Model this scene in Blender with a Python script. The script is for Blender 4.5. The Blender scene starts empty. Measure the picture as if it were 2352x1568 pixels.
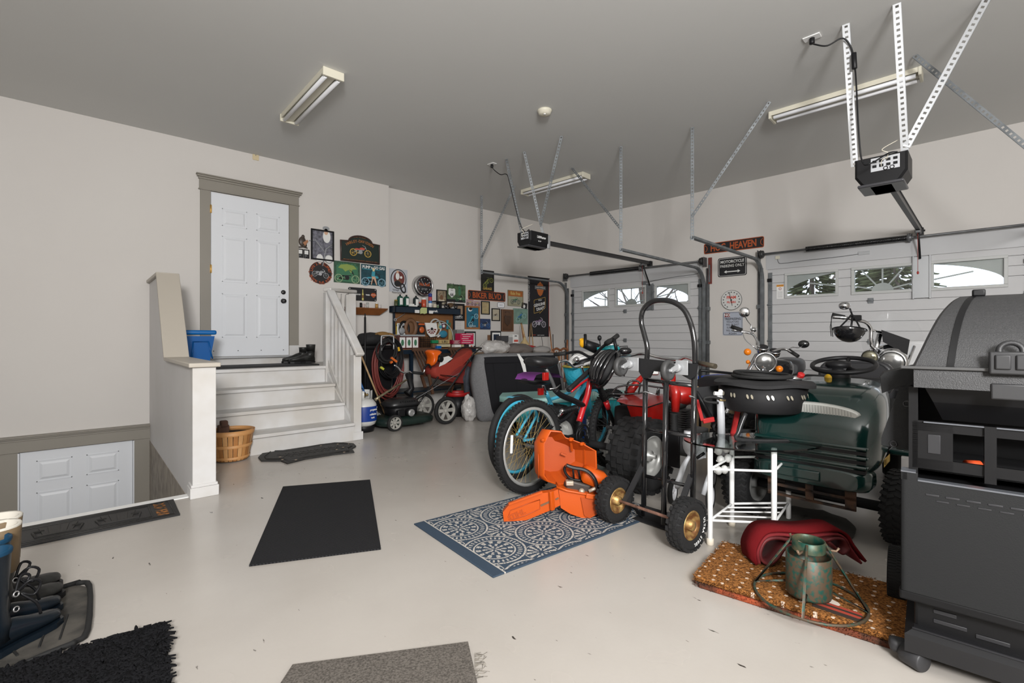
import bpy, bmesh, math, random
from mathutils import Vector as V, Matrix as M, noise
PI = math.pi
random.seed(7)
SC = bpy.context.scene
COL = SC.collection
# ---------------- camera, world, lights, exposure ----------------
FP, CX, HY, CH = 1100.0, 1176.0, 774.0, 1.155      # focal length (px of 2352), centre, horizon row, camera height
AZ, BE = math.radians(48.0), math.radians(3.3)
cd = bpy.data.cameras.new('camera'); cam = bpy.data.objects.new('camera', cd); COL.objects.link(cam)
cd.sensor_width = 36; cd.lens = 36*FP/2352; cd.shift_y = -10/2352; cd.clip_start = .05
cam.location = (0, 0, CH); cam.rotation_euler = (PI/2, 0, AZ-PI/2)
SC.camera = cam
W = bpy.data.worlds.new('sky'); SC.world = W; W.use_nodes = True
W.node_tree.nodes['Background'].inputs[0].default_value = (.80, .88, 1, 1)
W.node_tree.nodes['Background'].inputs[1].default_value = 2.2
SC.view_settings.view_transform = 'Standard'; SC.view_settings.look = 'None'
SC.view_settings.gamma = 1; SC.view_settings.exposure = 0.0; SC.view_settings.use_curve_mapping = False
def area(name, loc, target, sx, sy, power, col=(1, 1, 1)):
    l = bpy.data.lights.new(name, 'AREA'); l.shape = 'RECTANGLE'; l.size = sx; l.size_y = sy; l.energy = power; l.color = col
    o = bpy.data.objects.new(name, l); COL.objects.link(o); o.location = loc
    o.rotation_euler = (V(target)-V(loc)).to_track_quat('-Z', 'Y').to_euler(); return o
area('flash_bounce_light', (-.95, -1.95, 2.42), (4.6, 3.9, 1.9), .8, .8, 392, (1, .99, .985))
area('room_fill_light', (.8, -2.8, 2.3), (4, 3.5, 1.2), 3.0, 2.0, 100, (1, .985, .965))
# ---------------- helpers ----------------
F2 = V((math.cos(AZ), math.sin(AZ))); R2 = V((math.sin(AZ), -math.cos(AZ)))
BD = V((-math.sin(BE), math.cos(BE))); BN = V((math.cos(BE), math.sin(BE)))
YA = 7.0
def dr(px): return F2+R2*((px-CX)/FP)
_c = dr(1269.6); CORN = _c*(YA/_c.y); KB = CORN.dot(BN)
def wa(px, py, off=0.0):            # point on the door wall
    d = dr(px); t = (YA-off)/d.y; return V((t*d.x, YA-off, CH+(HY-py)/FP*t))
def wb(px, py, off=0.0):            # point on the garage-door wall
    d = dr(px); t = (KB-off)/d.dot(BN); return V((t*d.x, t*d.y, CH+(HY-py)/FP*t))
def fl(px, py, z=0.0):              # point on the floor (or at height z)
    t = (CH-z)*FP/(py-HY); d = dr(px); return V((t*d.x, t*d.y, z))
def dp(px, py, t):                  # point at distance t
    d = dr(px); return V((t*d.x, t*d.y, CH+(HY-py)/FP*t))
def T(x, y, z=0): return M.Translation((x, y, z))
def RX(a): return M.Rotation(math.radians(a), 4, 'X')
def RY(a): return M.Rotation(math.radians(a), 4, 'Y')
def RZ(a): return M.Rotation(math.radians(a), 4, 'Z')
def frame(o, x, z=(0, 0, 1)):       # matrix with local X along x, Z near z
    x = V(x).normalized(); z = V(z); y = z.cross(x).normalized(); z = x.cross(y)
    return M((( x.x, y.x, z.x, o[0]), (x.y, y.y, z.y, o[1]), (x.z, y.z, z.z, o[2]), (0, 0, 0, 1)))
_mats = {}
def mat(name, c, r=.5, m=0.0, bump=0, bs=40, var=0, vs=6, tr=0, emi=0, coat=0, ior=1.45, c2=None, al=1, spec=.5, dist=.002):
    if name in _mats: return _mats[name]
    k = bpy.data.materials.new(name); k.use_nodes = True; nt = k.node_tree; b = nt.nodes['Principled BSDF']
    I = b.inputs; I['Base Color'].default_value = (*c, 1); I['Roughness'].default_value = r; I['Metallic'].default_value = m
    I['IOR'].default_value = ior; I['Specular IOR Level'].default_value = spec
    if tr: I['Transmission Weight'].default_value = tr
    if coat: I['Coat Weight'].default_value = coat; I['Coat Roughness'].default_value = .08
    if al < 1: I['Alpha'].default_value = al
    if emi: I['Emission Color'].default_value = (*c, 1); I['Emission Strength'].default_value = emi
    if bump or var:
        tc = nt.nodes.new('ShaderNodeTexCoord')
    if bump:
        n = nt.nodes.new('ShaderNodeTexNoise'); n.inputs['Scale'].default_value = bs; n.inputs['Detail'].default_value = 4
        nt.links.new(tc.outputs['Object'], n.inputs['Vector'])
        q = nt.nodes.new('ShaderNodeBump'); q.inputs['Strength'].default_value = bump; q.inputs['Distance'].default_value = dist
        nt.links.new(n.outputs['Fac'], q.inputs['Height']); nt.links.new(q.outputs[0], I['Normal'])
    if var:
        n = nt.nodes.new('ShaderNodeTexNoise'); n.inputs['Scale'].default_value = vs; n.inputs['Detail'].default_value = 5
        nt.links.new(tc.outputs['Object'], n.inputs['Vector'])
        rp = nt.nodes.new('ShaderNodeValToRGB'); rp.color_ramp.elements[0].position = .5-.2*(1.2-min(var, 1)); rp.color_ramp.elements[1].position = .62
        cc = c2 or tuple(x*(1-var) for x in c)
        rp.color_ramp.elements[0].color = (*cc, 1); rp.color_ramp.elements[1].color = (*c, 1)
        nt.links.new(n.outputs['Fac'], rp.inputs[0]); nt.links.new(rp.outputs[0], I['Base Color'])
    _mats[name] = k; return k
class MB:
    """collects shapes into one mesh"""
    def __init__(s): s.b = bmesh.new(); s.mi = 0; s.ms = []
    def m(s, material):             # following shapes use this material
        if material not in s.ms: s.ms.append(material)
        s.mi = s.ms.index(material); return s
    def _f(s, vs, smooth=False):
        try: f = s.b.faces.new(vs); f.material_index = s.mi; f.smooth = smooth; return f
        except ValueError: return None
    def box(s, c, d, X=None, bev=0, taper=None):
        X = X or M.Identity(4); hx, hy, hz = d[0]/2, d[1]/2, d[2]/2
        v = []
        for z in (-1, 1):
            k = 1 if (z < 0 or not taper) else taper
            for x, y in ((-1, -1), (1, -1), (1, 1), (-1, 1)):
                v.append(s.b.verts.new(X @ V((c[0]+x*hx*k, c[1]+y*hy*k, c[2]+z*hz))))
        fs = [s._f([v[i] for i in q]) for q in ((3, 2, 1, 0), (4, 5, 6, 7), (0, 1, 5, 4), (1, 2, 6, 5), (2, 3, 7, 6), (3, 0, 4, 7))]
        if bev:
            es = list({e for f in fs for e in f.edges})
            r = bmesh.ops.bevel(s.b, geom=es, offset=min(bev, .49*min(d)), segments=2, profile=.6, affect='EDGES')
            for f in r['faces']: f.material_index = s.mi; f.smooth = True
        return s
    def bb(s, a, b, X=None, bev=0):
        return s.box(tuple((a[i]+b[i])/2 for i in range(3)), tuple(abs(b[i]-a[i]) for i in range(3)), X, bev)
    def bar(s, a, b, w, h, up=(0, 0, 1), bev=0):
        a = V(a); b = V(b); L = (b-a).length
        if abs((b-a).normalized().dot(V(up))) > .98: up = (1, 0, 0)
        return s.box((L/2, 0, 0), (L, w, h), frame(a, b-a, up), bev)
    def tube(s, pts, r, n=8, closed=False, X=None, cap=True):
        pts = [V(p) for p in pts]
        if X: pts = [X @ p for p in pts]
        N = len(pts); rs = r if isinstance(r, (list, tuple)) else [r]*N
        rings = []; up = None
        for i, p in enumerate(pts):
            if closed: t = (pts[(i+1) % N]-pts[i-1])
            else: t = pts[min(i+1, N-1)]-pts[max(i-1, 0)]
            if t.length < 1e-9: t = V((0, 0, 1))
            t.normalize()
            if up is None: up = V((0, 0, 1)) if abs(t.z) < .9 else V((1, 0, 0))
            u = (up-t*up.dot(t))
            if u.length < 1e-6: u = t.orthogonal()
            u.normalize(); w = t.cross(u); up = u
            rings.append([s.b.verts.new(p+(u*math.cos(2*PI*k/n)+w*math.sin(2*PI*k/n))*rs[i]) for k in range(n)])
        for i in range(N if closed else N-1):
            A = rings[i]; B = rings[(i+1) % N]
            o = 0
            if closed and i == N-1:
                o = min(range(n), key=lambda q: (A[0].co-B[q].co).length)
            for k in range(n): s._f([A[k], A[(k+1) % n], B[(k+1+o) % n], B[(k+o) % n]], True)
        if cap and not closed: s._f(rings[0][::-1]); s._f(rings[-1])
        return s
    def lathe(s, prof, X=None, n=24, a0=0, a1=360, smooth=True):
        X = X or M.Identity(4); full = abs(a1-a0) >= 360
        K = n if full else n+1; rings = []
        for r, z in prof:
            if r < 1e-6: rings.append([s.b.verts.new(X @ V((0, 0, z)))]*K); continue
            rings.append([s.b.verts.new(X @ V((r*math.cos(math.radians(a0+(a1-a0)*k/n)), r*math.sin(math.radians(a0+(a1-a0)*k/n)), z))) for k in range(K)])
        for A, B in zip(rings, rings[1:]):
            for k in range(n):
                q = [A[k], A[(k+1) % K], B[(k+1) % K], B[k]]; u = []
                for v in q:
                    if v not in u: u.append(v)
                if len(u) > 2: s._f(u, smooth)
        return s
    def cyl(s, a, b, r, n=16, r2=None):
        a = V(a); b = V(b); q = (b-a).to_track_quat('Z', 'Y').to_matrix().to_4x4(); q.translation = a; L = (b-a).length; r2 = r if r2 is None else r2
        e = min(.12*r, .1*L)
        return s.lathe([(0, 0), (r-e, 0), (r, e), (r2, L-e), (max(r2-e, 0), L), (0, L)], q, n)
    def prism(s, poly, th, X=None, smooth=False):      # polygon in local XY, from z=0 to z=th
        X = X or M.Identity(4)
        a = [s.b.verts.new(X @ V((p[0], p[1], 0))) for p in poly]; b = [s.b.verts.new(X @ V((p[0], p[1], th))) for p in poly]
        s._f(a[::-1]); s._f(b); n = len(a)
        for i in range(n): s._f([a[i], a[(i+1) % n], b[(i+1) % n], b[i]], smooth)
        return s
    def torus(s, R, r, X=None, n=32, m=8, sy=1, a0=0, a1=360):
        X = X or M.Identity(4)
        full = abs(a1-a0) >= 360
        k = n if full else n+1
        return s.tube([X @ V((R*math.cos(math.radians(a0+(a1-a0)*i/n)), sy*R*math.sin(math.radians(a0+(a1-a0)*i/n)), 0)) for i in range(k)], r, m, closed=full)
    def ball(s, c, r, X=None, n=16, z0=-1, z1=1):
        r = (r, r, r) if isinstance(r, (int, float)) else r; X = X or M.Identity(4)
        K = X @ T(*c) @ M.Diagonal((r[0], r[1], r[2], 1)); pr = []; q = max(6, n//2)
        p0, p1 = math.asin(z0), math.asin(z1)
        for i in range(q+1):
            a = p0+(p1-p0)*i/q; pr.append((max(math.cos(a), 0), math.sin(a)))
        if z0 > -1: pr = [(0, z0)]+pr
        if z1 < 1: pr = pr+[(0, z1)]
        return s.lathe(pr, K, n)
    def grid(s, f, nu, nv, smooth=True, cu=False):
        g = [[s.b.verts.new(V(f(i/nu, j/nv))) for j in range(nv+1)] for i in range(nu+(0 if cu else 1))]
        for i in range(nu):
            for j in range(nv): s._f([g[i][j], g[(i+1) % len(g)][j], g[(i+1) % len(g)][j+1], g[i][j+1]], smooth)
        return s
    def loft(s, rings, cap=True, smooth=True, closed=True):
        g = [[s.b.verts.new(V(p)) for p in r] for r in rings]; n = len(g[0])
        for A, B in zip(g, g[1:]):
            for k in range(n if closed else n-1): s._f([A[k], A[(k+1) % n], B[(k+1) % n], B[k]], smooth)
        if cap: s._f(g[0][::-1]); s._f(g[-1])
        return s
    TM = 9
    def text(s, st, size, X, ext=.0006, align='CENTER', sx=1.0, bold=0.0, fit=0):
        c = bpy.data.curves.new('t', 'FONT'); c.body = st; c.size = size; c.align_x = align; c.align_y = 'CENTER'; c.extrude = ext; c.resolution_u = 2
        c.offset = bold*size
        o = bpy.data.objects.new('t', c); me = bpy.data.meshes.new_from_object(o)
        wd = max(v.co.x for v in me.vertices)-min(v.co.x for v in me.vertices)
        if fit: sx = fit/wd
        if sx*wd > MB.TM: sx = MB.TM/wd
        K = X @ M.Diagonal((sx, 1, 1, 1)); vs = [s.b.verts.new(K @ v.co) for v in me.vertices]
        for p in me.polygons: s._f([vs[i] for i in p.vertices])
        bpy.data.objects.remove(o); bpy.data.curves.remove(c); bpy.data.meshes.remove(me); return s
    def arctext(s, st, size, R, mid, X, inward=False, step=None, bold=0.0, sx=1.0):
        n = len(st); step = step or math.degrees(size*.62*sx/R)
        for i, ch in enumerate(st):
            if ch == ' ': continue
            a = mid+((n-1)/2-i)*step*(1 if not inward else -1)
            K = X @ RZ(a) @ T(R, 0, 0) @ RZ(-90 if not inward else 90)
            s.text(ch, size, K, bold=bold, sx=sx)
        return s
def obj(name, mb, material=None, parent=None, world=True, recalc=True):
    b = mb.b
    if recalc: bmesh.ops.recalc_face_normals(b, faces=b.faces[:])
    if parent is not None and world: bmesh.ops.transform(b, matrix=parent.get('_w') and M([parent['_w'][i*4:i*4+4] for i in range(4)]).inverted() or M.Identity(4), verts=b.verts[:])
    me = bpy.data.meshes.new(name); b.to_mesh(me); b.free()
    for k in (mb.ms or [material]): me.materials.append(k)
    o = bpy.data.objects.new(name, me); COL.objects.link(o)
    if parent is not None:
        o.parent = parent
        if '_w' in parent: o['_w'] = list(parent['_w'])
    return o
def tag(o, label, cat, group=None, kind=None):
    if label: o['label'] = label
    if cat: o['category'] = cat
    if group: o['group'] = group
    if kind: o['kind'] = kind
    return o
def thing(name, label, cat, loc=(0, 0, 0), rz=0, group=None, kind=None):
    o = bpy.data.objects.new(name, None); COL.objects.link(o); o.location = loc; o.rotation_euler = (0, 0, math.radians(rz))
    o.empty_display_size = .1
    X = T(*loc) @ RZ(rz); o['_w'] = [x for r in X for x in r]
    return tag(o, label, cat, group, kind)
def struct(name, mb, m=None, parent=None):
    o = obj(name, mb, m, parent, True)
    if parent is None: o['kind'] = 'structure'
    return o
def single(name, mb, m, label, cat, group=None, kind=None, org=None):   # a thing that is one mesh, origin at its base
    b = mb.b
    if org is None:
        xs = [v.co.x for v in b.verts]; ys = [v.co.y for v in b.verts]; zs = [v.co.z for v in b.verts]
        org = V(((min(xs)+max(xs))/2, (min(ys)+max(ys))/2, min(zs)))
    bmesh.ops.transform(b, matrix=T(*(-V(org))), verts=b.verts[:])
    o = obj(name, mb, m); o.location = org; return tag(o, label, cat, group, kind)
def copy_thing(o, loc=None, label=None, rz=None):
    def rec(a, par):
        c = a.copy(); COL.objects.link(c); c.parent = par
        for ch in a.children: rec(ch, c)
        return c
    c = rec(o, None)
    if loc is not None: c.location = loc
    if rz is not None: c.rotation_euler = (0, 0, math.radians(rz))
    if label: c['label'] = label
    return c
def sm(pts, k=4, closed=False):     # Catmull-Rom smoothing of a path
    P = [V(p) for p in pts]; n = len(P); out = []
    for i in range(n if closed else n-1):
        if closed: a, b, c, d = P[i-1], P[i], P[(i+1) % n], P[(i+2) % n]
        else: a, b, c, d = P[max(i-1, 0)], P[i], P[i+1], P[min(i+2, n-1)]
        for j in range(k):
            t = j/k; out.append(.5*((2*b)+(c-a)*t+(2*a-5*b+4*c-d)*t*t+(3*b-a-3*c+d)*t**3))
    if not closed: out.append(P[-1])
    return out
def rrect(w, h, r, n=4):
    o = []
    for cx, cy, a in ((w/2-r, h/2-r, 0), (-w/2+r, h/2-r, 90), (-w/2+r, -h/2+r, 180), (w/2-r, -h/2+r, 270)):
        for k in range(n+1):
            t = math.radians(a+90*k/n); o.append((cx+r*math.cos(t), cy+r*math.sin(t)))
    return o
def ell(a, b, n=32): return [(a*math.cos(2*PI*i/n), b*math.sin(2*PI*i/n)) for i in range(n)]
# common materials
black = mat('black_plastic', (.009, .009, .010), .42, spec=.3)
matte = mat('matte_black', (.008, .008, .009), .7, bump=.2, bs=60)
rubber = mat('rubber', (.011, .011, .011), .75, bump=.3, bs=90)
gloss = mat('gloss_black', (.01, .01, .011), .12, coat=.6)
chrome = mat('chrome', (.75, .76, .78), .12, 1)
steel = mat('galvanised_steel', (.20, .215, .225), .55, .35, var=.35, vs=9)
dsteel = mat('dull_steel', (.17, .175, .18), .45, .6, var=.3, vs=12)
alu = mat('brushed_aluminium', (.40, .41, .42), .42, .4)
white = mat('white_paint', (.78, .78, .77), .4)
whitep = mat('white_plastic', (.8, .8, .79), .4)
red = mat('red_paint', (.40, .015, .012), .3, coat=.4)
redp = mat('red_plastic', (.36, .012, .012), .45)
gold = mat('rusty_gold_rim', (.50, .33, .12), .45, .6, var=.6, vs=30, c2=(.22, .10, .04))
wood = mat('oak_wood', (.42, .17, .06), .5, var=.4, vs=14)
pale = mat('pale_wood', (.45, .29, .15), .6, var=.3, vs=14)
orange = mat('orange_plastic', (.50, .075, .004), .42, bump=.15, bs=200)
teal = mat('teal_paint', (.012, .25, .28), .35, coat=.3)
blue = mat('blue_plastic', (.0, .10, .38), .4)
dkgreen = mat('dark_green_paint', (.004, .028, .026), .25, coat=.5)
ivory = mat('ivory_paint', (.66, .63, .52), .5)
tread = mat('tyre_rubber', (.010, .010, .0105), .8, bump=.4, bs=60)
# ---------------- the room ----------------
def noise_paint(name, c, r, c2, sc, bump=.1, bs=180, spec=.5):
    k = bpy.data.materials.new(name); k.use_nodes = True; nt = k.node_tree; b = nt.nodes['Principled BSDF']; I = b.inputs; I['Roughness'].default_value = r
    I['Specular IOR Level'].default_value = spec
    tc = nt.nodes.new('ShaderNodeTexCoord'); n = nt.nodes.new('ShaderNodeTexNoise'); n.inputs['Scale'].default_value = sc; n.inputs['Detail'].default_value = 3
    rp = nt.nodes.new('ShaderNodeValToRGB'); rp.color_ramp.elements[0].position = .35; rp.color_ramp.elements[1].position = .65
    rp.color_ramp.elements[0].color = (*c2, 1); rp.color_ramp.elements[1].color = (*c, 1)
    n2 = nt.nodes.new('ShaderNodeTexNoise'); n2.inputs['Scale'].default_value = bs
    q = nt.nodes.new('ShaderNodeBump'); q.inputs['Strength'].default_value = bump; q.inputs['Distance'].default_value = .002
    L = nt.links.new
    L(tc.outputs['Object'], n.inputs[0]); L(tc.outputs['Object'], n2.inputs[0]); L(n.outputs[0], rp.inputs[0]); L(rp.outputs[0], I['Base Color']); L(n2.outputs[0], q.inputs['Height']); L(q.outputs[0], I['Normal'])
    return k
wallm = noise_paint('wall_paint', (.625, .60, .57), .75, (.61, .582, .552), .8)
ceilm = noise_paint('ceiling_paint', (.62, .62, .605), .85, (.605, .605, .59), .6)
whitew = noise_paint('white_wall_paint', (.66, .65, .65), .6, (.62, .61, .60), 1.5)
stairw = noise_paint('scuffed_white_paint', (.61, .605, .60), .45, (.52, .495, .46), 3)
trimm = mat('taupe_trim_paint', (.255, .235, .20), .45, var=.05, vs=2)
doorw = mat('white_door_paint', (.70, .72, .75), .4)
floorm = bpy.data.materials.new('painted_concrete'); floorm.use_nodes = True
def _floor():
    nt = floorm.node_tree; b = nt.nodes['Principled BSDF']; I = b.inputs; L = nt.links.new
    tc = nt.nodes.new('ShaderNodeTexCoord'); a = nt.nodes.new('ShaderNodeTexNoise'); a.inputs['Scale'].default_value = 1.1; a.inputs['Detail'].default_value = 6
    rp = nt.nodes.new('ShaderNodeValToRGB'); rp.color_ramp.elements[0].color = (.39, .36, .325, 1); rp.color_ramp.elements[1].color = (.44, .41, .375, 1)
    rp.color_ramp.elements[0].position = .3; rp.color_ramp.elements[1].position = .6
    s = nt.nodes.new('ShaderNodeTexNoise'); s.inputs['Scale'].default_value = 34; s.inputs['Detail'].default_value = 2
    mp = nt.nodes.new('ShaderNodeMapping'); mp.inputs['Scale'].default_value = (1, .35, 1); mp.inputs['Rotation'].default_value = (0, 0, .7)
    r2 = nt.nodes.new('ShaderNodeValToRGB'); r2.color_ramp.elements[0].position = .235; r2.color_ramp.elements[1].position = .27
    r2.color_ramp.elements[0].color = (.09, .08, .07, 1); r2.color_ramp.elements[1].color = (1, 1, 1, 1)
    mx = nt.nodes.new('ShaderNodeMix'); mx.data_type = 'RGBA'; mx.blend_type = 'MULTIPLY'; mx.inputs[0].default_value = 1
    L(tc.outputs['Object'], a.inputs[0]); L(tc.outputs['Object'], mp.inputs[0]); L(mp.outputs[0], s.inputs[0]); L(a.outputs[0], rp.inputs[0]); L(s.outputs[0], r2.inputs[0])
    L(rp.outputs[0], mx.inputs[6]); L(r2.outputs[0], mx.inputs[7]); L(mx.outputs[2], I['Base Color'])
    n = nt.nodes.new('ShaderNodeTexNoise'); n.inputs['Scale'].default_value = 3; r3 = nt.nodes.new('ShaderNodeMapRange'); r3.inputs[3].default_value = .17; r3.inputs[4].default_value = .33
    L(tc.outputs['Object'], n.inputs[0]); L(n.outputs[0], r3.inputs[0]); L(r3.outputs[0], I['Roughness'])
    n4 = nt.nodes.new('ShaderNodeTexNoise'); n4.inputs['Scale'].default_value = 70; q = nt.nodes.new('ShaderNodeBump'); q.inputs['Strength'].default_value = .12; q.inputs['Distance'].default_value = .002
    L(tc.outputs['Object'], n4.inputs[0]); L(n4.outputs[0], q.inputs['Height']); L(q.outputs[0], I['Normal'])
_floor()
X0, Y0, CZ = -2.3, -3.4, 3.572      # room extents behind the camera, ceiling height
PX0, PX1, PY = -1.7, .60, 4.20      # stairwell opening
JX = wa(893, 500).x
def wbp(s, z=0, off=0.0):           # point on garage-door wall at distance s along it
    p = BN*(KB-off)+BD*s; return V((p.x, p.y, z))
SB0 = (V((0, Y0))-BN*KB).dot(BD)/1.0
E1 = wbp(SB0-.1); E2 = wbp(CORN.dot(BD)+.5)
m = MB()
for a, b in (((X0, Y0), (PX0, 7.3)), ((PX0, Y0), (PX1, PY)), ((PX1, Y0), (7.2, 7.3))): m.bb((a[0], a[1], -.1), (b[0], b[1], 0))
m.prism([(7.2, Y0), (E1.x+.1, Y0), (E2.x+.1, 7.3), (7.2, 7.3)], .1, T(0, 0, -.1))
struct('floor', m, floorm)
struct('ceiling', MB().bb((X0-.2, Y0-.2, CZ), (8.4, 7.4, CZ+.1)), ceilm)
m = MB().m(wallm).bb((X0, YA, 0), (JX, YA+.2, CZ)).bb((JX, YA+.09, 0), (8.0, YA+.2, CZ)).bb((PX0-.1, YA, -2.3), (PX1+.1, YA+.2, 0))
struct('wall_back', m)
conc = mat('grey_board', (.36, .32, .27), .8, var=.35, vs=9)
struct('wall_left', MB().bb((X0-.2, Y0, 0), (X0, 7.2, CZ)), wallm)
struct('wall_front', MB().bb((X0-.2, Y0-.2, 0), (8.4, Y0, CZ)), wallm)
m = MB().m(conc).bb((PX1-.006, PY, -2.3), (PX1+.12, YA, -.045)).bb((PX0-.12, PY, -2.3), (PX0, YA, -.1)).bb((PX0, PY-.12, -2.3), (PX1+.12, PY, -.1))
struct('wall_stairwell', m)
struct('floor_stairwell', MB().bb((PX0, PY, -2.35), (PX1, YA, -2.3)), conc)
struct('trim_stairwell_edge', MB().bb((PX0, PY-.075, -.12), (PX1+.01, PY+.012, .006), None, .004), white)
# garage-door wall with two openings
HZ = CH+1.06
D3 = [wb(1312, 700), wb(1613, 700)]; s3 = [p.xy.dot(BD) for p in D3]
D4 = [wb(1763, 700), None]; s4 = [D4[0].xy.dot(BD), None]; s4[1] = s4[0]-2.715
m = MB()
XB = frame(wbp(0), (BD.x, BD.y, 0))  # local x along wall, y = away? set below
ny = XB.col[1].xyz
if V((ny.x, ny.y)).dot(BN) < 0: sgn = -1
else: sgn = 1
def wbb(a0, a1, z0, z1, o0=0.0, o1=-.2):   # box on the wall: s range, z range, offsets into the room
    return ((a0, -sgn*o0, z0), (a1, -sgn*o1, z1))
for q in ((SB0-.2, s4[1], 0, CZ), (s4[1], s4[0], HZ, CZ), (s4[0], s3[1], 0, CZ), (s3[1], s3[0], HZ, CZ), (s3[0], CORN.dot(BD)+.3, 0, CZ)):
    m.bb(*wbb(*q), XB)
struct('wall_right', m, wallm)
# raised-panel door leaf in local coords: x across, z up, y=0 face pointing -y
def panel_door(name, X, w, h, mt, rows, hinges, knobs, trimtop, label=None):
    root = bpy.data.objects.new(name, None); COL.objects.link(root); root['kind'] = 'structure'
    loc = X.translation; root.location = loc; root['_w'] = [x for r in T(*loc) for x in r]
    d = MB(); d.bb((0, -.018, 0), (w, .01, h), X, .002)
    pw = (w-.12*2-.115)/2
    for z0, z1 in rows:
        for k in range(2):
            x0 = .12+k*(pw+.115); x1 = x0+pw
            g = .022                               # moulding ring, sunken field, raised centre
            for a, b in (((x0, z0), (x1, z0+.008)), ((x0, z1-.008), (x1, z1)), ((x0, z0), (x0+.008, z1)), ((x1-.008, z0), (x1, z1))):
                d.bb((a[0], -.023, a[1]), (b[0], -.017, b[1]), X)
            cx, cz, ww, hh = (x0+x1)/2, (z0+z1)/2, x1-x0-2*g, z1-z0-2*g
            A = [(x0+g, z0+g), (x1-g, z0+g), (x1-g, z1-g), (x0+g, z1-g)]; e = .022; B = [(x0+g+e, z0+g+e), (x1-g-e, z0+g+e), (x1-g-e, z1-g-e), (x0+g+e, z1-g-e)]
            va = [d.b.verts.new(X @ V((p[0], -.0182, p[1]))) for p in A]; vb = [d.b.verts.new(X @ V((p[0], -.027, p[1]))) for p in B]
            d._f(vb)
            for i in range(4): d._f([va[i], va[(i+1) % 4], vb[(i+1) % 4], vb[i]])
    obj('door_leaf', d, mt, root)
    for z in hinges: obj('hinge', MB().bb((-.012, -.026, z), (.008, -.012, z+.10), X, .002).cyl(X @ V((-.004, -.03, z-.003)), X @ V((-.004, -.03, z+.103)), .006, 8), mat('brass', (.60, .36, .10), .35, .8), root)
    for i, (kx, kz) in enumerate(knobs):
        k = MB(); Y = X @ T(kx, -.018, kz) @ RX(90)
        k.lathe([(0, 0), (.032, 0), (.034, .006), (.028, .012), (.013, .014), (.012, .03), (.026, .036), (.029, .05), (.022, .062), (0, .064)] if i else [(0, 0), (.03, 0), (.031, .01), (.02, .022), (0, .022)], Y, 20)
        obj('door_knob' if i else 'deadbolt', k, gloss, root)
    return root
dA = wa(484, 818); dB = wa(662, 814)
dz = CH-.245; XD = T(dA.x, YA, dz); w1 = dB.x-dA.x
door1 = panel_door('door_1', XD, w1, 2.065, doorw, ((.24, .80), (.95, 1.53), (1.66, 1.88)), (1.05, 1.80), ((w1-.07, .86), (w1-.07, .74))[::-1][::-1], 0)
for px in (490, 546, 599, 650): obj('screw', MB().cyl((wa(px, 800).x, YA-.022, dz+.07), (wa(px, 800).x, YA-.018, dz+.07), .006, 8), black, door1)
t = MB(); a = wa(457, 600).x; b = wa(685, 600).x; zt = dz+2.075
LZ = .80
t.bb((a+.01, YA-.022, LZ+.15), (dA.x-.004, YA, zt)).bb((dB.x+.008, YA-.022, LZ+.24), (b, YA, zt)).bb((a, YA-.024, zt), (b, YA, zt+.15)).bb((a-.01, YA-.035, zt+.0), (b+.01, YA, zt+.012), None, .003)
t.bb((a-.01, YA-.04, zt+.13), (b+.012, YA, zt+.155), None, .005).bb((a-.025, YA-.055, zt+.155), (b+.03, YA, zt+.178), None, .006).bb((a-.035, YA-.065, zt+.178), (b+.04, YA, zt+.192), None, .004)
obj('door_casing', t, trimm, door1)
obj('threshold', MB().bb((dA.x-.02, YA-.10, dz-.025), (dB.x+.02, YA, dz-.006), None, .004), alu, door1)
t = MB().bb((a, YA-.03, LZ), (dB.x+.005, YA, dz-.025)).bb((dB.x+.008, YA-.025, LZ), (b+.005, YA, LZ+.24)); obj('kick_board', t, stairw, door1)
# lower door at the foot of the stairwell
zl = wa(305, 1010).z; q0 = wa(46, 1100).x; q1 = wa(304, 1100).x
door2 = panel_door('door_2', T(q0, YA-.005, zl-2.03), q1-q0, 2.03, doorw, ((.24, .80), (.95, 1.60), (1.71, 1.93)), (), (), 0)
t = MB(); e = PX1
t.bb((q1+.012, YA-.05, -2.3), (e, YA, zl+.01)).bb((-1.2, YA-.05, -2.3), (q0-.012, YA, zl+.01)).bb((-1.2, YA-.06, zl+.008), (e, YA, zl+.125), None, .003)
t.bb((-1.2, YA-.066, zl+.12), (e, YA, zl+.142), None, .004).bb((-1.2, YA-.082, zl+.142), (e, YA, zl+.158), None, .005).bb((-1.2, YA-.095, zl+.158), (e, YA, zl+.172), None, .004)
obj('door_casing', t, trimm, door2)
obj('door_jamb', MB().bb((q0-.014, YA-.056, -2.3), (q0-.002, YA-.018, zl)).bb((q1+.002, YA-.056, -2.3), (q1+.014, YA-.018, zl)), doorw, door2)
# half wall beside the stairwell
hw = bpy.data.objects.new('wall_stair_partition', None); COL.objects.link(hw); hw['kind'] = 'structure'; hw['_w'] = [x for r in M.Identity(4) for x in r]
x0, x1, yf = .597, .735, 4.07
capz = CH+(HY-822)/FP*(yf/dr(440).y)+.0
prof = [(yf+.02, -.05), (YA, -.05), (YA, None), (None, None)]
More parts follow.
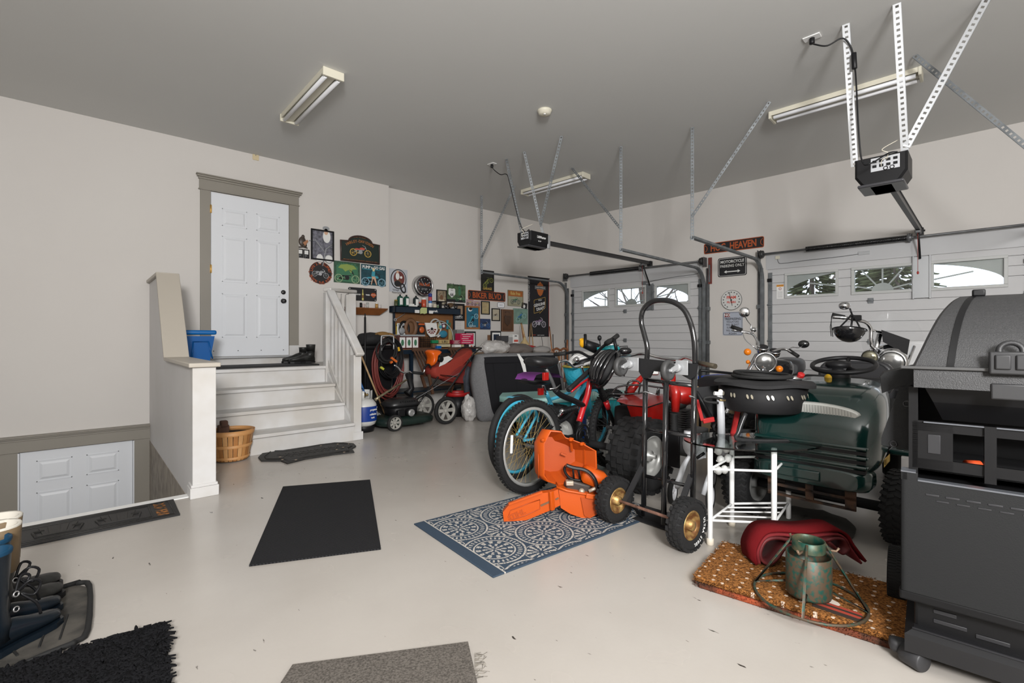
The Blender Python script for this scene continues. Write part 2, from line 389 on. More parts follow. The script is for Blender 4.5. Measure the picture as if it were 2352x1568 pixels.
# raking top: from cap end (y=yb) up to (y=yt, z=zt) then level to the wall
def yof(px): d = dr(px); t = x0/d.x; return t*d.y, t
yb, tb = yof(382); yt_, tt = yof(373)
zt2 = CH+(HY-622)/FP*tt
yb = 4.95; yt_ = 5.85
def on(px, py, x):
    d = dr(px); t = x/d.x; return V((x, t*d.y, CH+(HY-py)/FP*t))
pA = on(343, 648, x0); pB = on(366, 626, x0); pC = on(385, 820, x0); pD = on(441, 832, x0)
zc = pD.z-.035
m = MB().prism([(yf+.03, -.045), (YA, -.045), (YA, pB.z-.03), (pB.y, pB.z-.03), (pC.y, zc), (yf+.03, zc)], x1-x0, M(((0, 0, 1, x0), (1, 0, 0, 0), (0, 1, 0, 0), (0, 0, 0, 1))))
obj('partition', m, whitew, hw)
obj('end_post', MB().bb((x0-.004, yf, .0), (x1+.004, yf+.11, zc), None, .003), stairw, hw)
m = MB().bb((x0-.02, yf-.016, 0), (x1+.02, yf+.12, .075), None, .003).bb((x0-.014, yf-.01, .075), (x1+.014, yf+.12, .095), None, .004); obj('base_moulding', m, stairw, hw)
capm = mat('beige_cap_paint', (.46, .42, .36), .4)
m = MB(); xo0, xo1 = x0-.03, x1+.03
m.bb((xo0, yf-.03, zc), (xo1, pC.y+.01, zc+.032), None, .007)
m.bar(((xo0+xo1)/2, pC.y, zc+.012), ((xo0+xo1)/2, pB.y, pB.z-.012), xo1-xo0, .03, (0, -1, .2), .006)
m.bb((xo0, pB.y-.012, pB.z-.028), (xo1, YA, pB.z+.004), None, .007)
obj('cap', m, capm, hw)
# stairs
st = thing('stairs', 'white painted four-riser wooden stairs up to the white entry door', 'stairs', (1.5, 5.2, 0))
NY = [5.13, 5.40, 5.68, 5.96]; xr = 2.27; LXR = 2.86
for i in range(4):
    z = .2*(i+1); y = NY[i]+.03
    obj('riser', MB().bb((x1+.003, y, z-.2 if i else .001), (xr if i < 3 else xr+.06, y+.02, z-.025)), stairw, st)
    if i < 3: obj('tread', MB().bb((x1+.003, NY[i], z-.034), (xr-.0, NY[i]+.32, z), None, .006), stairw, st)
m = MB().bb((x1+.003, NY[3], LZ-.036), (2.33, YA-.003, LZ), None, .006).bb((2.33, NY[3]+.30, LZ-.036), (LXR, YA-.003, LZ)); obj('landing', m, stairw, st)
m = MB().bb((2.30, 5.98, 0), (2.33, 6.95, LZ-.036)).prism([(5.16, 0), (6.0, 0), (6.0, .76), (5.75, .56), (5.48, .37), (5.2, .17)], .03, M(((0, 0, 1, xr), (1, 0, 0, 0), (0, 1, 0, 0), (0, 0, 0, 1)))); obj('stringer', m, stairw, st)
rl = thing('stair_railing', 'white wooden railing with square balusters on the right side of the stairs', 'railing', (2.3, 5.3, 0))
npb = fl(819, 1003); nx = 2.36; ny_ = 5.19
zr = lambda px, py, x, y: None
def at_y(px, py, y): d = dr(px); t = y/d.y; return V((t*d.x, y, CH+(HY-py)/FP*t))
bot = at_y(818, 815, 5.21); top = at_y(755, 668, 5.99)
obj('newel_post', MB().bb((bot.x-.045, 5.17, 0), (bot.x+.045, 5.26, bot.z), None, .004).bb((bot.x-.06, 5.155, 0), (bot.x+.06, 5.275, .09), None, .004), stairw, rl)
obj('newel_post', MB().bb((top.x-.05, 5.95, LZ-.26), (top.x+.045, 6.04, top.z-.02), None, .004), stairw, rl)
e2 = dp(806, 671, 6.5)
obj('corner_post', MB().bb((e2.x-.05, e2.y-.05, 0), (e2.x+.05, e2.y+.05, e2.z-.02), None, .004), stairw, rl)
hr0 = V((top.x, 5.93, top.z)); hr1 = V((bot.x+.01, 5.12, bot.z-.0))
obj('handrail', MB().bar(hr0, hr1, .10, .045, (0, 0, 1), .015), stairw, rl)
obj('level_rail', MB().bar(V((top.x-.04, 5.95, top.z+.012)), V((e2.x+.05, e2.y+.03, e2.z+.012)), .11, .045, (0, 0, 1), .012), stairw, rl)
b0 = V((top.x, 5.96, LZ+.05)); b1 = V((bot.x, 5.25, .10))
obj('bottom_rail', MB().bar(b0, b1, .05, .06), stairw, rl)
for i in range(6):
    f = (i+.8)/6.6; p = b0.lerp(b1, f); q = hr0.lerp(hr1, f*.93+.03); obj('baluster', MB().bb((p.x-.018, p.y-.018, p.z), (q.x+.018 if False else p.x+.018, p.y+.018, q.z-.02)), stairw, rl)
for i in range(4):
    f = (i+.9)/4.8; p = V((top.x, 5.99, 0)).lerp(V((e2.x, e2.y, 0)), f); obj('baluster', MB().bb((p.x-.018, p.y-.018, LZ+.0 if True else 0), (p.x+.018, p.y+.018, top.z-.01)), stairw, rl)
# ---------------- garage doors, tracks, openers, ceiling fittings ----------------
def cl(px, py, z=CZ): return fl(px, py, z)
def ps(px, py, s):                  # point in the vertical plane at distance s along the garage-door wall
    d = dr(px); t = s/d.dot(BD); return V((t*d.x, t*d.y, CH+(HY-py)/FP*t))
def DB(s, z=0, off=0.0):            # wall frame: X to the right as seen from inside, Y outwards, Z up
    p = wbp(s, z, off); return M(((-BD.x, BN.x, 0, p.x), (-BD.y, BN.y, 0, p.y), (0, 0, 1, z), (0, 0, 0, 1)))
def ddoor(n, s, wins, joints, top, label=None):
    root = bpy.data.objects.new('door_%d' % n, None); COL.objects.link(root); root['kind'] = 'structure'
    X = DB(s); o = X.translation; root.location = o; root['_w'] = [x for r in T(*o) for x in r]
    Wd = 2.715; gp = mat('grey_door_panel', (.54, .54, .545), .5, bump=.25, bs=320)
    hs = [0]+joints+[top]
    for i in range(4):
        d = MB(); z0, z1 = hs[i]+.003, hs[i+1]-.003
        if i < 3 or not wins:
            k = 4
            for j in range(k):
                a = z0+(z1-z0)*j/k; b = z0+(z1-z0)*(j+1)/k; d.bb((0, .02, a), (Wd, .06, b-.009 if j < k-1 else b), X).bb((0, .050, b-.012), (Wd, .056, b+.006), X)
        else:
            wz0, wz1 = wins[0]
            for a, b in ((z0, wz0), (wz1, z1)):
                d.bb((0, .02, a), (Wd, .06, b), X)
            xs = [0]+[v for w in wins[1:] for v in w]+[Wd]
            for a, b in zip(xs[::2], xs[1::2]):
                for j in range(3):
                    u = wz0+(wz1-wz0)*j/3; v = wz0+(wz1-wz0)*(j+1)/3; d.bb((a, .02, u), (b, .06, v-.008), X).bb((a, .048, v-.01), (b, .05, v+.001), X)
        obj('door_section', d, gp, root)
    if wins:
        wz0, wz1 = wins[0]; H = wz1-wz0; xm = sum(wins[2])/2
        fm = mat('window_frame_grey', (.50, .51, .50), .45); gl = mat('window_glass', (.95, .97, .97), .02, tr=1, ior=1.45); ins = mat('grille_insert', (.50, .53, .51), .5)
        a_, b_ = 1.15*1.0, H*.93
        for k, (xa, xb) in enumerate(wins[1:]):
            e = .024; f = MB()
            f.bb((xa-.012, -.0, wz0-.012), (xb+.012, .025, wz0+e), X, .004).bb((xa-.012, -.0, wz1-e), (xb+.012, .025, wz1+.012), X, .004)
            f.bb((xa-.012, -.0, wz0+e), (xa+e, .025, wz1-e), X, .004).bb((xb-e, -.0, wz0+e), (xb+.012, .025, wz1-e), X, .004)
            for q in range(4):
                for zz in (wz0+.006, wz1-.006): f.cyl(X @ V((xa+.05+q*(xb-xa-.1)/3, -.003, zz)), X @ V((xa+.05+q*(xb-xa-.1)/3, .004, zz)), .004, 6)
            w = obj('window_frame', f, fm, root)
            obj('glass', MB().bb((xa+.01, .034, wz0+.01), (xb-.01, .038, wz1-.01), X), gl, w)
            g = MB(); Y = X @ T(0, .052, 0) @ RX(90)     # local x, z(up) in XY
            za, zb = wz0+.01, wz1-.01; zc = wz0+.028; N = 14
            arc = lambda x: zc+b_*math.sqrt(max(0, 1-((x-xm)/a_)**2))
            if k != 1:
                sg = -1 if k == 0 else 1; xo = xm+sg*a_*.985; xe = (xb-.01) if k == 0 else (xa+.01); xf = (xa+.01) if k == 0 else (xb-.01)
                pts = [(xf, za), (xf, zb), (xe, zb), (xe, arc(xe))]+[(xe+(xo-xe)*j/N, arc(xe+(xo-xe)*j/N)) for j in range(1, N+1)]
                xo = max(min(xo, xb-.03), xa+.03)
                pts = [(x if (xa+.01 <= x <= xb-.01) else (xf), z) for x, z in pts]
                g.prism(pts+[(pts[-1][0], za)], .008, Y)
                g.bb((xa+.01, .044, za), (xb-.01, .052, zc), X)
                xr0 = xe; zr0 = zc+.10; x1r = xe+(xo-xe)*.60; g.bar(X @ V((xe, .048, zr0)), X @ V((x1r, .048, min(arc(x1r), zc+.17))), .008, .018)
                if k == 0 and n == 3: g.bb((xe-.10, .044, zc), (xe-.085, .052, zb-.06), X)
            else:
                g.prism([(xm+.115*math.cos(t*PI/12), za+.02+.10*math.sin(t*PI/12)) for t in range(13)]+[(xm-.115, za), (xm+.115, za)], .008, Y)
                for an in (14, 52, 90, 128, 166):
                    c, s_ = math.cos(math.radians(an)), math.sin(math.radians(an)); L = min(.30/max(abs(c), .01), (zb-za-.02)/max(abs(s_), .01)); g.bar(X @ V((xm+.1*c, .048, za+.02+.09*s_)), X @ V((xm+L*c, .048, za+.02+L*s_)), .008, .017, (0, 1, 0))
                g.bb((xa+.01, .044, zb-.02), (xb-.01, .052, zb), X).bb((xa+.01, .044, za), (xb-.01, .052, za+.02), X).bb((xa+.01, .044, za), (xa+.028, .052, zb), X).bb((xb-.028, .044, za), (xb-.01, .052, zb), X)
            obj('grille', g, ins, w)
    # head board above the leaf, weather strips, hinges, stiles
    obj('head_board', MB().bb((-.02, -.006, top-.012), (Wd+.02, .015, CH+1.25), X), mat('grey_head_board', (.50, .505, .515), .45), root)
    for x in (.0, Wd-.065): obj('end_stile', MB().bb((x+.005, .008, 0), (x+.06, .021, top-.06), X, .002), steel, root)
    for j in joints:
        for x in (.03, Wd/2-.1, Wd-.035):
            h = MB().bb((x-.03, .0, j-.035), (x+.03, .021, j-.006), X, .003).bb((x-.03, .0, j+.006), (x+.03, .021, j+.035), X, .003).cyl(X @ V((x-.035, -.002, j)), X @ V((x+.035, -.002, j)), .011, 8); obj('hinge', h, steel, root)
    for x in (.03, Wd-.035):
        obj('top_roller_bracket', MB().bb((x-.03, -.02, top-.20), (x+.03, .02, top-.15), X, .004), black, root)
    return root
def wxs(n, s):   # window x extents from the photo measurements
    if n == 3: return [(.275, .895), (1.05, 1.69), (1.875, 2.50)]
    return [(.24, .885), (1.055, 1.70), (1.865, 2.515)]
JT = [CH-.603-.0, CH-.059, CH+.485]
zwin = (CH+.585, CH+.930)
sA, sB = s3[0], s4[0]
door3 = ddoor(3, sA, [zwin]+wxs(3, sA), JT, CH+1.03); door4 = ddoor(4, sB, [zwin]+wxs(4, sB), JT, CH+1.03)
tagw = MB().m(whitep).bb((.12, .014, CH+.57), (.215, .019, CH+.78), DB(sB)).m(mat('warning_orange', (.8, .35, .05), .5)).bb((.12, .012, CH+.75), (.215, .015, CH+.78), DB(sB)).m(black).text('WARNING', .018, DB(sB) @ T(.168, .011, CH+.765) @ RX(90)).m(red).torus(.016, .003, DB(sB) @ T(.168, .012, CH+.72) @ RX(90), 16, 4).m(mat('print_grey', (.4, .4, .4), .6))
for i in range(7): tagw.bb((.135, .012, CH+.59+i*.014), (.2, .015, CH+.594+i*.014), DB(sB))
obj('warning_label', tagw, None, door4)
# spring shaft, drums, vertical tracks, curved tracks, horizontal tracks
def rail(s, x, L, zr, hang, name, lab, side):
    t = thing(name, lab, 'door track', wbp(s-x, 0, .1))
    X = DB(s); R = .33; o = -.045
    path = [(x, o, .02), (x, o, 1.0), (x, o, zr-R)]+[(x, o-R+R*math.cos(math.radians(a)), zr-R+R*math.sin(math.radians(a))) for a in range(10, 91, 10)]+[(x, -L, zr)]
    path = [X @ V(p) for p in path]
    m = MB().m(steel)
    for a, b in zip(path, path[1:]):
        m.bar(a, b, .012 if 0 else .028, .052, (X.col[0].xyz))
        m.bar(a+V((0, 0, 0)), b, .034, .012, (X.col[0].xyz))
    obj('track', m, steel, t)
    obj('jamb_angle', MB().bb((x-.035*side-.02, -.006, 0), (x-.035*side+.035, .002, zr-.1), X).bb((x-.012-.05*side, -.05, .1), (x-.005-.05*side, 0, zr+.02), X), dsteel, t)
    for z in (.35, 1.07, 1.62): obj('track_bracket', MB().bb((x-.05*side-.03, -.05, z-.03), (x-.05*side+.035, -.001, z+.03), X, .003), steel, t)
    return t, X
def perf(m, a, b, w, up, hole=.5, pitch=.038, flange=0):
    """perforated steel strap: two rails with cross webs, real holes between"""
    a, b = V(a), V(b); L = (b-a).length; K = frame(a, b-a, up); n = max(2, int(L/pitch)); h = .002
    e = w*.3
    m.bb((0, -w/2, -h), (L, -w/2+e, 0), K).bb((0, w/2-e, -h), (L, w/2, 0), K)
    for i in range(n+1):
        x = L*i/n; m.bb((max(0, x-pitch*.30), -w/2+e, -h), (min(L, x+pitch*.30), w/2-e, 0), K)
    if flange: m.bb((0, w/2-.003, -flange), (L, w/2, 0), K)
    return m
camdir = lambda p: (V((0, 0, CH))-V(p)).normalized()
def hanger(root, p, q, w=.034, name='hanger_strap', fl_=.02, mt=steel):
    mid = (V(p)+V(q))/2; obj(name, perf(MB(), p, q, w, camdir(mid), flange=fl_), mt, root)
KBo = lambda p: KB-p.xy.dot(BN)
for (s, x, px, py, cpx, cpy, brace, nm, lab, sd) in (
    (sA, -.06, 1106, 625, 1106, 453, ((1107, 592), (1182, 427)), 'door_track', 'galvanised door track on the left side of the far garage door', 1),
    (sA, 2.775, 1426, 573, 1426, 348, ((1424, 525), (1313, 385)), 'door_track', 'galvanised door track on the right side of the far garage door', -1),
    (sB, -.06, 1590, 545, 1590, 293, ((1593, 498), (1768, 233)), 'door_track', 'galvanised door track left of the near garage door, crossing the street sign', 1)):
    ss = s-x; p = ps(px, py, ss); L = KBo(p); t, X = rail(s, x, L, p.z, None, nm, lab, sd); q = V((p.x, p.y, CZ))
    q = ps(cpx, cpy, ss); q = V((p.x, p.y, CZ)); hanger(t, p+V((0, 0, -.03)), q, .038)
    b0 = ps(brace[0][0], brace[0][1], ss); b0 = V((p.x, p.y, b0.z)); hanger(t, b0, cl(*brace[1]), .032, 'brace_strap')
p = V((4.9, .75-.0, 2.30)); t, X = rail(sB, 2.775, 2.5, 2.32, None, 'door_track', 'galvanised door track on the right side of the near garage door', -1)
pe = X @ V((2.775, -2.5, 2.32)); hanger(t, V((pe.x, pe.y, 2.3)), cl(2100, 127), .04, 'brace_strap'); 
for s, x0, x1, sp in ((sA, -.10, 2.80, (.55, 1.62)), (sB, -.10, 2.82, (.53, 1.64))):
    t = thing('torsion_spring_shaft', 'long steel shaft with black torsion spring over the %s garage door' % ('far' if s == sA else 'near'), 'spring shaft', wbp(s-1.3, CH+1.24, .1), group=None)
    X = DB(s); z = CH+1.245; o = -.10
    obj('shaft', MB().cyl(X @ V((x0, o, z)), X @ V((x1, o, z)), .0145, 10), dsteel, t)
    obj('cable_drum', MB().cyl(X @ V((x0+.02, o, z)), X @ V((x0+.075, o, z)), .055, 20).cyl(X @ V((x0+.03, o, z)), X @ V((x0+.04, o, z)), .062, 20), mat('dark_cast_metal', (.06, .06, .06), .5, .6), t)
    obj('cable_drum', MB().cyl(X @ V((x1-.075, o, z)), X @ V((x1-.02, o, z)), .055, 20).cyl(X @ V((x1-.04, o, z)), X @ V((x1-.03, o, z)), .062, 20), mat('dark_cast_metal', (.06, .06, .06), .5, .6), t)
    n = int((sp[1]-sp[0])/.012); pts = [(sp[0]+(sp[1]-sp[0])*i/(n*6), o+.036*math.cos(i*PI/3), z+.036*math.sin(i*PI/3)) for i in range(n*6)]
    obj('torsion_spring', MB().tube(pts, .0058, 5, X=X), gloss, t)
    obj('centre_bracket', MB().bb((sp[1]+.02, -.15, z-.05), (sp[1]+.027, .0, z+.05), X, .002).bb((sp[1]-.01, -.0, z-.07), (sp[1]+.05, .006, z+.07), X).cyl(X @ V((sp[1], o, z)), X @ V((sp[1]+.05, o, z)), .045, 14), dsteel, t)
    for xb in (x0, x1): obj('end_bearing_plate', MB().bb((xb-.004, -.14, z-.09), (xb+.003, .0, z+.06), X), dsteel, t)
    w = [X @ V((x0+.05, o-.055, z)), X @ V((x0+.05, o-.04, .1))]; obj('lift_cable', MB().tube(w, .002, 5), dsteel, t)
    w = [X @ V((x1-.05, o-.055, z)), X @ V((x1-.05, o-.04, .1))]; obj('lift_cable', MB().tube(w, .002, 5), dsteel, t)
    # opener bracket panel with side rails on the door leaf belongs to the door
for (d, s, xc, z0, z1, w) in ((door3, sA, 1.80-.02, CH+.49, CH+.95, .11), (door4, sB, 1.80-.02, CH+.49, CH+1.01, .16)):
    X = DB(s); b = MB().bb((xc-w/2, -.004, z0), (xc+w/2, .02, z1), X, .003)
    for e in (-1, 1): b.bb((xc+e*w/2-.016, -.018, z0-.01), (xc+e*w/2+.004, .02, z1+.01), X, .003)
    obj('operator_bracket', b, steel if d == door3 else alu, d)
tr = MB().box((2.82+.03, -.03, CH+.98), (.045, .022, .50), DB(sA)); single('door_sensor_strip', MB().m(mat('rust_red', (.18, .04, .03), .6)).bb((2.83, -.02, CH+.87), (2.885, 0, CH+1.30), DB(sA)).m(steel).bb((2.84, -.03, CH+.90), (2.865, -.018, CH+1.18), DB(sA)), None, 'narrow rust red plate beside the top right corner of the far garage door', 'bracket')
w = MB().tube(sm([DB(sB) @ V(p) for p in ((.14, -.01, CH+1.17), (.15, -.01, CH+1.12), (.2, -.012, CH+1.09), (.5, -.012, CH+1.10), (.9, -.012, CH+1.105), (1.13, -.012, CH+1.115))], 5), .004, 6)
t = thing('door_sensor', 'small beige switch box with wire on the near garage door head', 'sensor', wbp(sB-.14, CH+1.15, .02)); obj('sensor_box', MB().bb((.11, -.02, CH+1.16), (.17, .004, CH+1.21), DB(sB), .004), ivory, t); obj('wire', w, dsteel, t); obj('cable_bracket', MB().bb((1.12, -.012, CH+1.10), (1.25, .0, CH+1.145), DB(sB), .004), alu, t)
w = MB().tube(sm([DB(sA) @ V(p) for p in ((1.70, -.01, CH+.99), (2.0, -.012, CH+1.02), (2.3, -.012, CH+1.04), (2.58, -.012, CH+1.05), (2.66, -.012, CH+1.07), (2.66, -.012, CH+1.13))], 5), .004, 6)
t = thing('door_sensor', 'grey switch box with wire on the far garage door head', 'sensor', wbp(sA-1.7, CH+.98, .02)); obj('sensor_box', MB().bb((1.62, -.02, CH+.95), (1.70, .004, CH+1.01), DB(sA), .004), steel, t); obj('wire', w, dsteel, t)
# openers
def opener(so, pb, hb, straps, outlet, lab, pfx, size, cord, strip):
    c = ps(pb[0], pb[1], so); hd = wbp(so, hb, .03)
    t = thing('garage_door_opener', lab, 'garage door opener', (c.x, c.y, c.z-size[2]/2))
    W_, D_, H_ = size; hz = hb; ax = V((BN.x, BN.y, 0))
    K = frame((c.x, c.y, c.z), ax, (0, 0, 1))       # x towards the door, y left
    body = MB().m(black); r = []
    for x, sc, zz in ((-D_/2, .90, 0), (-D_/2+.02, 1, 0), (D_/2-.05, 1, 0), (D_/2, .8, 0)):
        ring = [(-.5, .5), (-.5, -.12), (-.36, -.42), (-.2, -.5), (.2, -.5), (.36, -.42), (.5, -.12), (.5, .5)]
        r.append([K @ V((x, a*W_*sc, b*H_*sc)) for a, b in ring])
    body.loft(r, smooth=False)
    obj('motor_housing', body, black, t)
    obj('light_cover', MB().bb((-D_/2-.012, -W_*.44, -H_*.50), (D_/2-.06, W_*.44, -H_*.40), K, .01), mat('smoked_plastic', (.05, .05, .055), .25), t)
    lb = MB().m(mat('label_silver', (.45, .46, .48), .5)).bb((-D_/2-.003, -W_*.36, -H_*.02), (-D_/2+.02, W_*.18, H_*.42), K).m(black)
    for i in range(8): lb.bb((-D_/2-.0045, -W_*.32+(i % 4)*W_*.13, H_*(.10+.16*(i//4))), (-D_/2-.002, -W_*.32+(i % 4)*W_*.13+W_*.08, H_*(.19+.16*(i//4))), K)
    for e in (0, .1): lb.torus(.013, .003, K @ T(-D_/2-.005, -W_*(.22-e*1.2), H_*.03) @ RY(90), 12, 4)
    obj('rating_label', lb, None, t)
    a = K @ V((D_/2-.05, 0, -.0)); a.z = c.z+.01; b = wbp(so, hb, .06); obj('rail', MB().bar(a, b, .042, .05).bar(a+V((0, 0, .028)), b+V((0, 0, .028)), .06, .006), mat('dark_rail', (.05, .05, .052), .35, .6), t)
    obj('header_bracket', MB().bb((-.035, -.075, hb-.045), (.035, 0, hb+.04), DB(so), .004).cyl(DB(so) @ V((-.05, -.06, hb)), DB(so) @ V((.05, -.06, hb)), .012, 8), black, t)
    tp = a.lerp(b, .93); dz_ = CH+.93 if so > 3 else CH+.98; e = wbp(so, dz_, .04)
    obj('trolley', MB().box((0, 0, 0), (.14, .05, .03), frame(tp-V((0, 0, .045)), b-a), .004), dsteel, t)
    obj('door_arm', MB().tube([tp-V((0, 0, .06)), tp.lerp(e, .35)+V((0, 0, -.05)), e.lerp(tp, .3)+V((0, 0, -.02)), e], .012, 8), black, t)
    obj('release_cord', MB().tube([tp-V((.03, .0, .06)), tp-V((.03, 0, .52))], .0025, 5).ball(tp-V((.03, 0, .54)), (.012, .012, .02)), mat('red_cord', (.35, .05, .04), .6), t)
    for (q, up, w_) in straps: hanger(t, up if isinstance(up, V) else cl(*up), q(K), w_, 'hanger_strap', .012, strip)
    obj('top_bracket', MB().bb((-D_*.3, -W_*.2, H_*.48), (D_*.3, W_*.2, H_*.56), K, .003), steel, t)
    o = cl(*outlet); ot = thing('ceiling_outlet', 'white ceiling outlet feeding the %s opener' % pfx, 'outlet', (o.x, o.y, CZ-.01))
    obj('cover_plate', MB().box((0, 0, 0), (.12, .075, .008), T(o.x, o.y, CZ-.005) @ RZ(3+90), .003), whitep, ot)
    pts = [V((o.x, o.y, CZ-.05))]+cord(K)
    obj('plug', MB().cyl((o.x, o.y, CZ-.01), (o.x, o.y, CZ-.055), .020, 12), black, t)
    obj('power_cord', MB().tube(sm(pts, 6), .006, 6), black, t)
    obj('wires', MB().tube(sm([K @ V(p) for p in ((-D_/2-.01, -W_*.12, H_*.3), (-D_/2-.05, -W_*.16, H_*.45), (-D_/2-.04, -W_*.05, H_*.62), (-D_/2+.1, -W_*.3, H_*1.0))], 5), .003, 5).tube(sm([K @ V(p) for p in ((-D_/2-.01, -W_*.02, H_*.1), (-D_/2-.05, -W_*.05, H_*.25), (-D_/2-.03, -W_*.15, H_*.35))], 4), .003, 5), mat('cream_wire', (.7, .66, .55), .5), t)
    return t, K
so = wb(1495, 605).xy.dot(BD)
MB.TM = 9
o1, K1 = opener(so, (1226, 554), 2.473, [(lambda K: K @ V((-.10, .12, .09)), (1163, 365), .036), (lambda K: K @ V((.12, -.06, .10)), (1204, 348), .034), (lambda K: K @ V((.0, -.12, .20)), (1290, 312), .036)], (1130, 376),
    'far black garage door opener with white lettering on its side', 'far', (.24, .40, .20), lambda K: [cl(1137, 392, 3.4), dp(1150, 401, 6.5), dp(1163, 400, 6.3), dp(1170, 418, 6.3), dp(1190, 500, 6.3), dp(1205, 532, 6.3), dp(1215, 527, 6.25), K @ V((-.1, .0, .09))], steel)
obj('lettering', MB().text('LiftMaster', .045, K1 @ T(.02, -.1215, .035) @ RX(90), sx=.95, bold=.02).text('1/2 HP', .022, K1 @ T(-.02, -.1215, -.02) @ RX(90)), whitep, o1)
obj('side_cap', MB().bb((.15, -.118, -.09), (.205, -.10, .09), K1, .008), alu, o1)
so = wb(2114, 530).xy.dot(BD)
o2, K2 = opener(so, (2030, 403), 2.475, [(lambda K: K @ V((-.14, .17, .08)), (1943, 55), .05), (lambda K: K @ V((-.08, -.14, .11)), (2060, 8), .05), (lambda K: K @ V((-.10, -.15, .16)), (2268, -4), .05)], (1865, 85),
    'near black garage door opener hanging on perforated steel straps', 'near', (.33, .36, .235), lambda K: [dp(1872, 102, 3.8), dp(1900, 105, 3.75), dp(1935, 88, 3.7), dp(1955, 110, 3.7), dp(1963, 150, 3.7), dp(1967, 200, 3.68), dp(1972, 300, 3.66), dp(1980, 370, 3.66), dp(1998, 376, 3.60), dp(2040, 352, 3.60), K @ V((-.16, -.1, .12))], alu)
obj('inline_connector', MB().cyl(dp(1961, 122, 3.69), dp(1963, 158, 3.69), .018, 10), black, o2)
# fluorescent fixtures, smoke detector, junction cover
def fixture(c, rz, lab, wd=.18, L=1.23, group='ceiling fluorescent fixtures'):
    t = thing('fluorescent_fixture', lab, 'light fixture', (c[0], c[1], CZ-.10), rz, group)
    K = T(c[0], c[1], CZ) @ RZ(rz)
    b = MB(); pr = [(-wd/2, 0), (-wd/2, -.045), (-wd/2+.006, -.045), (-.035, -.02), (-.03, -.055), (.03, -.055), (.035, -.02), (wd/2-.006, -.045), (wd/2, -.045), (wd/2, 0)]
    b.prism(pr, L-.02, K @ M(((0, 0, 1, -L/2+.01), (1, 0, 0, 0), (0, 1, 0, 0), (0, 0, 0, 1)))); obj('housing', b, ivory, t)
    for e in (-1, 1):
        obj('end_cap', MB().bb((e*L/2-.012, -wd/2-.006, -.075), (e*L/2+.012, wd/2+.006, 0), K, .004), ivory, t)
        obj('tube', MB().cyl(K @ V((-L/2+.03, e*wd*.33, -.062)), K @ V((L/2-.03, e*wd*.33, -.062)), .019, 12), mat('fluorescent_tube', (.82, .83, .86), .25), t)
    return t
fixture((1.70, 4.92), 90, 'white two-tube fluorescent fixture on the ceiling over the open floor')
fixture((5.50, 5.13), 93.3, 'white two-tube fluorescent fixture behind the far opener straps')
fixture((5.62, 1.36), 93.3, 'white two-tube fluorescent fixture behind the near opener straps')
p = cl(1251, 253); t = thing('smoke_detector', 'round white smoke detector on the ceiling between the fixtures', 'smoke detector', (p.x, p.y, CZ-.05))
obj('body', MB().lathe([(0, 0), (.075, 0), (.078, -.012), (.07, -.02), (.062, -.045), (.03, -.052), (0, -.053)], T(p.x, p.y, CZ), 28), ivory, t); obj('button', MB().cyl((p.x-.02, p.y-.02, CZ-.05), (p.x-.02, p.y-.02, CZ-.058), .012), whitep, t)
a = wa(587, 357); t = thing('wall_junction_cover', 'small cream blank plate high on the wall just under the ceiling', 'cover plate', (a.x, YA-.02, a.z-.06)); obj('plate', MB().box((a.x, YA-.006, a.z), (.075, .012, .125), None, .003), mat('cream_plastic', (.62, .52, .33), .5), t); obj('screw', MB().cyl((a.x, YA-.014, a.z), (a.x, YA-.01, a.z), .006, 8), dsteel, t)
# ---------------- outside ----------------
gr = MB().bb((8.2, -12, -.15), (40, 22, -.1)); struct('ground_outside', gr, mat('winter_ground', (.30, .29, .24), .9, var=.4, vs=1.2))
br = mat('tree_bark', (.16, .13, .11), .9, var=.3); random.seed(11)
def branch(m, p, d, L, r, dep):
    pts = [p]; q = V(p); e = V(d).normalized()
    for i in range(4):
        e = (e+V((random.uniform(-1, 1), random.uniform(-1, 1), random.uniform(-.5, .7)))*.18).normalized(); q = q+e*L/4; pts.append(q.copy())
    m.tube(pts, [r*(1-.15*i) for i in range(5)], 5 if dep < 2 else 3, cap=False)
    if dep < 4:
        for k in range(4 if dep else 12):
            f = random.choice(pts[1:] if dep else pts[1:]); a = random.uniform(0, 2*PI); nd = (e*.5+V((math.cos(a), math.sin(a), random.uniform(-.1, .8)))*.8); branch(m, f, nd, L*random.uniform(.42, .62), r*.45, dep+1)
for i, (x, y, h) in enumerate(((15, 9.5, 6), (17, 12.5, 7), (16, 7.2, 6.5), (21, 10.5, 8), (15.5, 5.2, 6), (20, 6, 8))):
    m = MB(); branch(m, V((x, y, -.1)), (0, 0, 1), h, .13, 0); single('bare_tree', m, br, 'bare winter tree outside, '+('behind the centre of the far door', 'behind the left window of the far door', 'behind the right window of the far door', 'farthest back beyond the far door', 'outside the wall pier between the doors', 'tallest one outside between the doors')[i], 'tree', 'bare trees outside the garage doors', org=V((x, y, -.1)))
for i, (x, y) in enumerate(((14, 4.0), (15.2, 2.9), (13.5, 2.2))):
    rt = thing('evergreen_tree', ('evergreen tree outside the left window of the near door', 'evergreen tree outside the middle window of the near door', 'smallest evergreen outside the near door')[i], 'tree', (x, y, -.1), group='evergreens outside the near door'); m = MB(); m.tube([(x, y, -.1), (x, y, 4.6)], [.1, .02], 6); obj('trunk', m, br, rt)
    m = MB(); 
    for k in range(900):
        z = random.uniform(.6, 4.4); a = random.uniform(0, 2*PI); R = (4.9-z)*.34*random.uniform(.5, 1); m.tube([(x+.5*R*math.cos(a), y+.5*R*math.sin(a), z), (x+R*math.cos(a), y+R*math.sin(a), z-.1*R)], [.03, .012], 4)
    obj('foliage', m, mat('evergreen_needles', (.10, .12, .05), .9, var=.5, vs=8), rt)
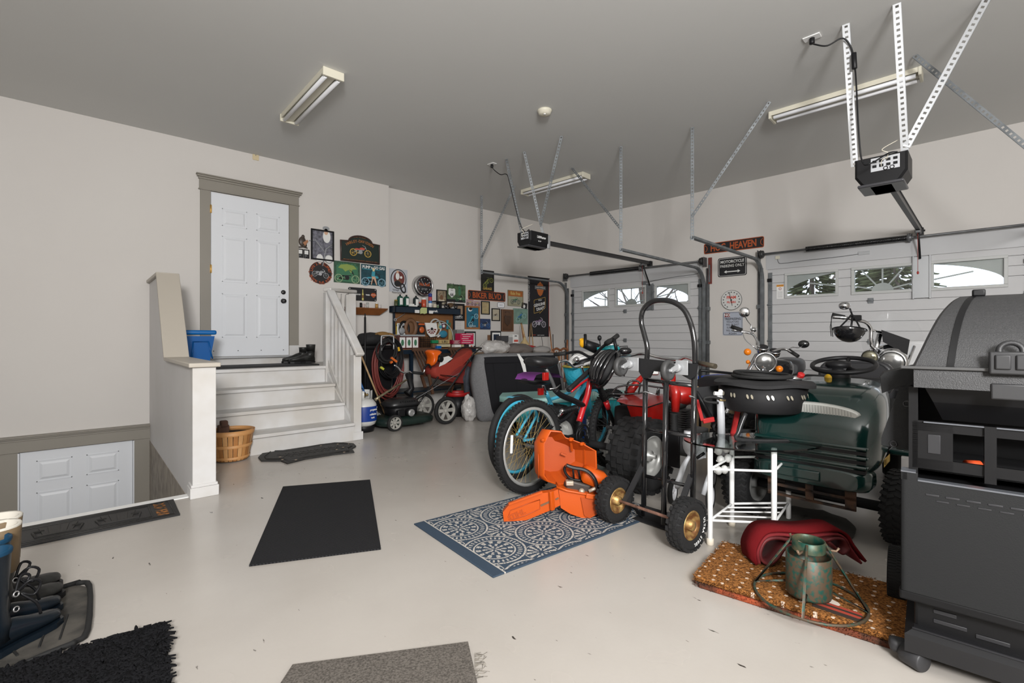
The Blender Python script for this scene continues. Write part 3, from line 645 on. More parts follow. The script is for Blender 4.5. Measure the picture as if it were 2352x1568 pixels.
# ---------------- signs, pictures and clocks on the walls ----------------
def SA(px, py, off=0.0):
    o = off-(.09 if px > 893 else 0); p = wa(px, py, o); return M(((1, 0, 0, p.x), (0, 0, -1, p.y), (0, 1, 0, p.z), (0, 0, 0, 1)))
def SB(px, py, off=0.0):
    p = wb(px, py, off); return M(((-BD.x, 0, -BN.x, p.x), (-BD.y, 0, -BN.y, p.y), (0, 1, 0, p.z), (0, 0, 0, 1)))
def rct(wall, l, t, r, b, off=.004):
    S = SA if wall == 'A' else SB; cx, cy = (l+r)/2, (t+b)/2
    a = S(l, cy, off).translation; c = S(r, cy, off).translation; u = S(cx, t, off).translation; d = S(cx, b, off).translation
    X = S(cx, cy, off); X.translation = (a+c)/2; X.translation.z = (u.z+d.z)/2
    return X, (c-a).length, abs(u.z-d.z)
P_ = lambda n, c, r=.5, **k: mat(n, c, r, **k)
pink = P_('ink_black', (.015, .015, .017)); pwhite = P_('ink_white', (.72, .72, .70)); por = P_('ink_orange', (.42, .085, .022)); pred = P_('ink_red', (.55, .08, .05)); pgold = P_('ink_gold', (.55, .36, .08)); pblue = P_('ink_blue', (.05, .17, .42)); pteal = P_('ink_teal', (.05, .30, .38)); plime = P_('ink_lime', (.24, .33, .08)); pgrey = P_('ink_grey', (.28, .29, .30)); psk = P_('ink_skin', (.60, .38, .26)); pgrn = P_('ink_green', (.05, .17, .09)); pbrn = P_('ink_brown', (.16, .08, .04))
def moto(m, X, s, c1, c2, c3=None, fl_=1):
    """small flat motorcycle drawing, s wide, in the XY plane of X"""
    c3 = c3 or c1; K = X @ M.Diagonal((fl_, 1, 1, 1)); z = .0015; th = .0009
    B = lambda a, b, w: m.bar(K @ V((a[0]*s, a[1]*s, z)), K @ V((b[0]*s, b[1]*s, z)), w*s, .0015, X.col[2].xyz)
    m.m(c1)
    for x in (-.34, .34):
        m.torus(.15*s, .022*s, K @ T(x*s, -.12*s, 0) @ M.Diagonal((1, 1, .08, 1)), 16, 4)
        for k in range(3): a = k*PI/3; B((x-.13*math.cos(a), -.12-.13*math.sin(a)), (x+.13*math.cos(a), -.12+.13*math.sin(a)), .008)
    m.m(c2); B((.34, -.12), (.20, .20), .025); B((.20, .18), (.08, .24), .02); B((-.34, -.12), (.05, -.14), .04); B((-.30, -.02), (.16, .02), .03); B((-.34, -.12), (-.12, .0), .03)
    m.m(c3).prism([(x*s+.07*s, y*s+.07*s) for x, y in ell(.13, .06, 12)], th*2, K).prism([(x*s-.16*s, y*s+.04*s) for x, y in ell(.12, .035, 10)], th*2, K)
    m.m(c2).prism([(x*s-.01*s, y*s-.08*s) for x, y in ell(.10, .09, 10)], th*2.4, K).prism([(x*s+.22*s, y*s+.12*s) for x, y in ell(.03, .035, 8)], th*3, K)
    m.m(c1); B((-.08, -.10), (-.42, -.16), .03)
    return m
def board(name, lab, cat, R, bg, frm=None, fw=.018, th=.006, shape=None, grp=None, rot=0, nb=0):
    X, w, h = R; X = X @ RZ(rot); MB.TM = w*.9
    o = X.translation; t = thing(name, lab, cat, (o.x, o.y, o.z-h/2), group=grp)
    poly = shape(w, h) if shape else [(-w/2, -h/2), (w/2, -h/2), (w/2, h/2), (-w/2, h/2)]
    obj('panel', MB().prism(poly, th, X @ T(0, 0, -.003)), bg, t)
    if frm:
        f = MB()
        if shape:
            f.tube([(p[0], p[1], th*.6) for p in poly], fw/2, 6, closed=True, X=X)
        else:
            for a, b in (((-w/2, -h/2), (w/2, -h/2+fw)), ((-w/2, h/2-fw), (w/2, h/2)), ((-w/2, -h/2+fw), (-w/2+fw, h/2-fw)), ((w/2-fw, -h/2+fw), (w/2, h/2-fw))): f.bb((a[0], a[1], -.003), (b[0], b[1], th+.010), X, .002)
        obj('frame', f, frm, t)
    return t, X @ T(0, 0, th-.003), w, h
def pic(t, m, name='picture'): obj(name, m, None, t)
# --- door wall, upper group
t, X, w, h = board('framed_photo', 'black framed grey photo of a bearded rider at handlebars, beside the door casing', 'picture', rct('A', 714, 528, 766.5, 598), P_('photo_grey_blue', (.19, .19, .23), var=.6, vs=25), black, .022)
m = MB().m(pwhite).prism(ell(.055, .09), .001, X @ T(.06, .13, .001)).m(psk).prism(ell(.03, .045), .001, X @ T(.05, .20, .002)).m(pgrey).prism(ell(.05, .03), .001, X @ T(.05, .25, .002)).tube([(-.19, .04, .002), (-.1, .06, .002), (0, -.06, .002), (.04, -.1, .002)], .008, 5, X=X).m(pwhite).prism(ell(.055, .055), .001, X @ T(.09, -.19, .002)).prism(ell(.05, .07, 9), .001, X @ T(-.04, -.20, .002)).m(pgrey).torus(.058, .006, X @ T(.09, -.19, .002), 20, 5).tube([(.0, -.3, .002), (.05, -.05, .002), (.14, .02, .002)], .01, 5, X=X); pic(t, m)
def arch(w, h):
    b = -h/2; s = h/2-.095; pts = [(-w/2, b), (w/2, b), (w/2, s)]
    R = w*.30; pts += [(R*1.05, s)]+[(R*math.cos(math.radians(a)), s+.095*math.sin(math.radians(a))) for a in range(15, 166, 15)]+[(-R*1.05, s), (-w/2, s)]; return pts
t, X, w, h = board('pub_sign', 'large dark green arched wooden pub sign with a painted motorcycle', 'sign', rct('A', 782.5, 543, 870, 601, .012), P_('sign_dark_green', (.012, .022, .018)), P_('dark_walnut', (.045, .022, .018), .35), .03, .02, arch)
m = MB().m(P_('ink_dull_orange', (.34, .12, .03))).arctext('LIVE TO RIDE', .026, .50, 92, X @ T(0, -.325, 0), sx=1.0).arctext('HARLEY-DAVIDSON', .058, .38, 92, X @ T(0, -.265, 0), sx=.85, bold=.02).text('FROM EAST TO WEST, SPEED IS LIFE', .037, X @ T(0, -.185, 0), sx=.92); obj('lettering', m, None, t)
pic(t, moto(MB(), X @ T(.0, -.02, .0), .34, pgold, pgrey, pred), 'motorcycle_emblem')
def disc(w, h): return ell(w/2, h/2, 36)
t, X, w, h = board('round_tin_sign', 'round black tin sign with orange lettering and a grey motorcycle', 'sign', rct('A', 711, 601.5, 761, 651), pink, P_('dark_red_rim', (.10, .03, .02)), .012, .005, disc)
obj('lettering', MB().m(por).arctext("LIFE'S A JOURNEY", .062, .135, 90, X, step=10.6, bold=.02, sx=.8).arctext('ENJOY THE RIDE', .062, .150, 270, X, True, step=10.6, bold=.02, sx=.8).ball((-.165, 0, 0), .008, X, 6).ball((.165, 0, 0), .008, X, 6), None, t)
pic(t, moto(MB(), X @ RZ(-6), .24, pgrey, P_('ink_lightgrey', (.4, .4, .42)), pgrey), 'motorcycle_emblem')
t, X, w, h = board('tin_sign', 'green tin sign with a lime sky over a motorcycle, left of the teal pump sign', 'sign', rct('A', 766.8, 601, 826.8, 650, .003), P_('sign_green', (.045, .11, .065), var=.4, vs=22), None)
m = MB().m(pgrn).prism(rrect(w*.82, h*.86, .05), .0008, X).m(plime).prism([(-.14, .06), (-.10, .11), (0, .125), (.10, .11), (.15, .06), (.08, .05), (.06, -.01), (.02, .04), (-.03, .01), (-.07, .05)], .001, X @ T(0, 0, .001)); moto(m, X @ T(0, -.05, .001), .38, P_('ink_pale_green', (.30, .42, .25)), pink, pgrn); m.m(P_('ink_dark_green', (.02, .07, .03))).arctext('AMERICAN RUN', .045, .55, 90, X @ T(0, -.42, .001)); pic(t, m)
t, X, w, h = board('tin_sign', 'dark teal tin sign headed PUMP n GO GAS with a standing woman and a motorcycle', 'sign', rct('A', 829.4, 608.5, 886, 655.5), P_('sign_dark_teal', (.015, .07, .09), var=.4, vs=18), None)
m = MB().m(pwhite).text('PUMP n GO GAS', .065, X @ T(0, .115, .001), bold=.03, sx=.80).text('24 hr service', .028, X @ T(-.02, -.175, .001)).m(pteal).bb((-w/2+.02, .08, .0), (w/2-.1, .088, .001), X); moto(m, X @ T(0, -.06, 0), .40, P_('ink_steel_blue', (.25, .42, .52)), pink, pteal)
m.m(psk).prism([(-.05, -.15), (-.035, -.15), (-.015, -.06), (.0, -.06), (.04, -.15), (.055, -.15), (.03, -.04), (.01, .0), (-.04, .0), (-.03, -.06)], .001, X @ T(0, 0, .003)).m(pteal).prism([(-.04, -.02), (.015, -.02), (.02, .06), (-.03, .06)], .001, X @ T(0, 0, .004)).m(P_('ink_blonde', (.65, .55, .30))).prism(ell(.02, .03, 10), .001, X @ T(-.005, .085, .004)); pic(t, m)
t, X, w, h = board('licence_plate_sign', 'black rounded plate sign with a bottle between two emblems, under the teal sign', 'sign', rct('A', 799.7, 661, 865, 690.8), pink, None, shape=lambda a, b: rrect(a, b, .025))
m = MB().m(P_('bottle_yellow', (.55, .50, .15))).prism([(-.014, -.09), (.014, -.09), (.014, .0), (.006, .03), (.006, .075), (-.006, .075), (-.006, .03), (-.014, .0)], .002, X).m(P_('bottle_brown', (.2, .11, .03))).bb((-.015, -.055, 0), (.015, -.01, .003), X).m(pwhite).text('GOOD', .026, X @ T(-.075, -.005, 0), bold=.04).text('TIMES', .026, X @ T(.08, -.005, 0), bold=.04).m(pgrey).prism([(-.20, .0), (-.17, .02), (-.13, .012), (-.16, -.015), (-.19, -.02)], .001, X).m(por).prism([(.125, -.005), (.15, .03), (.20, .03), (.225, -.005), (.175, -.045)], .001, X @ T(0, 0, .0)).m(pwhite).text('MOTOR', .02, X @ T(.175, 0, .001))
for e in (-1, 1):
    for f in (-1, 1): m.prism(ell(.007, .007, 8), .002, X @ T(e*(w/2-.025), f*(h/2-.02), 0))
obj('lettering', m, None, t)
p = wa(695, 555); m = MB().m(P_('dark_bronze', (.06, .045, .035), .4)).ball((p.x, YA-.02, p.z+.07), (.022, .018, .026)).ball((p.x-.01, YA-.02, p.z+.0), (.05, .022, .07)).ball((p.x+.02, YA-.018, p.z-.05), (.035, .015, .03)); t = thing('eagle_ornament', 'small dark eagle ornament on the wall beside the door casing', 'ornament', (p.x, YA-.02, p.z-.08)); obj('body', m, None, t)
obj('wing', MB().prism([(0, 0), (.06, .05), (.075, .03), (.03, -.04)], .012, T(p.x-.01, YA-.032, p.z-.02) @ RX(90)), P_('copper', (.45, .22, .12), .4, m=.5), t); obj('branch', MB().tube([(p.x-.06, YA-.02, p.z-.085), (p.x, YA-.03, p.z-.075), (p.x+.06, YA-.02, p.z-.085)], .008, 6), P_('dark_bronze', (.06, .045, .035), .4), t)
for i, (a, b, c, d) in enumerate(((683.3, 571.5, 696, 591.5), (697.3, 573.3, 710, 593.2))):
    t, X, w, h = board('photo_card', 'small black card with a white photo, %s of the pair under the eagle' % ('left' if i == 0 else 'right'), 'picture', rct('A', a, b, c, d), pink, black, .008, .004, grp='pair of small photo cards')
    pic(t, MB().m(pwhite).bb((-w/2+.012, -.005, .0), (w/2-.012, h/2-.012, .0015), X).m(pgrey).bb((-w/2+.015, -.03, 0), (w/2-.03, -.024, .001), X).bb((-w/2+.015, -.05, 0), (w/2-.05, -.044, .001), X))
# --- set-back wall
t, X, w, h = board('tin_sign', 'pale grey tin sign with a riding figure, next to the wall corner', 'sign', rct('A', 894.5, 618, 935.5, 670.5), P_('sign_pale', (.46, .48, .52)), None)
m = MB().m(pink).torus(.135, .008, X @ M.Diagonal((1, 1.15, .2, 1)) @ T(0, .02, 0), 28, 5).m(P_('ink_maroon', (.15, .04, .035))).prism(ell(.10, .12, 20), .0008, X @ T(.01, .035, 0)).m(pink).torus(.065, .014, X @ T(.08, -.12, .001) @ RZ(20) @ M.Diagonal((.6, 1.15, .2, 1)), 18, 5).prism(ell(.06, .05, 9), .002, X @ T(-.02, -.05, .001)).m(pbrn).prism([(-.08, -.03), (-.02, .02), (.06, -.01), (.02, -.1), (-.05, -.1)], .0025, X).m(pwhite).prism(ell(.035, .06, 12), .003, X @ T(-.02, .07, .0)).prism(ell(.022, .022, 12), .003, X @ T(.045, .055, .001)).m(psk).prism(ell(.02, .025, 10), .003, X @ T(-.02, .14, .001)).m(pink).text('Vintage', .05, X @ T(-.05, -.155, .001), sx=.8).text('Motorcycles', .045, X @ T(-.03, -.2, .001), sx=.8); pic(t, m)
X, w, h = rct('A', 945.7, 631, 989.7, 683, .0); r = h/2*.97; o = X.translation; o = o+V((.0, 0, 0))
t = thing('wall_clock', 'deep chrome wall clock with a black face and orange neon style script', 'clock', (o.x, o.y-.05, o.z-r))
obj('case', MB().lathe([(0, 0), (r, 0), (r, .03), (r*.93, .10), (r*.82, .105), (r*.80, .09)], X, 40), P_('clock_steel', (.6, .6, .6), .25, m=1), t)
obj('face', MB().m(P_('dark_maroon', (.05, .012, .012))).cyl(X @ V((0, 0, .07)), X @ V((0, 0, .094)), r*.80, 36).m(pink).cyl(X @ V((0, 0, .09)), X @ V((0, 0, .097)), r*.74, 36), None, t)
m = MB().m(por).text('Hot Rod', .075, X @ T(0, .02, .0975), bold=.03, sx=.75).m(pgrey).text('garage', .055, X @ T(0, -.05, .0975), sx=.8).m(pwhite)
for k in range(12): m.cyl(X @ V((r*.64*math.cos(k*PI/6), r*.64*math.sin(k*PI/6), .096)), X @ V((r*.64*math.cos(k*PI/6), r*.64*math.sin(k*PI/6), .099)), .007, 8)
obj('lettering', m, None, t)
obj('hand', MB().bar(X @ V((0, 0, .1)), X @ V((-.07, .10, .1)), .008, .002, X.col[2].xyz), pgrey, t); obj('hand', MB().bar(X @ V((0, 0, .101)), X @ V((.10, .07, .101)), .006, .002, X.col[2].xyz), pgrey, t)
t, X, w, h = board('framed_photo', 'black framed sepia photo hanging between the spray can and the green highway sign', 'picture', rct('A', 1002, 665.5, 1026, 701), P_('photo_sepia', (.34, .27, .18), var=.6, vs=20), black, .016)
pic(t, MB().m(pbrn).prism(ell(.035, .05, 10), .001, X @ T(0, -.0, 0)).m(P_('ink_cream', (.6, .54, .42))).prism(rrect(.12, .10, .01), .001, X @ T(.0, -.09, .001)))
t, X, w, h = board('tin_sign', 'green tin sign with a white route shield marked 66 and a rider', 'sign', rct('A', 1026.7, 653, 1069, 694), P_('sign_mid_green', (.085, .15, .07), var=.5, vs=14), None)
m = MB().m(pink).bb((-w/2, -h/2, 0), (w/2, -h/2+.05, .001), X).text('U.S. Route 66', .062, X @ T(-.03, .15, .0), sx=.9, bold=.01).m(pwhite).prism([(-.07, .07), (-.05, .085), (0, .075), (.05, .085), (.07, .07), (.075, -.02), (0, -.085), (-.075, -.02)], .001, X @ T(-.10, -.0, 0)).m(pink).text('66', .075, X @ T(-.10, -.03, .001), bold=.03).text('U S', .032, X @ T(-.10, .05, .001), bold=.03); moto(m, X @ T(.09, -.08, .001) , .22, pgrn, P_('ink_pale_green', (.30, .42, .25)), pink); m.m(pgrn).prism(ell(.03, .07, 10), .003, X @ T(.07, .03, 0)).prism(ell(.022, .026, 10), .003, X @ T(.06, .11, 0)); pic(t, m)
t, X, w, h = board('tin_sign', 'tall black tin sign reading GARAGE behind the end of the left door track', 'sign', rct('A', 1104.8, 621, 1133.6, 669), P_('sign_black', (.02, .02, .018), var=.3), black, .008)
m = MB().m(pgold).text('GARAGE', .062, X @ T(0, -h/2+.05, 0), sx=.9, bold=.02); moto(m, X @ T(0, -.01, 0) @ RZ(35), .28, P_('ink_olive', (.25, .27, .06)), P_('ink_dark_olive', (.12, .14, .04)), P_('ink_olive', (.25, .27, .06))); pic(t, m)
def street(nm, lab, R, txt, size, rot=0):
    t, X, w, h = board(nm, lab, 'sign', R, pink, por, .012, .004, lambda a, b: rrect(a, b, .02), rot=rot)
    m = MB().m(por).text(txt, size, X @ T(0, -.004, 0), bold=.03, fit=.70)
    for e in (-1, 1): m.torus(h*.36, .006, X @ T(e*(w/2+.012), 0, 0) @ RZ(115 if e > 0 else -65), 12, 4, a0=0, a1=130)
    obj('lettering', m, None, t)
street('street_sign', 'black and orange embossed street sign reading BIKER BLVD', rct('A', 1075.3, 669.5, 1160, 689.5), 'BIKER BLVD', .15, 0)
for i, (a, b, c, d) in enumerate(((1071, 687.5, 1088, 702), (1088.8, 691, 1103.5, 703.2))):
    t, X, w, h = board('photo_print', 'pinkish motorcycle photo print, %s of two under the street sign' % ('left' if i == 0 else 'right'), 'picture', rct('A', a, b, c, d), P_('photo_pink', (.42, .28, .29)), None, th=.003, grp='pair of pinkish photo prints'); pic(t, moto(MB(), X, w*.9, pink, pgrey, pgold))
t, X, w, h = board('framed_certificate', 'narrow black framed gold certificate under the street sign', 'picture', rct('A', 1104.5, 691.5, 1124.2, 722), P_('certificate_gold', (.50, .41, .22), var=.25, vs=18), black, .018)
m = MB().m(pbrn)
for k in range(9): m.bb((-w/2+.03, -h/2+.04+k*.028, 0), (w/2-.03-.02*(k % 3), -h/2+.045+k*.028, .001), X)
pic(t, m, 'text_lines')
t, X, w, h = board('framed_poster', 'blue motorcycle poster in an orange wooden frame', 'picture', rct('A', 1067.2, 702.5, 1101.4, 755.5), P_('poster_blue', (.02, .14, .22), var=.2, vs=10), P_('orange_wood', (.32, .13, .04), .4), .032)
m = moto(MB(), X @ T(0, -.03, 0) @ RZ(50), .30, P_('ink_pale_blue', (.35, .55, .62)), pink, pteal); m.m(pwhite).text('ROAD RIDER', .035, X @ T(0, -h/2+.055, 0), sx=.8).prism(ell(.05, .04, 12), .001, X @ T(-.05, .15, 0)).m(pink).prism(ell(.04, .025, 12), .0015, X @ T(-.04, .16, 0)); pic(t, m)
t, X, w, h = board('photo_print', 'dark blue motorcycle print below the gold certificate', 'picture', rct('A', 1101.2, 732, 1126.6, 756.5), P_('photo_navy', (.025, .05, .13), var=.4, vs=20), None); pic(t, moto(MB(), X, w*.9, pblue, pgrey, pink))
t, X, w, h = board('framed_photo', 'black framed cream motorcycle photo left of the brown plaque', 'picture', rct('A', 1128.8, 708, 1147.8, 737), P_('photo_cream', (.45, .40, .30)), black, .018); pic(t, moto(MB(), X, w*.6, pgrey, pink, pbrn))
t, X, w, h = board('carved_plaque', 'dark brown carved wooden plaque with a shield', 'plaque', rct('A', 1150.5, 710.5, 1177.6, 761), P_('plaque_wood', (.11, .05, .022), .4, var=.3), P_('plaque_edge', (.17, .08, .04), .4), .02, .02)
m = MB().m(P_('plaque_relief', (.06, .03, .015), .35)).prism([(0, -.13), (.07, -.07), (.085, .05), (.06, .08), (0, .07), (-.06, .08), (-.085, .05), (-.07, -.07)], .008, X @ T(0, .02, 0)).arctext('MOTOR', .045, .11, 90, X @ T(0, .06, .0), bold=.02).text('CYCLES', .04, X @ T(0, -.19, 0)); m.m(P_('plaque_wood', (.11, .05, .022), .4, var=.3)).text('M', .10, X @ T(0, .02, .008)); obj('carving', m, None, t)
t, X, w, h = board('white_plaque', 'small shiny white plate with clipped corners under the street sign', 'plaque', rct('A', 1142.5, 694.5, 1158.3, 706.5), P_('glazed_white', (.78, .78, .80), .15), P_('dark_trim', (.12, .12, .12)), .008, .005, lambda a, b: rrect(a, b, .025, 2)); pic(t, MB().m(pgrey).text('RIDE', .04, X), 'lettering')
t, X, w, h = board('tin_sign', 'orange and cream tin sign headed Ride Free', 'sign', rct('A', 1165.9, 667, 1200.8, 703), P_('sign_cream', (.36, .36, .25), var=.2, vs=12), P_('sign_edge', (.2, .15, .08)), .006)
m = MB().m(P_('ink_rust', (.38, .12, .03))).bb((-w/2+.01, h*.12, 0), (w/2-.01, h/2-.01, .0012), X).m(P_('ink_script', (.62, .50, .16))).text('Ride Free', .095, X @ T(0, h*.3, .0015), sx=.72, bold=.01); moto(m, X @ T(0, -.04, 0), .26, P_('ink_slate', (.12, .14, .13)), P_('ink_slate', (.12, .14, .13)), pgrn); m.m(pbrn).text('MOTORCYCLE CLUB', .022, X @ T(0, -h/2+.035, 0)); pic(t, m)
t, X, w, h = board('photo_card', 'small tilted black card with a bright white lamp image', 'picture', rct('A', 1198, 695.5, 1210.5, 708.5, .006), pink, None, rot=-8); pic(t, MB().m(pwhite).prism(ell(.033, .036, 14), .001, X @ T(-.005, -.015, 0)))
t, X, w, h = board('tin_sign', 'pale green tin sign with a teal motorcycle, left of the tall banner', 'sign', rct('A', 1178.3, 708.5, 1212, 744), P_('sign_pale_green', (.20, .32, .26), var=.3, vs=10), None, th=.003)
m = moto(MB(), X @ T(0, 0, 0) @ RZ(25), .30, P_('ink_pale_teal', (.30, .50, .48)), P_('ink_deep_teal', (.02, .12, .13)), pblue); pic(t, m)
t, X, w, h = board('wall_banner', 'tall black fabric banner with an orange shield, GENUINE DRAFT and a motorcycle', 'banner', rct('A', 1213.2, 637.5, 1261, 773), P_('banner_black', (.018, .017, .02), .85), None, th=.004)
obj('red_edge', MB().bb((w/2-.012, -h/2, -.001), (w/2, h/2, .002), X), P_('banner_red', (.35, .04, .03), .8), t); obj('hanging_rod', MB().cyl(X @ V((-w/2-.01, h/2, .0)), X @ V((w/2+.01, h/2, 0)), .012, 8), black, t)
m = MB().m(P_('shield_orange', (.45, .13, .03))).prism([(0, -.17), (.06, -.13), (.10, -.04), (.10, .03), (.07, .09), (.04, .10), (0, .14), (-.04, .10), (-.07, .09), (-.10, .03), (-.10, -.04), (-.06, -.13)], .002, X @ T(.04, .40, 0)).m(pgrey).bb((-.115, .375, 0), (.195, .445, .003), X).m(pink).bb((-.105, .385, 0), (.185, .435, .004), X).m(pwhite).text('HARLEY-DAVIDSON', .036, X @ T(.04, .41, .0042), sx=.85, bold=.02); obj('shield_emblem', m, None, t)
m = MB().m(pwhite).text('GENUINE', .085, X @ T(.02, .055, .001) @ RZ(12), sx=.95, bold=.03).text('DRAFT', .085, X @ T(.05, -.03, .001) @ RZ(12), sx=.95, bold=.03).text('Miller', .05, X @ T(.04, .15, .001) @ RZ(12)).text('KEEP IT GENUINE', .026, X @ T(.06, -h/2+.03, .001)).m(pred).text('BREWED', .024, X @ T(-.14, -h/2+.035, .001)).m(pwhite).text('FLSTF/FLSTFI FAT BOY', .048, X @ T(-w/2+.025, .33, .001) @ RZ(90), sx=.95)
m.m(pgold)
for a, b in (((-.14, .14), (.19, .22)), ((.19, .22), (.19, .0)), ((.19, 0), (.02, -.13)), ((.04, -.09), (-.14, -.135)), ((-.14, -.135), (-.14, .02)), ((-.14, .07), (-.14, .14))): m.bar(X @ V((a[0], a[1], .001)), X @ V((b[0], b[1], .001)), .008, .002, X.col[2].xyz)
obj('lettering', m, None, t); pic(t, moto(MB(), X @ T(.01, -.31, 0), .40, P_('ink_silver', (.45, .42, .48)), P_('ink_silver', (.45, .42, .48)), P_('ink_plum', (.25, .16, .27))), 'motorcycle_emblem')
# --- garage-door wall
street('street_sign', 'black and orange embossed street sign reading HOG HEAVEN behind the near door track', rct('B', 1618.5, 552, 1753.5, 575, .004), 'HOG  HEAVEN', .15)
t, X, w, h = board('parking_sign', 'black and white sign reading MOTORCYCLE PARKING ONLY', 'sign', rct('B', 1649.5, 590, 1715, 634), pink, None, shape=lambda a, b: rrect(a, b, .03))
m = MB().m(pwhite).tube([(p[0], p[1], .001) for p in rrect(w-.03, h-.03, .022)], .004, 4, closed=True, X=X).text('MOTORCYCLE', .062, X @ T(0, h*.27, 0), bold=.02, fit=.36).text('PARKING ONLY', .062, X @ T(0, h*.05, 0), bold=.02, fit=.37).bb((-.09, -h*.25-.008, 0), (.09, -h*.25+.008, .001), X)
for e in (-1, 1): m.prism([(e*.085, -h*.25-.025), (e*.125, -h*.25), (e*.085, -h*.25+.025)], .001, X)
obj('lettering', m, None, t)
t, X, w, h = board('dial_thermometer', 'round white wall thermometer reading FRAM FILTERS in red', 'thermometer', rct('B', 1658.5, 667, 1704.5, 711), P_('dial_white', (.62, .62, .60)), P_('dial_rim', (.12, .12, .12), .3), .014, .03, disc)
m = MB().m(P_('ink_bright_red', (.55, .06, .04))).text('FRAM', .062, X @ T(0, .04, 0), bold=.04, fit=.14).text('FILTERS', .042, X @ T(0, -.035, 0), bold=.04, fit=.135).m(pink)
for k in range(15): a = math.radians(-60+k*300/14); m.box((w*.40*math.cos(a+PI/2*0), w*.40*math.sin(a), .0), (.016, .016, .001), X)
obj('lettering', m, None, t); obj('needle', MB().bar(X @ V((.015, -.09, .004)), X @ V((-.03, .13, .004)), .007, .002, X.col[2].xyz).cyl(X @ V((0, 0, 0)), X @ V((0, 0, .008)), .012), black, t)
t, X, w, h = board('warning_sign', 'grey metal sign reading NO TRESPASSING behind the motorcycle mirror', 'sign', rct('B', 1660.5, 716, 1705.8, 770), P_('sign_grey_blue', (.40, .43, .50)), None, shape=lambda a, b: rrect(a, b, .012))
m = MB().m(pink).tube([(p[0], p[1], .0005) for p in rrect(w-.02, h-.02, .02)], .0025, 4, closed=True, X=X).m(P_('ink_dark_red', (.20, .03, .03))).bb((-w/2+.025, h/2-.08, 0), (-w/2+.11, h/2-.02, .001), X).m(pwhite).text('NO', .058, X @ T(-w/2+.067, h/2-.05, .001), bold=.03).m(pgrey)
for k, s_ in enumerate(('TRESPASSING', 'VIOLATORS', 'WILL BE SHOT', 'SURVIVORS', 'WILL BE SHOT', 'AGAIN')): m.m(pink if k == 0 else P_('ink_dark_grey', (.09, .09, .10))).text(s_, .050 if k == 0 else .044, X @ T(0, h/2-.112-k*.046, 0), bold=.02, fit=(.25, .19, .20, .18, .20, .12)[k])
obj('lettering', m, None, t)
MB.TM = 9
# ---------------- rugs, mats, boots, basket, bin ----------------
def slab(name, lab, cat, pts, th, m, z=0, n=1, edge=None):
    mb = MB().m(m).prism([(p[0], p[1]) for p in pts], th, T(0, 0, z)); return single(name, mb, None, lab, cat)
def mapmat(name, fn, r=.95, bump=.6, bs=260):
    k = bpy.data.materials.new(name); k.use_nodes = True; nt = k.node_tree; I = nt.nodes['Principled BSDF'].inputs; I['Roughness'].default_value = r; I['Specular IOR Level'].default_value = .15
    tc = nt.nodes.new('ShaderNodeTexCoord'); n = nt.nodes.new('ShaderNodeTexNoise'); n.inputs['Scale'].default_value = bs; q = nt.nodes.new('ShaderNodeBump'); q.inputs['Strength'].default_value = bump; q.inputs['Distance'].default_value = .004
    nt.links.new(tc.outputs['Object'], n.inputs[0]); nt.links.new(n.outputs[0], q.inputs['Height']); nt.links.new(q.outputs[0], I['Normal'])
    fn(nt, tc, I); return k
def nd(nt, op, a, b=None):
    n = nt.nodes.new('ShaderNodeMath'); n.operation = op
    for i, x in enumerate((a, b)):
        if x is None: continue
        if isinstance(x, (int, float)): n.inputs[i].default_value = x
        else: nt.links.new(x, n.inputs[i])
    return n.outputs[0]
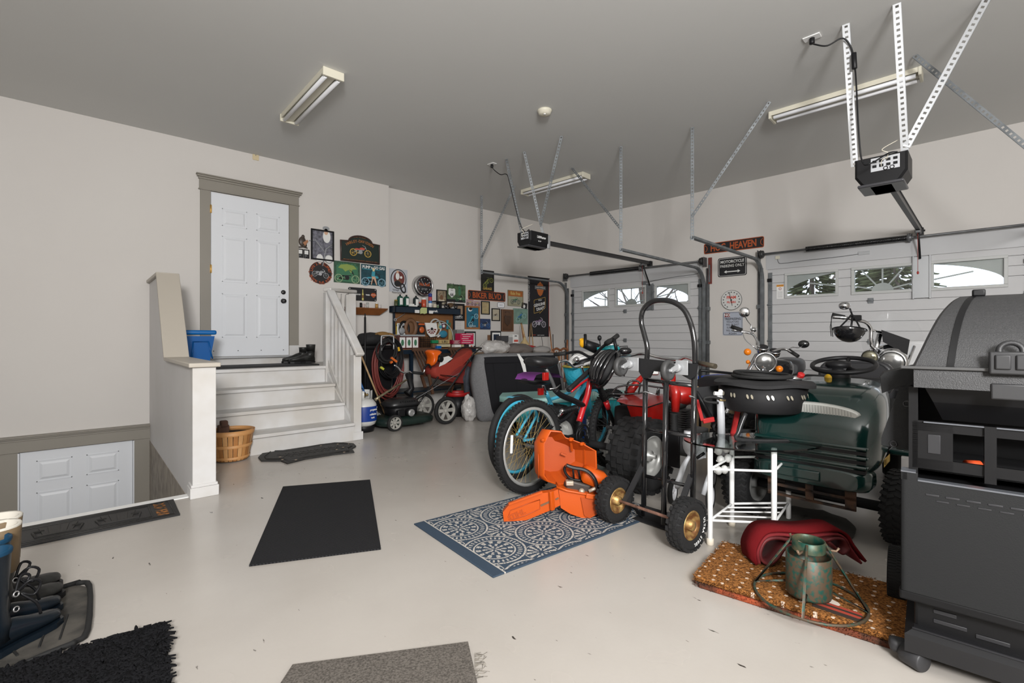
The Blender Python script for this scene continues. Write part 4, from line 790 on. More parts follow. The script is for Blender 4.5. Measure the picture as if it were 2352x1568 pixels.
# blue patterned rug: rings in a hexagonal layout, drawn in the rug's own coordinates
a, b, c, d = fl(953, 1204), fl(1130, 1329), fl(1480, 1195), fl(1205, 1131)
rx = (a+b)/2; rdir = ((c-b)).normalized(); RW = (a-b).length; RL = 1.38
ru = (a-b).normalized()
def blue_fn(nt, tc, I):
    sp = nt.nodes.new('ShaderNodeSeparateXYZ'); nt.links.new(tc.outputs['Object'], sp.inputs[0]); x, y = sp.outputs[0], sp.outputs[1]
    S = .36; fs = []
    def ringfield(ox, oy):
        u = nd(nt, 'SUBTRACT', nd(nt, 'MODULO', nd(nt, 'ADD', x, ox+10*S), S), S/2); v = nd(nt, 'SUBTRACT', nd(nt, 'MODULO', nd(nt, 'ADD', y, oy+10*S), S), S/2)
        r = nd(nt, 'SQRT', nd(nt, 'ADD', nd(nt, 'MULTIPLY', u, u), nd(nt, 'MULTIPLY', v, v))); an = nd(nt, 'ARCTAN2', v, u); return r, an
    r, an = ringfield(0, 0)
    def band(rr, c_, w): return nd(nt, 'LESS_THAN', nd(nt, 'ABSOLUTE', nd(nt, 'SUBTRACT', rr, c_)), w)
    def petals(rr, an_, n, c_, w, th=.1): return nd(nt, 'MULTIPLY', nd(nt, 'GREATER_THAN', nd(nt, 'SINE', nd(nt, 'MULTIPLY', an_, n)), th), band(rr, c_, w))
    L = [band(r, .168, .006), band(r, .112, .0045), petals(r, an, 36, .14, .012, .2), petals(r, an, 12, .088, .014, .1), petals(r, an, 10, .052, .014, .2), petals(r, an, 6, .022, .014, .0)]
    q, aq = ringfield(S/2, S/2)
    out = nd(nt, 'GREATER_THAN', r, .178)
    L += [nd(nt, 'MULTIPLY', out, k) for k in (petals(q, aq, 12, .065, .02, .0), petals(q, aq, 8, .03, .014, .2), band(q, .092, .003))]
    m_ = L[0]
    for k in L[1:]: m_ = nd(nt, 'MAXIMUM', m_, k)
    n = nt.nodes.new('ShaderNodeTexNoise'); n.inputs['Scale'].default_value = 130; nt.links.new(tc.outputs['Object'], n.inputs[0])
    m_ = nd(nt, 'MULTIPLY', m_, nd(nt, 'GREATER_THAN', n.outputs[0], .41))
    edge = nd(nt, 'MULTIPLY', nd(nt, 'GREATER_THAN', x, .075), nd(nt, 'LESS_THAN', nd(nt, 'ABSOLUTE', y), RW/2-.02)); ln = nd(nt, 'LESS_THAN', nd(nt, 'ABSOLUTE', nd(nt, 'SUBTRACT', x, .072)), .004)
    m_ = nd(nt, 'MAXIMUM', nd(nt, 'MULTIPLY', m_, edge), ln)
    mx = nt.nodes.new('ShaderNodeMix'); mx.data_type = 'RGBA'; mx.inputs[6].default_value = (.042, .063, .092, 1); mx.inputs[7].default_value = (.47, .44, .40, 1); nt.links.new(m_, mx.inputs[0]); nt.links.new(mx.outputs[2], I['Base Color'])
K = frame((rx.x, rx.y, 0), rdir); mb = MB().box((RL/2, 0, .004), (RL, RW, .008), None, .003)
o = obj('patterned_rug', mb, mapmat("blue_rug_weave", blue_fn)); o.matrix_world = K; tag(o, 'blue and cream rug with medallion pattern under the orange chainsaw case', 'rug')
def ribs(sc, c1, c2, ang=0):
    def f(nt, tc, I):
        mp = nt.nodes.new('ShaderNodeMapping'); mp.inputs['Rotation'].default_value = (0, 0, ang); w = nt.nodes.new('ShaderNodeTexWave'); w.inputs['Scale'].default_value = sc; w.inputs['Distortion'].default_value = 1.5; w.inputs['Detail'].default_value = 2
        rp = nt.nodes.new('ShaderNodeValToRGB'); rp.color_ramp.elements[0].color = (*c1, 1); rp.color_ramp.elements[1].color = (*c2, 1); nt.links.new(tc.outputs['Object'], mp.inputs[0]); nt.links.new(mp.outputs[0], w.inputs[0]); nt.links.new(w.outputs[0], rp.inputs[0]); nt.links.new(rp.outputs[0], I['Base Color'])
    return f
bm_ = [fl(650, 1119), fl(850, 1103), fl(875, 1262), fl(572, 1301)]
slab('ribbed_floor_mat', 'black ribbed rectangular mat in the middle of the open floor', 'mat', bm_, .008, mapmat('black_rib_carpet', ribs(30, (.008, .008, .009), (.028, .028, .030), math.atan2((bm_[1]-bm_[0]).y, (bm_[1]-bm_[0]).x)), bump=1, bs=150))
gm = [fl(646, 1575), fl(672, 1533), fl(1075, 1480), fl(1105, 1600)]
g0 = V((.30, 1.40, 0)); 
pts = [fl(672, 1533), fl(1075, 1480), fl(1075, 1480)+(fl(1093, 1560)-fl(1075, 1480)).normalized()*.62, fl(672, 1533)+(fl(650, 1567)-fl(672, 1533)).normalized()*.62]
slab('grey_carpet_mat', 'grey woven carpet mat with a frayed corner at the front of the floor', 'mat', pts, .012, mat('grey_carpet', (.14, .125, .11), .95, bump=1, bs=220, var=.5, vs=140, spec=.1))
fr = MB(); random.seed(3)
for i in range(26):
    p = fl(1090, 1500+i*2.4, .006); fr.tube([p, p+V((random.uniform(.01, .035), random.uniform(-.02, .01), -.003)), p+V((random.uniform(.01, .05), random.uniform(-.03, .01), -.004))], .0008, 3)
o = fr; m_ = bpy.data.objects['grey_carpet_mat']; m_['_w'] = [x for r in T(*m_.location) for x in r]; obj('frayed_threads', fr, mat('thread_grey', (.2, .18, .15), .9), m_)
# shaggy rug
random.seed(5)
sp = [fl(379, 1445), fl(60, 1540)]; u = (fl(379, 1445)-fl(120, 1522)).normalized(); v = V((u.y, -u.x, 0)); p0 = fl(379, 1445)
c4 = [p0, p0-u*.62, p0-u*.62+v*.55, p0+v*.55]; mb = MB(); mb.prism([(p.x, p.y) for p in c4], .012)
sh = single('shaggy_rug', mb, mat('shag_black', (.008, .008, .009), .9, spec=.1), 'black shaggy rug in the front left corner', 'rug'); sh['_w'] = [x for r in T(*sh.location) for x in r]
mb = MB()
for i in range(70):
    for j in range(62):
        q = p0-u*(.62*(i+random.random())/70)+v*(.55*(j+random.random())/62); a = random.uniform(0, 6.28); L = random.uniform(.02, .04)
        if (fl(150, 1400)-q).length < .0: continue
        e = V((math.cos(a), math.sin(a), 0)); mb.tube([q+V((0, 0, .008)), q+e*L*.4+V((0, 0, .034)), q+e*L+V((0, 0, .022+random.random()*.012))], [.0055, .006, .003], 4, cap=False)
o = obj('pile', mb, mat('shag_black', (.008, .008, .009)), sh); o['kind'] = 'stuff'
# rubber mats with raised relief
rel = mat('rubber_relief', (.022, .021, .02), .55, bump=.2)
ma = [fl(392, 1136.5), fl(415.7, 1182.8)]; xl = -.62
t = thing('garden_doormat', 'long black rubber mat with chair relief and orange letters beside the stairwell', 'mat', (-.07, 4.0, 0))
y0, y1, xr_ = 3.745, 4.185, .485
y1 = min(y1, 4.12); y1 = 4.12
obj('base', MB().prism([(xl, y0), (.478, y0), (.487, y1), (xl, y1)], .01, T(0, 0, 0)), mat('rubber_black', (.012, .012, .013), .5, bump=.15, bs=120), t)
m = MB()
for a, b in (((xl+.02, y0+.03), (.45, y0+.03)), ((xl+.02, y1-.03), (.45, y1-.03)), ((.455, y0+.03), (.455, y1-.03)), ((.34, y0+.06), (.34, y1-.06)), ((xl+.02, y0+.06), (.34, y0+.06)), ((xl+.02, y1-.06), (.34, y1-.06))): m.tube([(a[0], a[1], .010), (b[0], b[1], .010)], .005, 5)
for k in range(34):
    x = xl+.03+k*.031; 
    for yy in (y0+.045, y1-.045): m.ball((x, yy, .010), (.011, .006, .004), n=6)
for cx in (-.40, -.10, .18):
    for k in range(-2, 3): m.bar((cx+k*.028, y0+.13, .011), (cx+k*.040, y1-.10, .011), .016, .006)
    for s_ in (-1, 1): m.tube([(cx+s_*.09, y0+.10, .012), (cx+s_*.11, y0+.2, .012), (cx+s_*.06, y0+.20, .012)], .007, 5)
    m.bar((cx-.085, y0+.115, .012), (cx+.085, y0+.115, .012), .02, .006)
obj('relief_pattern', m, rel, t); obj('lettering', MB().text('RELAX', .085, T(.40, (y0+y1)/2, .011) @ RZ(90), bold=.02, ext=.002, fit=.27), mat('worn_orange', (.30, .11, .02), .6, var=.6, vs=30, c2=(.03, .02, .01)), t)
q = [fl(x, y) for x, y in ((609, 1037), (650, 1036), (735, 1021), (760, 1018), (790, 1018), (812, 1020), (818, 1026), (808, 1032), (814, 1040), (762, 1046), (700, 1056), (660, 1066), (645, 1060), (600, 1060), (593, 1052))]
t = thing('scroll_doormat', 'dark scroll-edged rubber doormat at the foot of the stairs', 'mat', (1.7, 4.9, 0))
mt = mat('worn_rubber_mat', (.022, .021, .020), .6, bump=.6, bs=70, dist=.006, var=.35, vs=30)
obj('base', MB().prism([(p.x, p.y) for p in q], .012), mt, t)
m = MB(); random.seed(9)
cen = sum((V(p) for p in q), V((0, 0, 0)))/len(q)
m.tube([(p.x+(cen.x-p.x)*.1, p.y+(cen.y-p.y)*.22, .014) for p in q], .006, 4, closed=True)
for k in range(9): m.bar((1.42+k*.07, 4.82, .013), (1.52+k*.07, 4.98, .013), .006, .004).bar((1.52+k*.07, 4.82, .013), (1.42+k*.07, 4.98, .013), .006, .004)
obj('relief_pattern', m, rel, t)
m = MB()
for k in range(14): p = V(q[k % len(q)]).lerp(cen, random.uniform(.08, .4)); m.ball((p.x+random.uniform(-.05, .05), p.y, .014), (.014, .008, .003), n=6)
obj('debris', m, mat('dry_leaf', (.30, .24, .18), .8), t)
single('landing_mat', MB().bb((.80, 6.12, LZ), (2.24, 6.62, LZ+.018), None, .006), mat('black_landing_mat', (.012, .012, .013), .7, bump=.5, bs=100), 'black runner mat on the landing in front of the white entry door', 'mat')
# coir mat (folded / two layers) with white dots and a small painted figure-free patch
ca, cb = fl(1595, 1345), fl(1664, 1262); cu = (fl(2095, 1505)-ca).normalized(); cv = V((-cu.y, cu.x, 0)); cv = (cb-ca).normalized(); CWd = (cb-ca).length
def coir(nt, tc, I):
    n = nt.nodes.new('ShaderNodeTexNoise'); n.inputs['Scale'].default_value = 120; n.inputs['Detail'].default_value = 4; rp = nt.nodes.new('ShaderNodeValToRGB'); rp.color_ramp.elements[0].position = .35; rp.color_ramp.elements[1].position = .65; rp.color_ramp.elements[0].color = (.07, .026, .007, 1); rp.color_ramp.elements[1].color = (.34, .14, .038, 1)
    v = nt.nodes.new('ShaderNodeTexVoronoi'); v.voronoi_dimensions = '2D'; v.inputs['Scale'].default_value = 17; v.inputs['Randomness'].default_value = .35; lt = nd(nt, 'LESS_THAN', v.outputs['Distance'], .13)
    n2 = nt.nodes.new('ShaderNodeTexNoise'); n2.inputs['Scale'].default_value = 250; nt.links.new(tc.outputs['Object'], n2.inputs[0])
    mx = nt.nodes.new('ShaderNodeMix'); mx.data_type = 'RGBA'; mx.inputs[7].default_value = (.62, .50, .40, 1)
    for k in (n, v): nt.links.new(tc.outputs['Object'], k.inputs[0])
    nt.links.new(n.outputs[0], rp.inputs[0]); nt.links.new(rp.outputs[0], mx.inputs[6]); nt.links.new(nd(nt, 'MULTIPLY', lt, nd(nt, 'GREATER_THAN', n2.outputs[0], .42)), mx.inputs[0]); nt.links.new(mx.outputs[2], I['Base Color'])
cmat = mapmat('coir', coir, bump=1, bs=180)
K = frame((ca.x, ca.y, 0), cu); CL = .80
if K.to_3x3().col[1].dot(cv) < 0: print('flip')
def fuzzy(mb, L, Wd_, z0, z1, n, seed, mt):
    random.seed(seed)
    for i in range(n):
        s_ = random.random()*2*(L+Wd_); 
        if s_ < L: x, y, e = s_, 0, (0, -1)
        elif s_ < L+Wd_: x, y, e = L, s_-L, (1, 0)
        elif s_ < 2*L+Wd_: x, y, e = s_-L-Wd_, Wd_, (0, 1)
        else: x, y, e = 0, s_-2*L-Wd_, (-1, 0)
        z = random.uniform(z0, z1); mb.tube([(x-e[0]*.004, y-e[1]*.004, z), (x+e[0]*.009+random.uniform(-.004, .004), y+e[1]*.009+random.uniform(-.004, .004), z+random.uniform(-.003, .005))], .0011, 3, cap=False)
for nm, z, dx, lab, col in (('printed_doormat', 0, .02, 'lower coir doormat with red and dark print showing at its front edge', 0), ('coir_doormat', .024, 0, 'upper coir doormat with white dots under the green tree stand', 1)):
    mb = MB().m(cmat if col else mat('printed_coir', (.30, .06, .02), .95, bump=1, bs=180, var=.9, vs=7, c2=(.05, .02, .01))).box((CL/2+dx, CWd/2-dx*.3, z+.0115), (CL, CWd, .023), None, .006)
    o = obj(nm, mb, None); o.matrix_world = K; tag(o, lab, 'mat'); o['_w'] = [x for r in K for x in r]
    f = MB().m(mb.ms[0]); fuzzy(f, CL, CWd, z+.004, z+.024, 1300, 3+col, None); f2 = obj('fringe_fibres', f, None); f2.parent = o; f2['kind'] = 'stuff'
    if col:
        f = MB().m(P_('print_white', (.60, .52, .45), .95)).prism([(x*.9, y*.8) for x, y in ell(.09, .045, 14)], .0012, T(.47, .13, .0472)).m(P_('print_red', (.32, .04, .02), .95)).prism(rrect(.17, .05, .01), .0014, T(.54, .09, .0472) @ RZ(-6)).m(P_('print_dark', (.03, .018, .012), .95)).prism(rrect(.18, .035, .01), .0012, T(.55, .055, .0472) @ RZ(-6)).prism(rrect(.05, .02, .008), .0016, T(.44, .12, .0474)).prism(rrect(.18, .014, .005), .0016, T(.54, .09, .0474) @ RZ(-6))
        o2 = obj('printed_motif', f, None); o2.parent = o
# folded red rug
K = frame(fl(1760, 1300, .05), cu); rp_ = [(-.02, .0), (.02, .015), (.075, .03), (.10, .10), (.06, .16), (.0, .155)]
def ribbon(mb, path, w, th, K, n=5):
    P = sm([V((x, 0, z)) for x, z in path], n); ring = []
    for i, p in enumerate(P):
        t = (P[min(i+1, len(P)-1)]-P[max(i-1, 0)]).normalized(); nn = V((-t.z, 0, t.x))*th/2
        ring.append([K @ (p+nn+V((0, 0, 0))), K @ (p+nn+V((0, w, 0))), K @ (p-nn+V((0, w, 0))), K @ (p-nn)])
    mb.loft(ring); return mb
redm = mat('red_rug_pile', (.12, .007, .009), .95, bump=.8, bs=200, spec=.1); redb = mat('red_rug_backing', (.13, .018, .02), .6, bump=.4, bs=300)
rr = thing('folded_red_rug', 'dark red rug folded over itself lying on the coir mat behind the tree stand', 'rug', (2.6, .85, .05))
K = frame(fl(1748, 1303, .05), (fl(1950, 1300)-fl(1748, 1303))); W_ = .13
loopL = [(.26, .085), (.20, .11), (.14, .10), (.10, .045), (.055, .012), (.012, .03), (.0, .08), (.03, .14), (.10, .155), (.18, .135), (.26, .12), (.34, .125), (.42, .15), (.48, .14), (.50, .09), (.47, .065), (.44, .085), (.38, .135), (.30, .150)]
out = [(-.022, .0), (-.03, .08), (.02, .165), (.10, .185), (.26, .175), (.42, .185), (.49, .16), (.53, .10), (.60, .01)]
out2 = [(-.006, .012), (-.014, .08), (.025, .152), (.10, .170), (.26, .158), (.42, .170), (.478, .148), (.512, .092), (.575, .006)]
obj('inner_fold', ribbon(MB(), [(x*.86, z*.86+.004) for x, z in loopL], W_, .012, K), redb, rr)
obj('outer_fold', ribbon(MB(), [(x*.86, z*.87+.012) for x, z in out], W_, .012, K), redm, rr)
obj('middle_fold', ribbon(MB(), [(x*.86, z*.87+.006) for x, z in out2], W_, .010, K), mat('red_rug_mid', (.16, .01, .013), .9, bump=.5, bs=200), rr)
# tree stand
ts = fl(1857, 1372, .05); tsz = .048
t = thing('tree_stand', 'rusty green metal tree stand with a round wire foot on the coir mat', 'tree stand', (ts.x, ts.y, tsz), -14)
gm_ = mat('rusty_green_paint', (.010, .06, .045), .5, .2, var=1, vs=60, c2=(.075, .05, .03), bump=.3, bs=60)
K = T(ts.x, ts.y, tsz) @ RZ(-14)
obj('water_can', MB().lathe([(0, .02), (.082, .02), (.085, .03), (.085, .188), (.082, .19), (.079, .185), (.079, .035), (0, .033)], K, 36), gm_, t)
obj('collar', MB().lathe([(.062, .185), (.062, .228), (.059, .230), (.057, .228), (.057, .185), (.062, .185)], K @ T(0, 0, .02), 30), mat('green_collar', (.008, .055, .038), .45, .3, var=.4, vs=25, c2=(.10, .09, .05)), t)
obj('foot_ring', MB().torus(.205, .006, K @ T(0, 0, .006), 48, 6), gm_, t)
for a in (10, 130, 250, 190+120): pass
for a in (25, 115, 205, 295):
    c_, s_ = math.cos(math.radians(a)), math.sin(math.radians(a))
    obj('brace_leg', MB().tube([K @ V((c_*.06, s_*.06, .245)), K @ V((c_*.204, s_*.204, .010)), K @ V((c_*.085, s_*.085, .05))], .0055, 6), gm_, t)
for a in (70, 190, 310):
    c_, s_ = math.cos(math.radians(a)), math.sin(math.radians(a)); obj('thumb_screw', MB().tube([K @ V((c_*.03, s_*.03, .215)), K @ V((c_*.10, s_*.10, .215)), K @ V((c_*.11, s_*.11, .23))], .005, 6), mat('rusty_steel', (.22, .15, .10), .6, .5), t)
# bushel basket with log ends
b = fl(533, 1062); b.z = 0; t = thing('bushel_basket', 'round wooden slat bushel basket beside the partition end post', 'basket', (b.x+.02, b.y+.13, 0)); K = T(b.x+.02, b.y+.13, 0); N = 26
for k in range(N):
    a0, a1 = 360*k/N+.8, 360*(k+1)/N-.8
    obj('slat', MB().lathe([(.0, .008), (.140, .010), (.150, .03), (.19, .27), (.186, .27), (.146, .03), (.0, .014)], K, 2, a0, a1, False), mat('slat_wood_%d' % (k % 3), ((.50, .24, .08), (.40, .17, .05), (.56, .30, .12))[k % 3], .5, var=.2, vs=10), t)
for z, r, h in ((.245, .191, .04), (.13, .171, .03), (.025, .152, .025)): obj('hoop', MB().lathe([(r, z), (r+.007*h/.03, z+h), (r+.005, z+h), (r-.003, z), (r, z)], K, 40), mat('hoop_wood', (.50, .25, .09), .5), t)
obj('inner_hoop', MB().lathe([(.178, .25), (.184, .288), (.181, .288), (.175, .25), (.178, .25)], K, 40), mat('hoop_wood', (.50, .25, .09), .5), t)
bk = mat('split_log', (.12, .06, .04), .9, bump=.8, bs=30, var=.5)
single('firewood_piece', MB().box((b.x-.04, b.y+.16, .27), (.09, .07, .12), None, .01).box((b.x-.035, b.y+.16, .34), (.06, .08, .06), RX(0), .012), bk, 'brown split log poking out of the bushel basket', 'firewood')
single('basket_liner', MB().lathe([(0, .21), (.14, .225), (.165, .25), (.0, .235)], K, 24), matte, 'black liner bag inside the bushel basket', 'bag')
# blue tote on the partition cap
cp = V((.70, 4.60, zc+.034)); t = thing('storage_tote', 'blue plastic storage tote standing on the landing behind the partition cap', 'tote', (1.03, 6.35, LZ), 0)
tl = at_y(424, 757, 6.30); tr_ = at_y(489, 757, 6.30); w = .40; x2 = tr_.x; x1_ = x2-w; ht = tl.z-LZ
cxm = (x1_+x2)/2; ti = MB().loft([[(cxm+sx*(w/2-.07), 6.3+sy*.17, LZ+.02) for sx, sy in ((-1, -1), (1, -1), (1, 1), (-1, 1))], [(cxm+sx*(w/2-.02), 6.3+sy*.21, LZ+ht-.07) for sx, sy in ((-1, -1), (1, -1), (1, 1), (-1, 1))]], smooth=False)
obj('tub', ti, mat('tote_blue', (.0, .09, .32), .4), t); obj('lid', MB().box((cxm, 6.3, LZ+ht-.03), (w, .44, .05), None, .02), mat('tote_lid_blue', (.0, .12, .38), .4), t)
obj('moulded_handle', MB().tube([(cxm-.03, 6.1, LZ+.12), (cxm-.02, 6.085, LZ+ht-.13), (cxm+.12, 6.085, LZ+ht-.13), (cxm+.16, 6.1, LZ+.12)], .008, 5), mat('tote_blue', (.0, .09, .32)), t)
# boots on the landing
def boot(name, lab, loc, rz, h, sc=1.0, m_=None, sole=None, shaft_r=.06, col=None, extra=None, foot=.29, lining=None):
    t = thing(name, lab, 'boot', loc, rz); K = T(*loc) @ RZ(rz); m_ = m_ or rubber; L = foot*sc; R = []
    prof = [(-.10, .045, .02), (-.105, .048, .07)]
    rings = []; n = 16
    def ring(c, rx_, ry, z, tilt=0):
        return [K @ V((c+rx_*math.cos(2*PI*k/n)*1.0, ry*math.sin(2*PI*k/n), z+tilt*math.cos(2*PI*k/n))) for k in range(n)]
    # foot as a horizontal loft along x: sections (x, halfwidth, top height)
    secs = [(-.095, .020, .05), (-.085, .036, .085), (-.05, .042, .11), (0, .042, .115), (.05, .044, .10), (.10, .05, .078), (.15, .052, .062), (.19, .045, .052), (.215, .025, .042), (.222, .008, .03)]
    for x, hw, tp in secs:
        x *= sc*foot/.29; hw *= sc; tp *= sc; q = []
        for k in range(n):
            a = 2*PI*k/n; z = math.sin(a); q.append(K @ V((x, hw*math.cos(a)*(1 if z > -.3 else .93), .018+tp*.5+(tp*.5)*z)))
        rings.append(q)
    b_ = MB().loft(rings); sh_ = [(-.035, .058, .045, .05), (-.038, .056, .048, .11), (-.045, .050, .048, .16), (-.045, shaft_r*.95, shaft_r*.85, h*.6), (-.045, shaft_r*1.05, shaft_r*.98, h-.015), (-.045, shaft_r*1.08, shaft_r, h)]
    q = [ring(c*sc, a*sc, b2*sc, z) for c, a, b2, z in sh_]; q += [ring(-.045*sc, shaft_r*1.0*sc, shaft_r*.92*sc, h), ring(-.045*sc, shaft_r*.92*sc, shaft_r*.85*sc, h-.10)]
    b_.loft(q); o = obj('upper', b_, m_, t)
    so_ = [(x*sc*foot/.29, y*sc) for x, y in ((-.105, 0), (-.09, .034), (-.04, .043), (.03, .040), (.10, .052), (.17, .053), (.215, .035), (.232, 0), (.215, -.035), (.17, -.053), (.10, -.052), (.03, -.040), (-.04, -.043), (-.09, -.034))]
    obj('sole', MB().prism(so_, .022, K), sole or black, t)
    if lining: obj('lining', MB().lathe([(shaft_r*1.07*sc, h-.012), (shaft_r*1.11*sc, h), (shaft_r*1.07*sc, h+.006), (shaft_r*.9*sc, h+.002), (shaft_r*.85*sc, h-.06), (0, h-.07)], K @ T(-.045*sc, 0, 0), 18), lining, t)
    return t, K
ty0 = fl(150, 1470)
tray = thing('boot_tray', 'black ribbed boot tray at the left edge of the floor', 'tray', (-.2, 2.6, 0))
e0, e1 = fl(152, 1345), fl(160, 1478); e2 = fl(0, 1560); pts = [V((e0.x, e0.y+.03, 0)), V((e1.x, e1.y, 0)), V((-.30, 2.19, 0)), V((-.75, 2.22, 0)), V((-.75, 2.95, 0)), V((-.15, 2.98, 0))]
pts = [V((.03, 2.93, 0)), V((.02, 2.50, 0)), V((-.02, 2.43, 0)), V((-.09, 2.41, 0)), V((-.75, 2.25, 0)), V((-.85, 2.85, 0)), V((-.08, 3.0, 0)), V((-.01, 3.0, 0))]
tmat = mat('dusty_rubber', (.075, .068, .058), .8, bump=.4, bs=60, var=.6, vs=9, c2=(.03, .028, .025))
obj('tray_base', MB().prism([(p.x, p.y) for p in pts], .006), tmat, tray); obj('tray_rim', MB().tube(sm([(p.x, p.y, .013) for p in pts], 3, True), .011, 6, closed=True), rubber, tray)
m = MB()
for k in range(12): a = V((-.06-k*.055, 2.50-.012*k, .008)); m.bar(a, a+V((-.10, .33, 0)) if k > 1 else a+V((.02, .2, 0)), .006, .006)
obj('tray_ribs', m, rubber, tray)
navy = mat('navy_rubber', (.005, .009, .014), .28, bump=.05, bs=40); blk = mat('worn_black_boot', (.03, .03, .028), .45, bump=.3, bs=40, var=.6, vs=14)
def bt(px, py, rz, fw=.225):    # origin so that the toe stands at the given pixel
    p = fl(px, py); return (p.x-fw*math.cos(math.radians(rz)), p.y-fw*math.sin(math.radians(rz)), .008)
bl1 = boot('rubber_boot', 'navy rubber boot with laced side at the front of the boot tray', bt(134, 1430, 42, .19), 42, .38, .86, navy, navy, .058, lining=P_('lining_blue', (.0, .035, .08), .6))
bl2 = boot('rubber_boot', 'navy rubber boot behind its pair on the boot tray', bt(135, 1398, 38, .19), 38, .38, .86, navy, navy, .058, lining=P_('lining_blue', (.0, .035, .08), .6))
bk1 = boot('work_boot', 'worn black lace-up boot with a tan shaft, nearer of the pair by the stairwell mat', bt(138, 1368, 44, .21), 44, .40, .95, blk, black, .072, lining=P_('lining_wool', (.55, .52, .46), .95))
bk2 = boot('work_boot', 'worn black lace-up boot with a tan shaft, farther of the pair by the stairwell mat', bt(132, 1344, 46, .21), 46, .40, .95, blk, black, .072, lining=P_('lining_wool', (.55, .52, .46), .95))
for tt, K in (bk1, bk2):
    obj('tan_shaft', MB().lathe([(.070, .22), (.076, .37), (.078, .395), (.074, .396), (.066, .22)], K @ T(-.047, 0, 0), 18), mat('tan_leather', (.16, .11, .06), .6, bump=.3, bs=60), tt)
for tt, K in (bl1, bl2):
    m = MB(); mm = P_('eyelet', (.5, .5, .5), .3, m=.8)
    lp = [(.02, -.02, .20), (.045, -.05, .24), (.075, -.06, .22), (.06, -.05, .18), (.03, -.03, .20), (.06, -.06, .15), (.075, -.06, .10)]
    obj('lace', MB().tube(sm([K @ V(p) for p in lp], 4), .005, 5).tube(sm([K @ V(p) for p in ((.02, -.02, .20), (.055, .0, .25), (.085, .0, .235), (.06, 0, .20), (.03, .0, .2))], 4), .005, 5), black, tt)
    for z in (.155, .21): obj('eyelet', MB().torus(.009, .0025, K @ T(.005, -.045, z) @ RX(80), 12, 4), mm, tt)
boot('hiking_boot', 'dark lace-up boot on the landing beside the railing, nearer the railing', (2.19, 6.42, LZ+.02), 178, .24, 1.0, blk, black, .055)
boot('hiking_boot', 'dark boot on the landing, half hidden behind the other', (2.16, 6.60, LZ+.02), 180, .20, 1.0, blk, black, .055)
# ---------------- workbench corner ----------------
nvy = mat('navy_bench_paint', (.006, .016, .030), .4); peg = mat('pegboard_brown', (.24, .105, .035), .7, var=.25, vs=5)
wbt = thing('workbench', 'navy steel workbench with brown pegboard back and top shelf', 'workbench', (4.4, 6.75, 0))
yb_ = 7.06
L0 = at_y(903, 713, yb_).x; R0 = at_y(1043, 713, yb_).x; zt_ = at_y(1000, 706, 6.86).z; zb_ = at_y(1000, 720, 6.86).z; bz = at_y(1000, 801, 6.45).z
R1 = at_y(1058, 713, 6.86).x; L1 = at_y(908, 713, 6.86).x; RB = at_y(1093, 801, 6.45).x; LB = at_y(880, 801, 6.45).x
pb_ = MB().m(peg).bb((L0, yb_-.006, bz), (R1, yb_+.004, zt_-.02)).m(pink)
for i in range(38):
    for j in range(14): pb_.box((L0+.04+i*.035, yb_-.0065, bz+.08+j*.036), (.006, .002, .006))
obj('pegboard', pb_, None, wbt)
obj('top_shelf', MB().bb((L1, 6.86, zt_-.015), (R1, yb_, zt_), None, .003).bb((L1, 6.86, zb_), (R1, 6.875, zt_), None, .003).bb((L1, 6.86, zb_), (L1+.012, yb_, zt_)).bb((R1-.012, 6.86, zb_), (R1, yb_, zt_)), nvy, wbt)
obj('lettering', MB().text('craft.', .05, M(((1, 0, 0, at_y(1000, 714, 6.86).x), (0, 0, -1, 6.858), (0, 1, 0, at_y(1000, 714.5, 6.86).z), (0, 0, 0, 1))), bold=.03), pwhite, wbt)
for x in (L0, R1-.02): obj('side_post', MB().bb((x-.01, yb_-.03, bz), (x+.02, yb_, zt_)), nvy, wbt)
obj('worktop', MB().m(wood).bb((LB, 6.45, bz-.022), (RB, yb_, bz)).m(nvy).bb((LB, 6.44, bz-.07), (RB, 6.46, bz-.004)), None, wbt)
for x in (LB+.03, at_y(946, 850, 6.45).x, RB-.05):
    for y in (6.47, 7.0): obj('leg', MB().bb((x-.025, y-.02, 0), (x+.025, y+.02, bz-.022)), nvy, wbt)
obj('lower_shelf', MB().bb((LB, 6.5, .3), (RB, 7.0, .32)), nvy, wbt)
def can(name, lab, px, pt, pb2, r, y, mats, kind='can', z0=None):
    a = at_y(px, pb2, y); z0 = zt_ if z0 is None else z0; h = at_y(px, pt, y).z-z0; t = thing(name, lab, kind, (a.x, y, z0)); K = T(a.x, y, z0)
    if name == 'propane_cylinder':
        obj('body', MB().m(mats[0]).lathe([(0, 0), (r*.95, 0), (r, .01), (r, h*.62), (r*.97, h*.72)], K, 20).m(mats[1]).lathe([(r*.97, h*.72), (r*.75, h*.83), (r*.35, h*.87)], K, 20), None, t)
        obj('label', MB().lathe([(r+.001, h*.12), (r+.001, h*.68)], K, 12, -120, -60, True), pwhite, t); obj('valve', MB().cyl((a.x, y, z0+h*.86), (a.x, y, z0+h), r*.3, 10), black, t)
    elif name == 'spray_can':
        obj('body', MB().m(mats[0]).lathe([(0, 0), (r, 0), (r, h*.30)], K, 18).m(mats[1]).lathe([(r, h*.30), (r, h*.48)], K, 18).m(mats[2]).lathe([(r, h*.48), (r, h*.72), (r*.9, h*.76)], K, 18), None, t); obj('cap', MB().cyl((a.x, y, z0+h*.75), (a.x, y, z0+h), r*.98, 18), mats[3], t)
    else:
        obj('body', MB().lathe([(0, 0), (r*.95, 0), (r, .006), (r, h*.78), (r*.85, h*.82), (0, h*.82)], K, 16), mats[0], t); obj('lid', MB().cyl((a.x, y, z0+h*.8), (a.x, y, z0+h), r*.9, 14), mats[1], t)
    return t
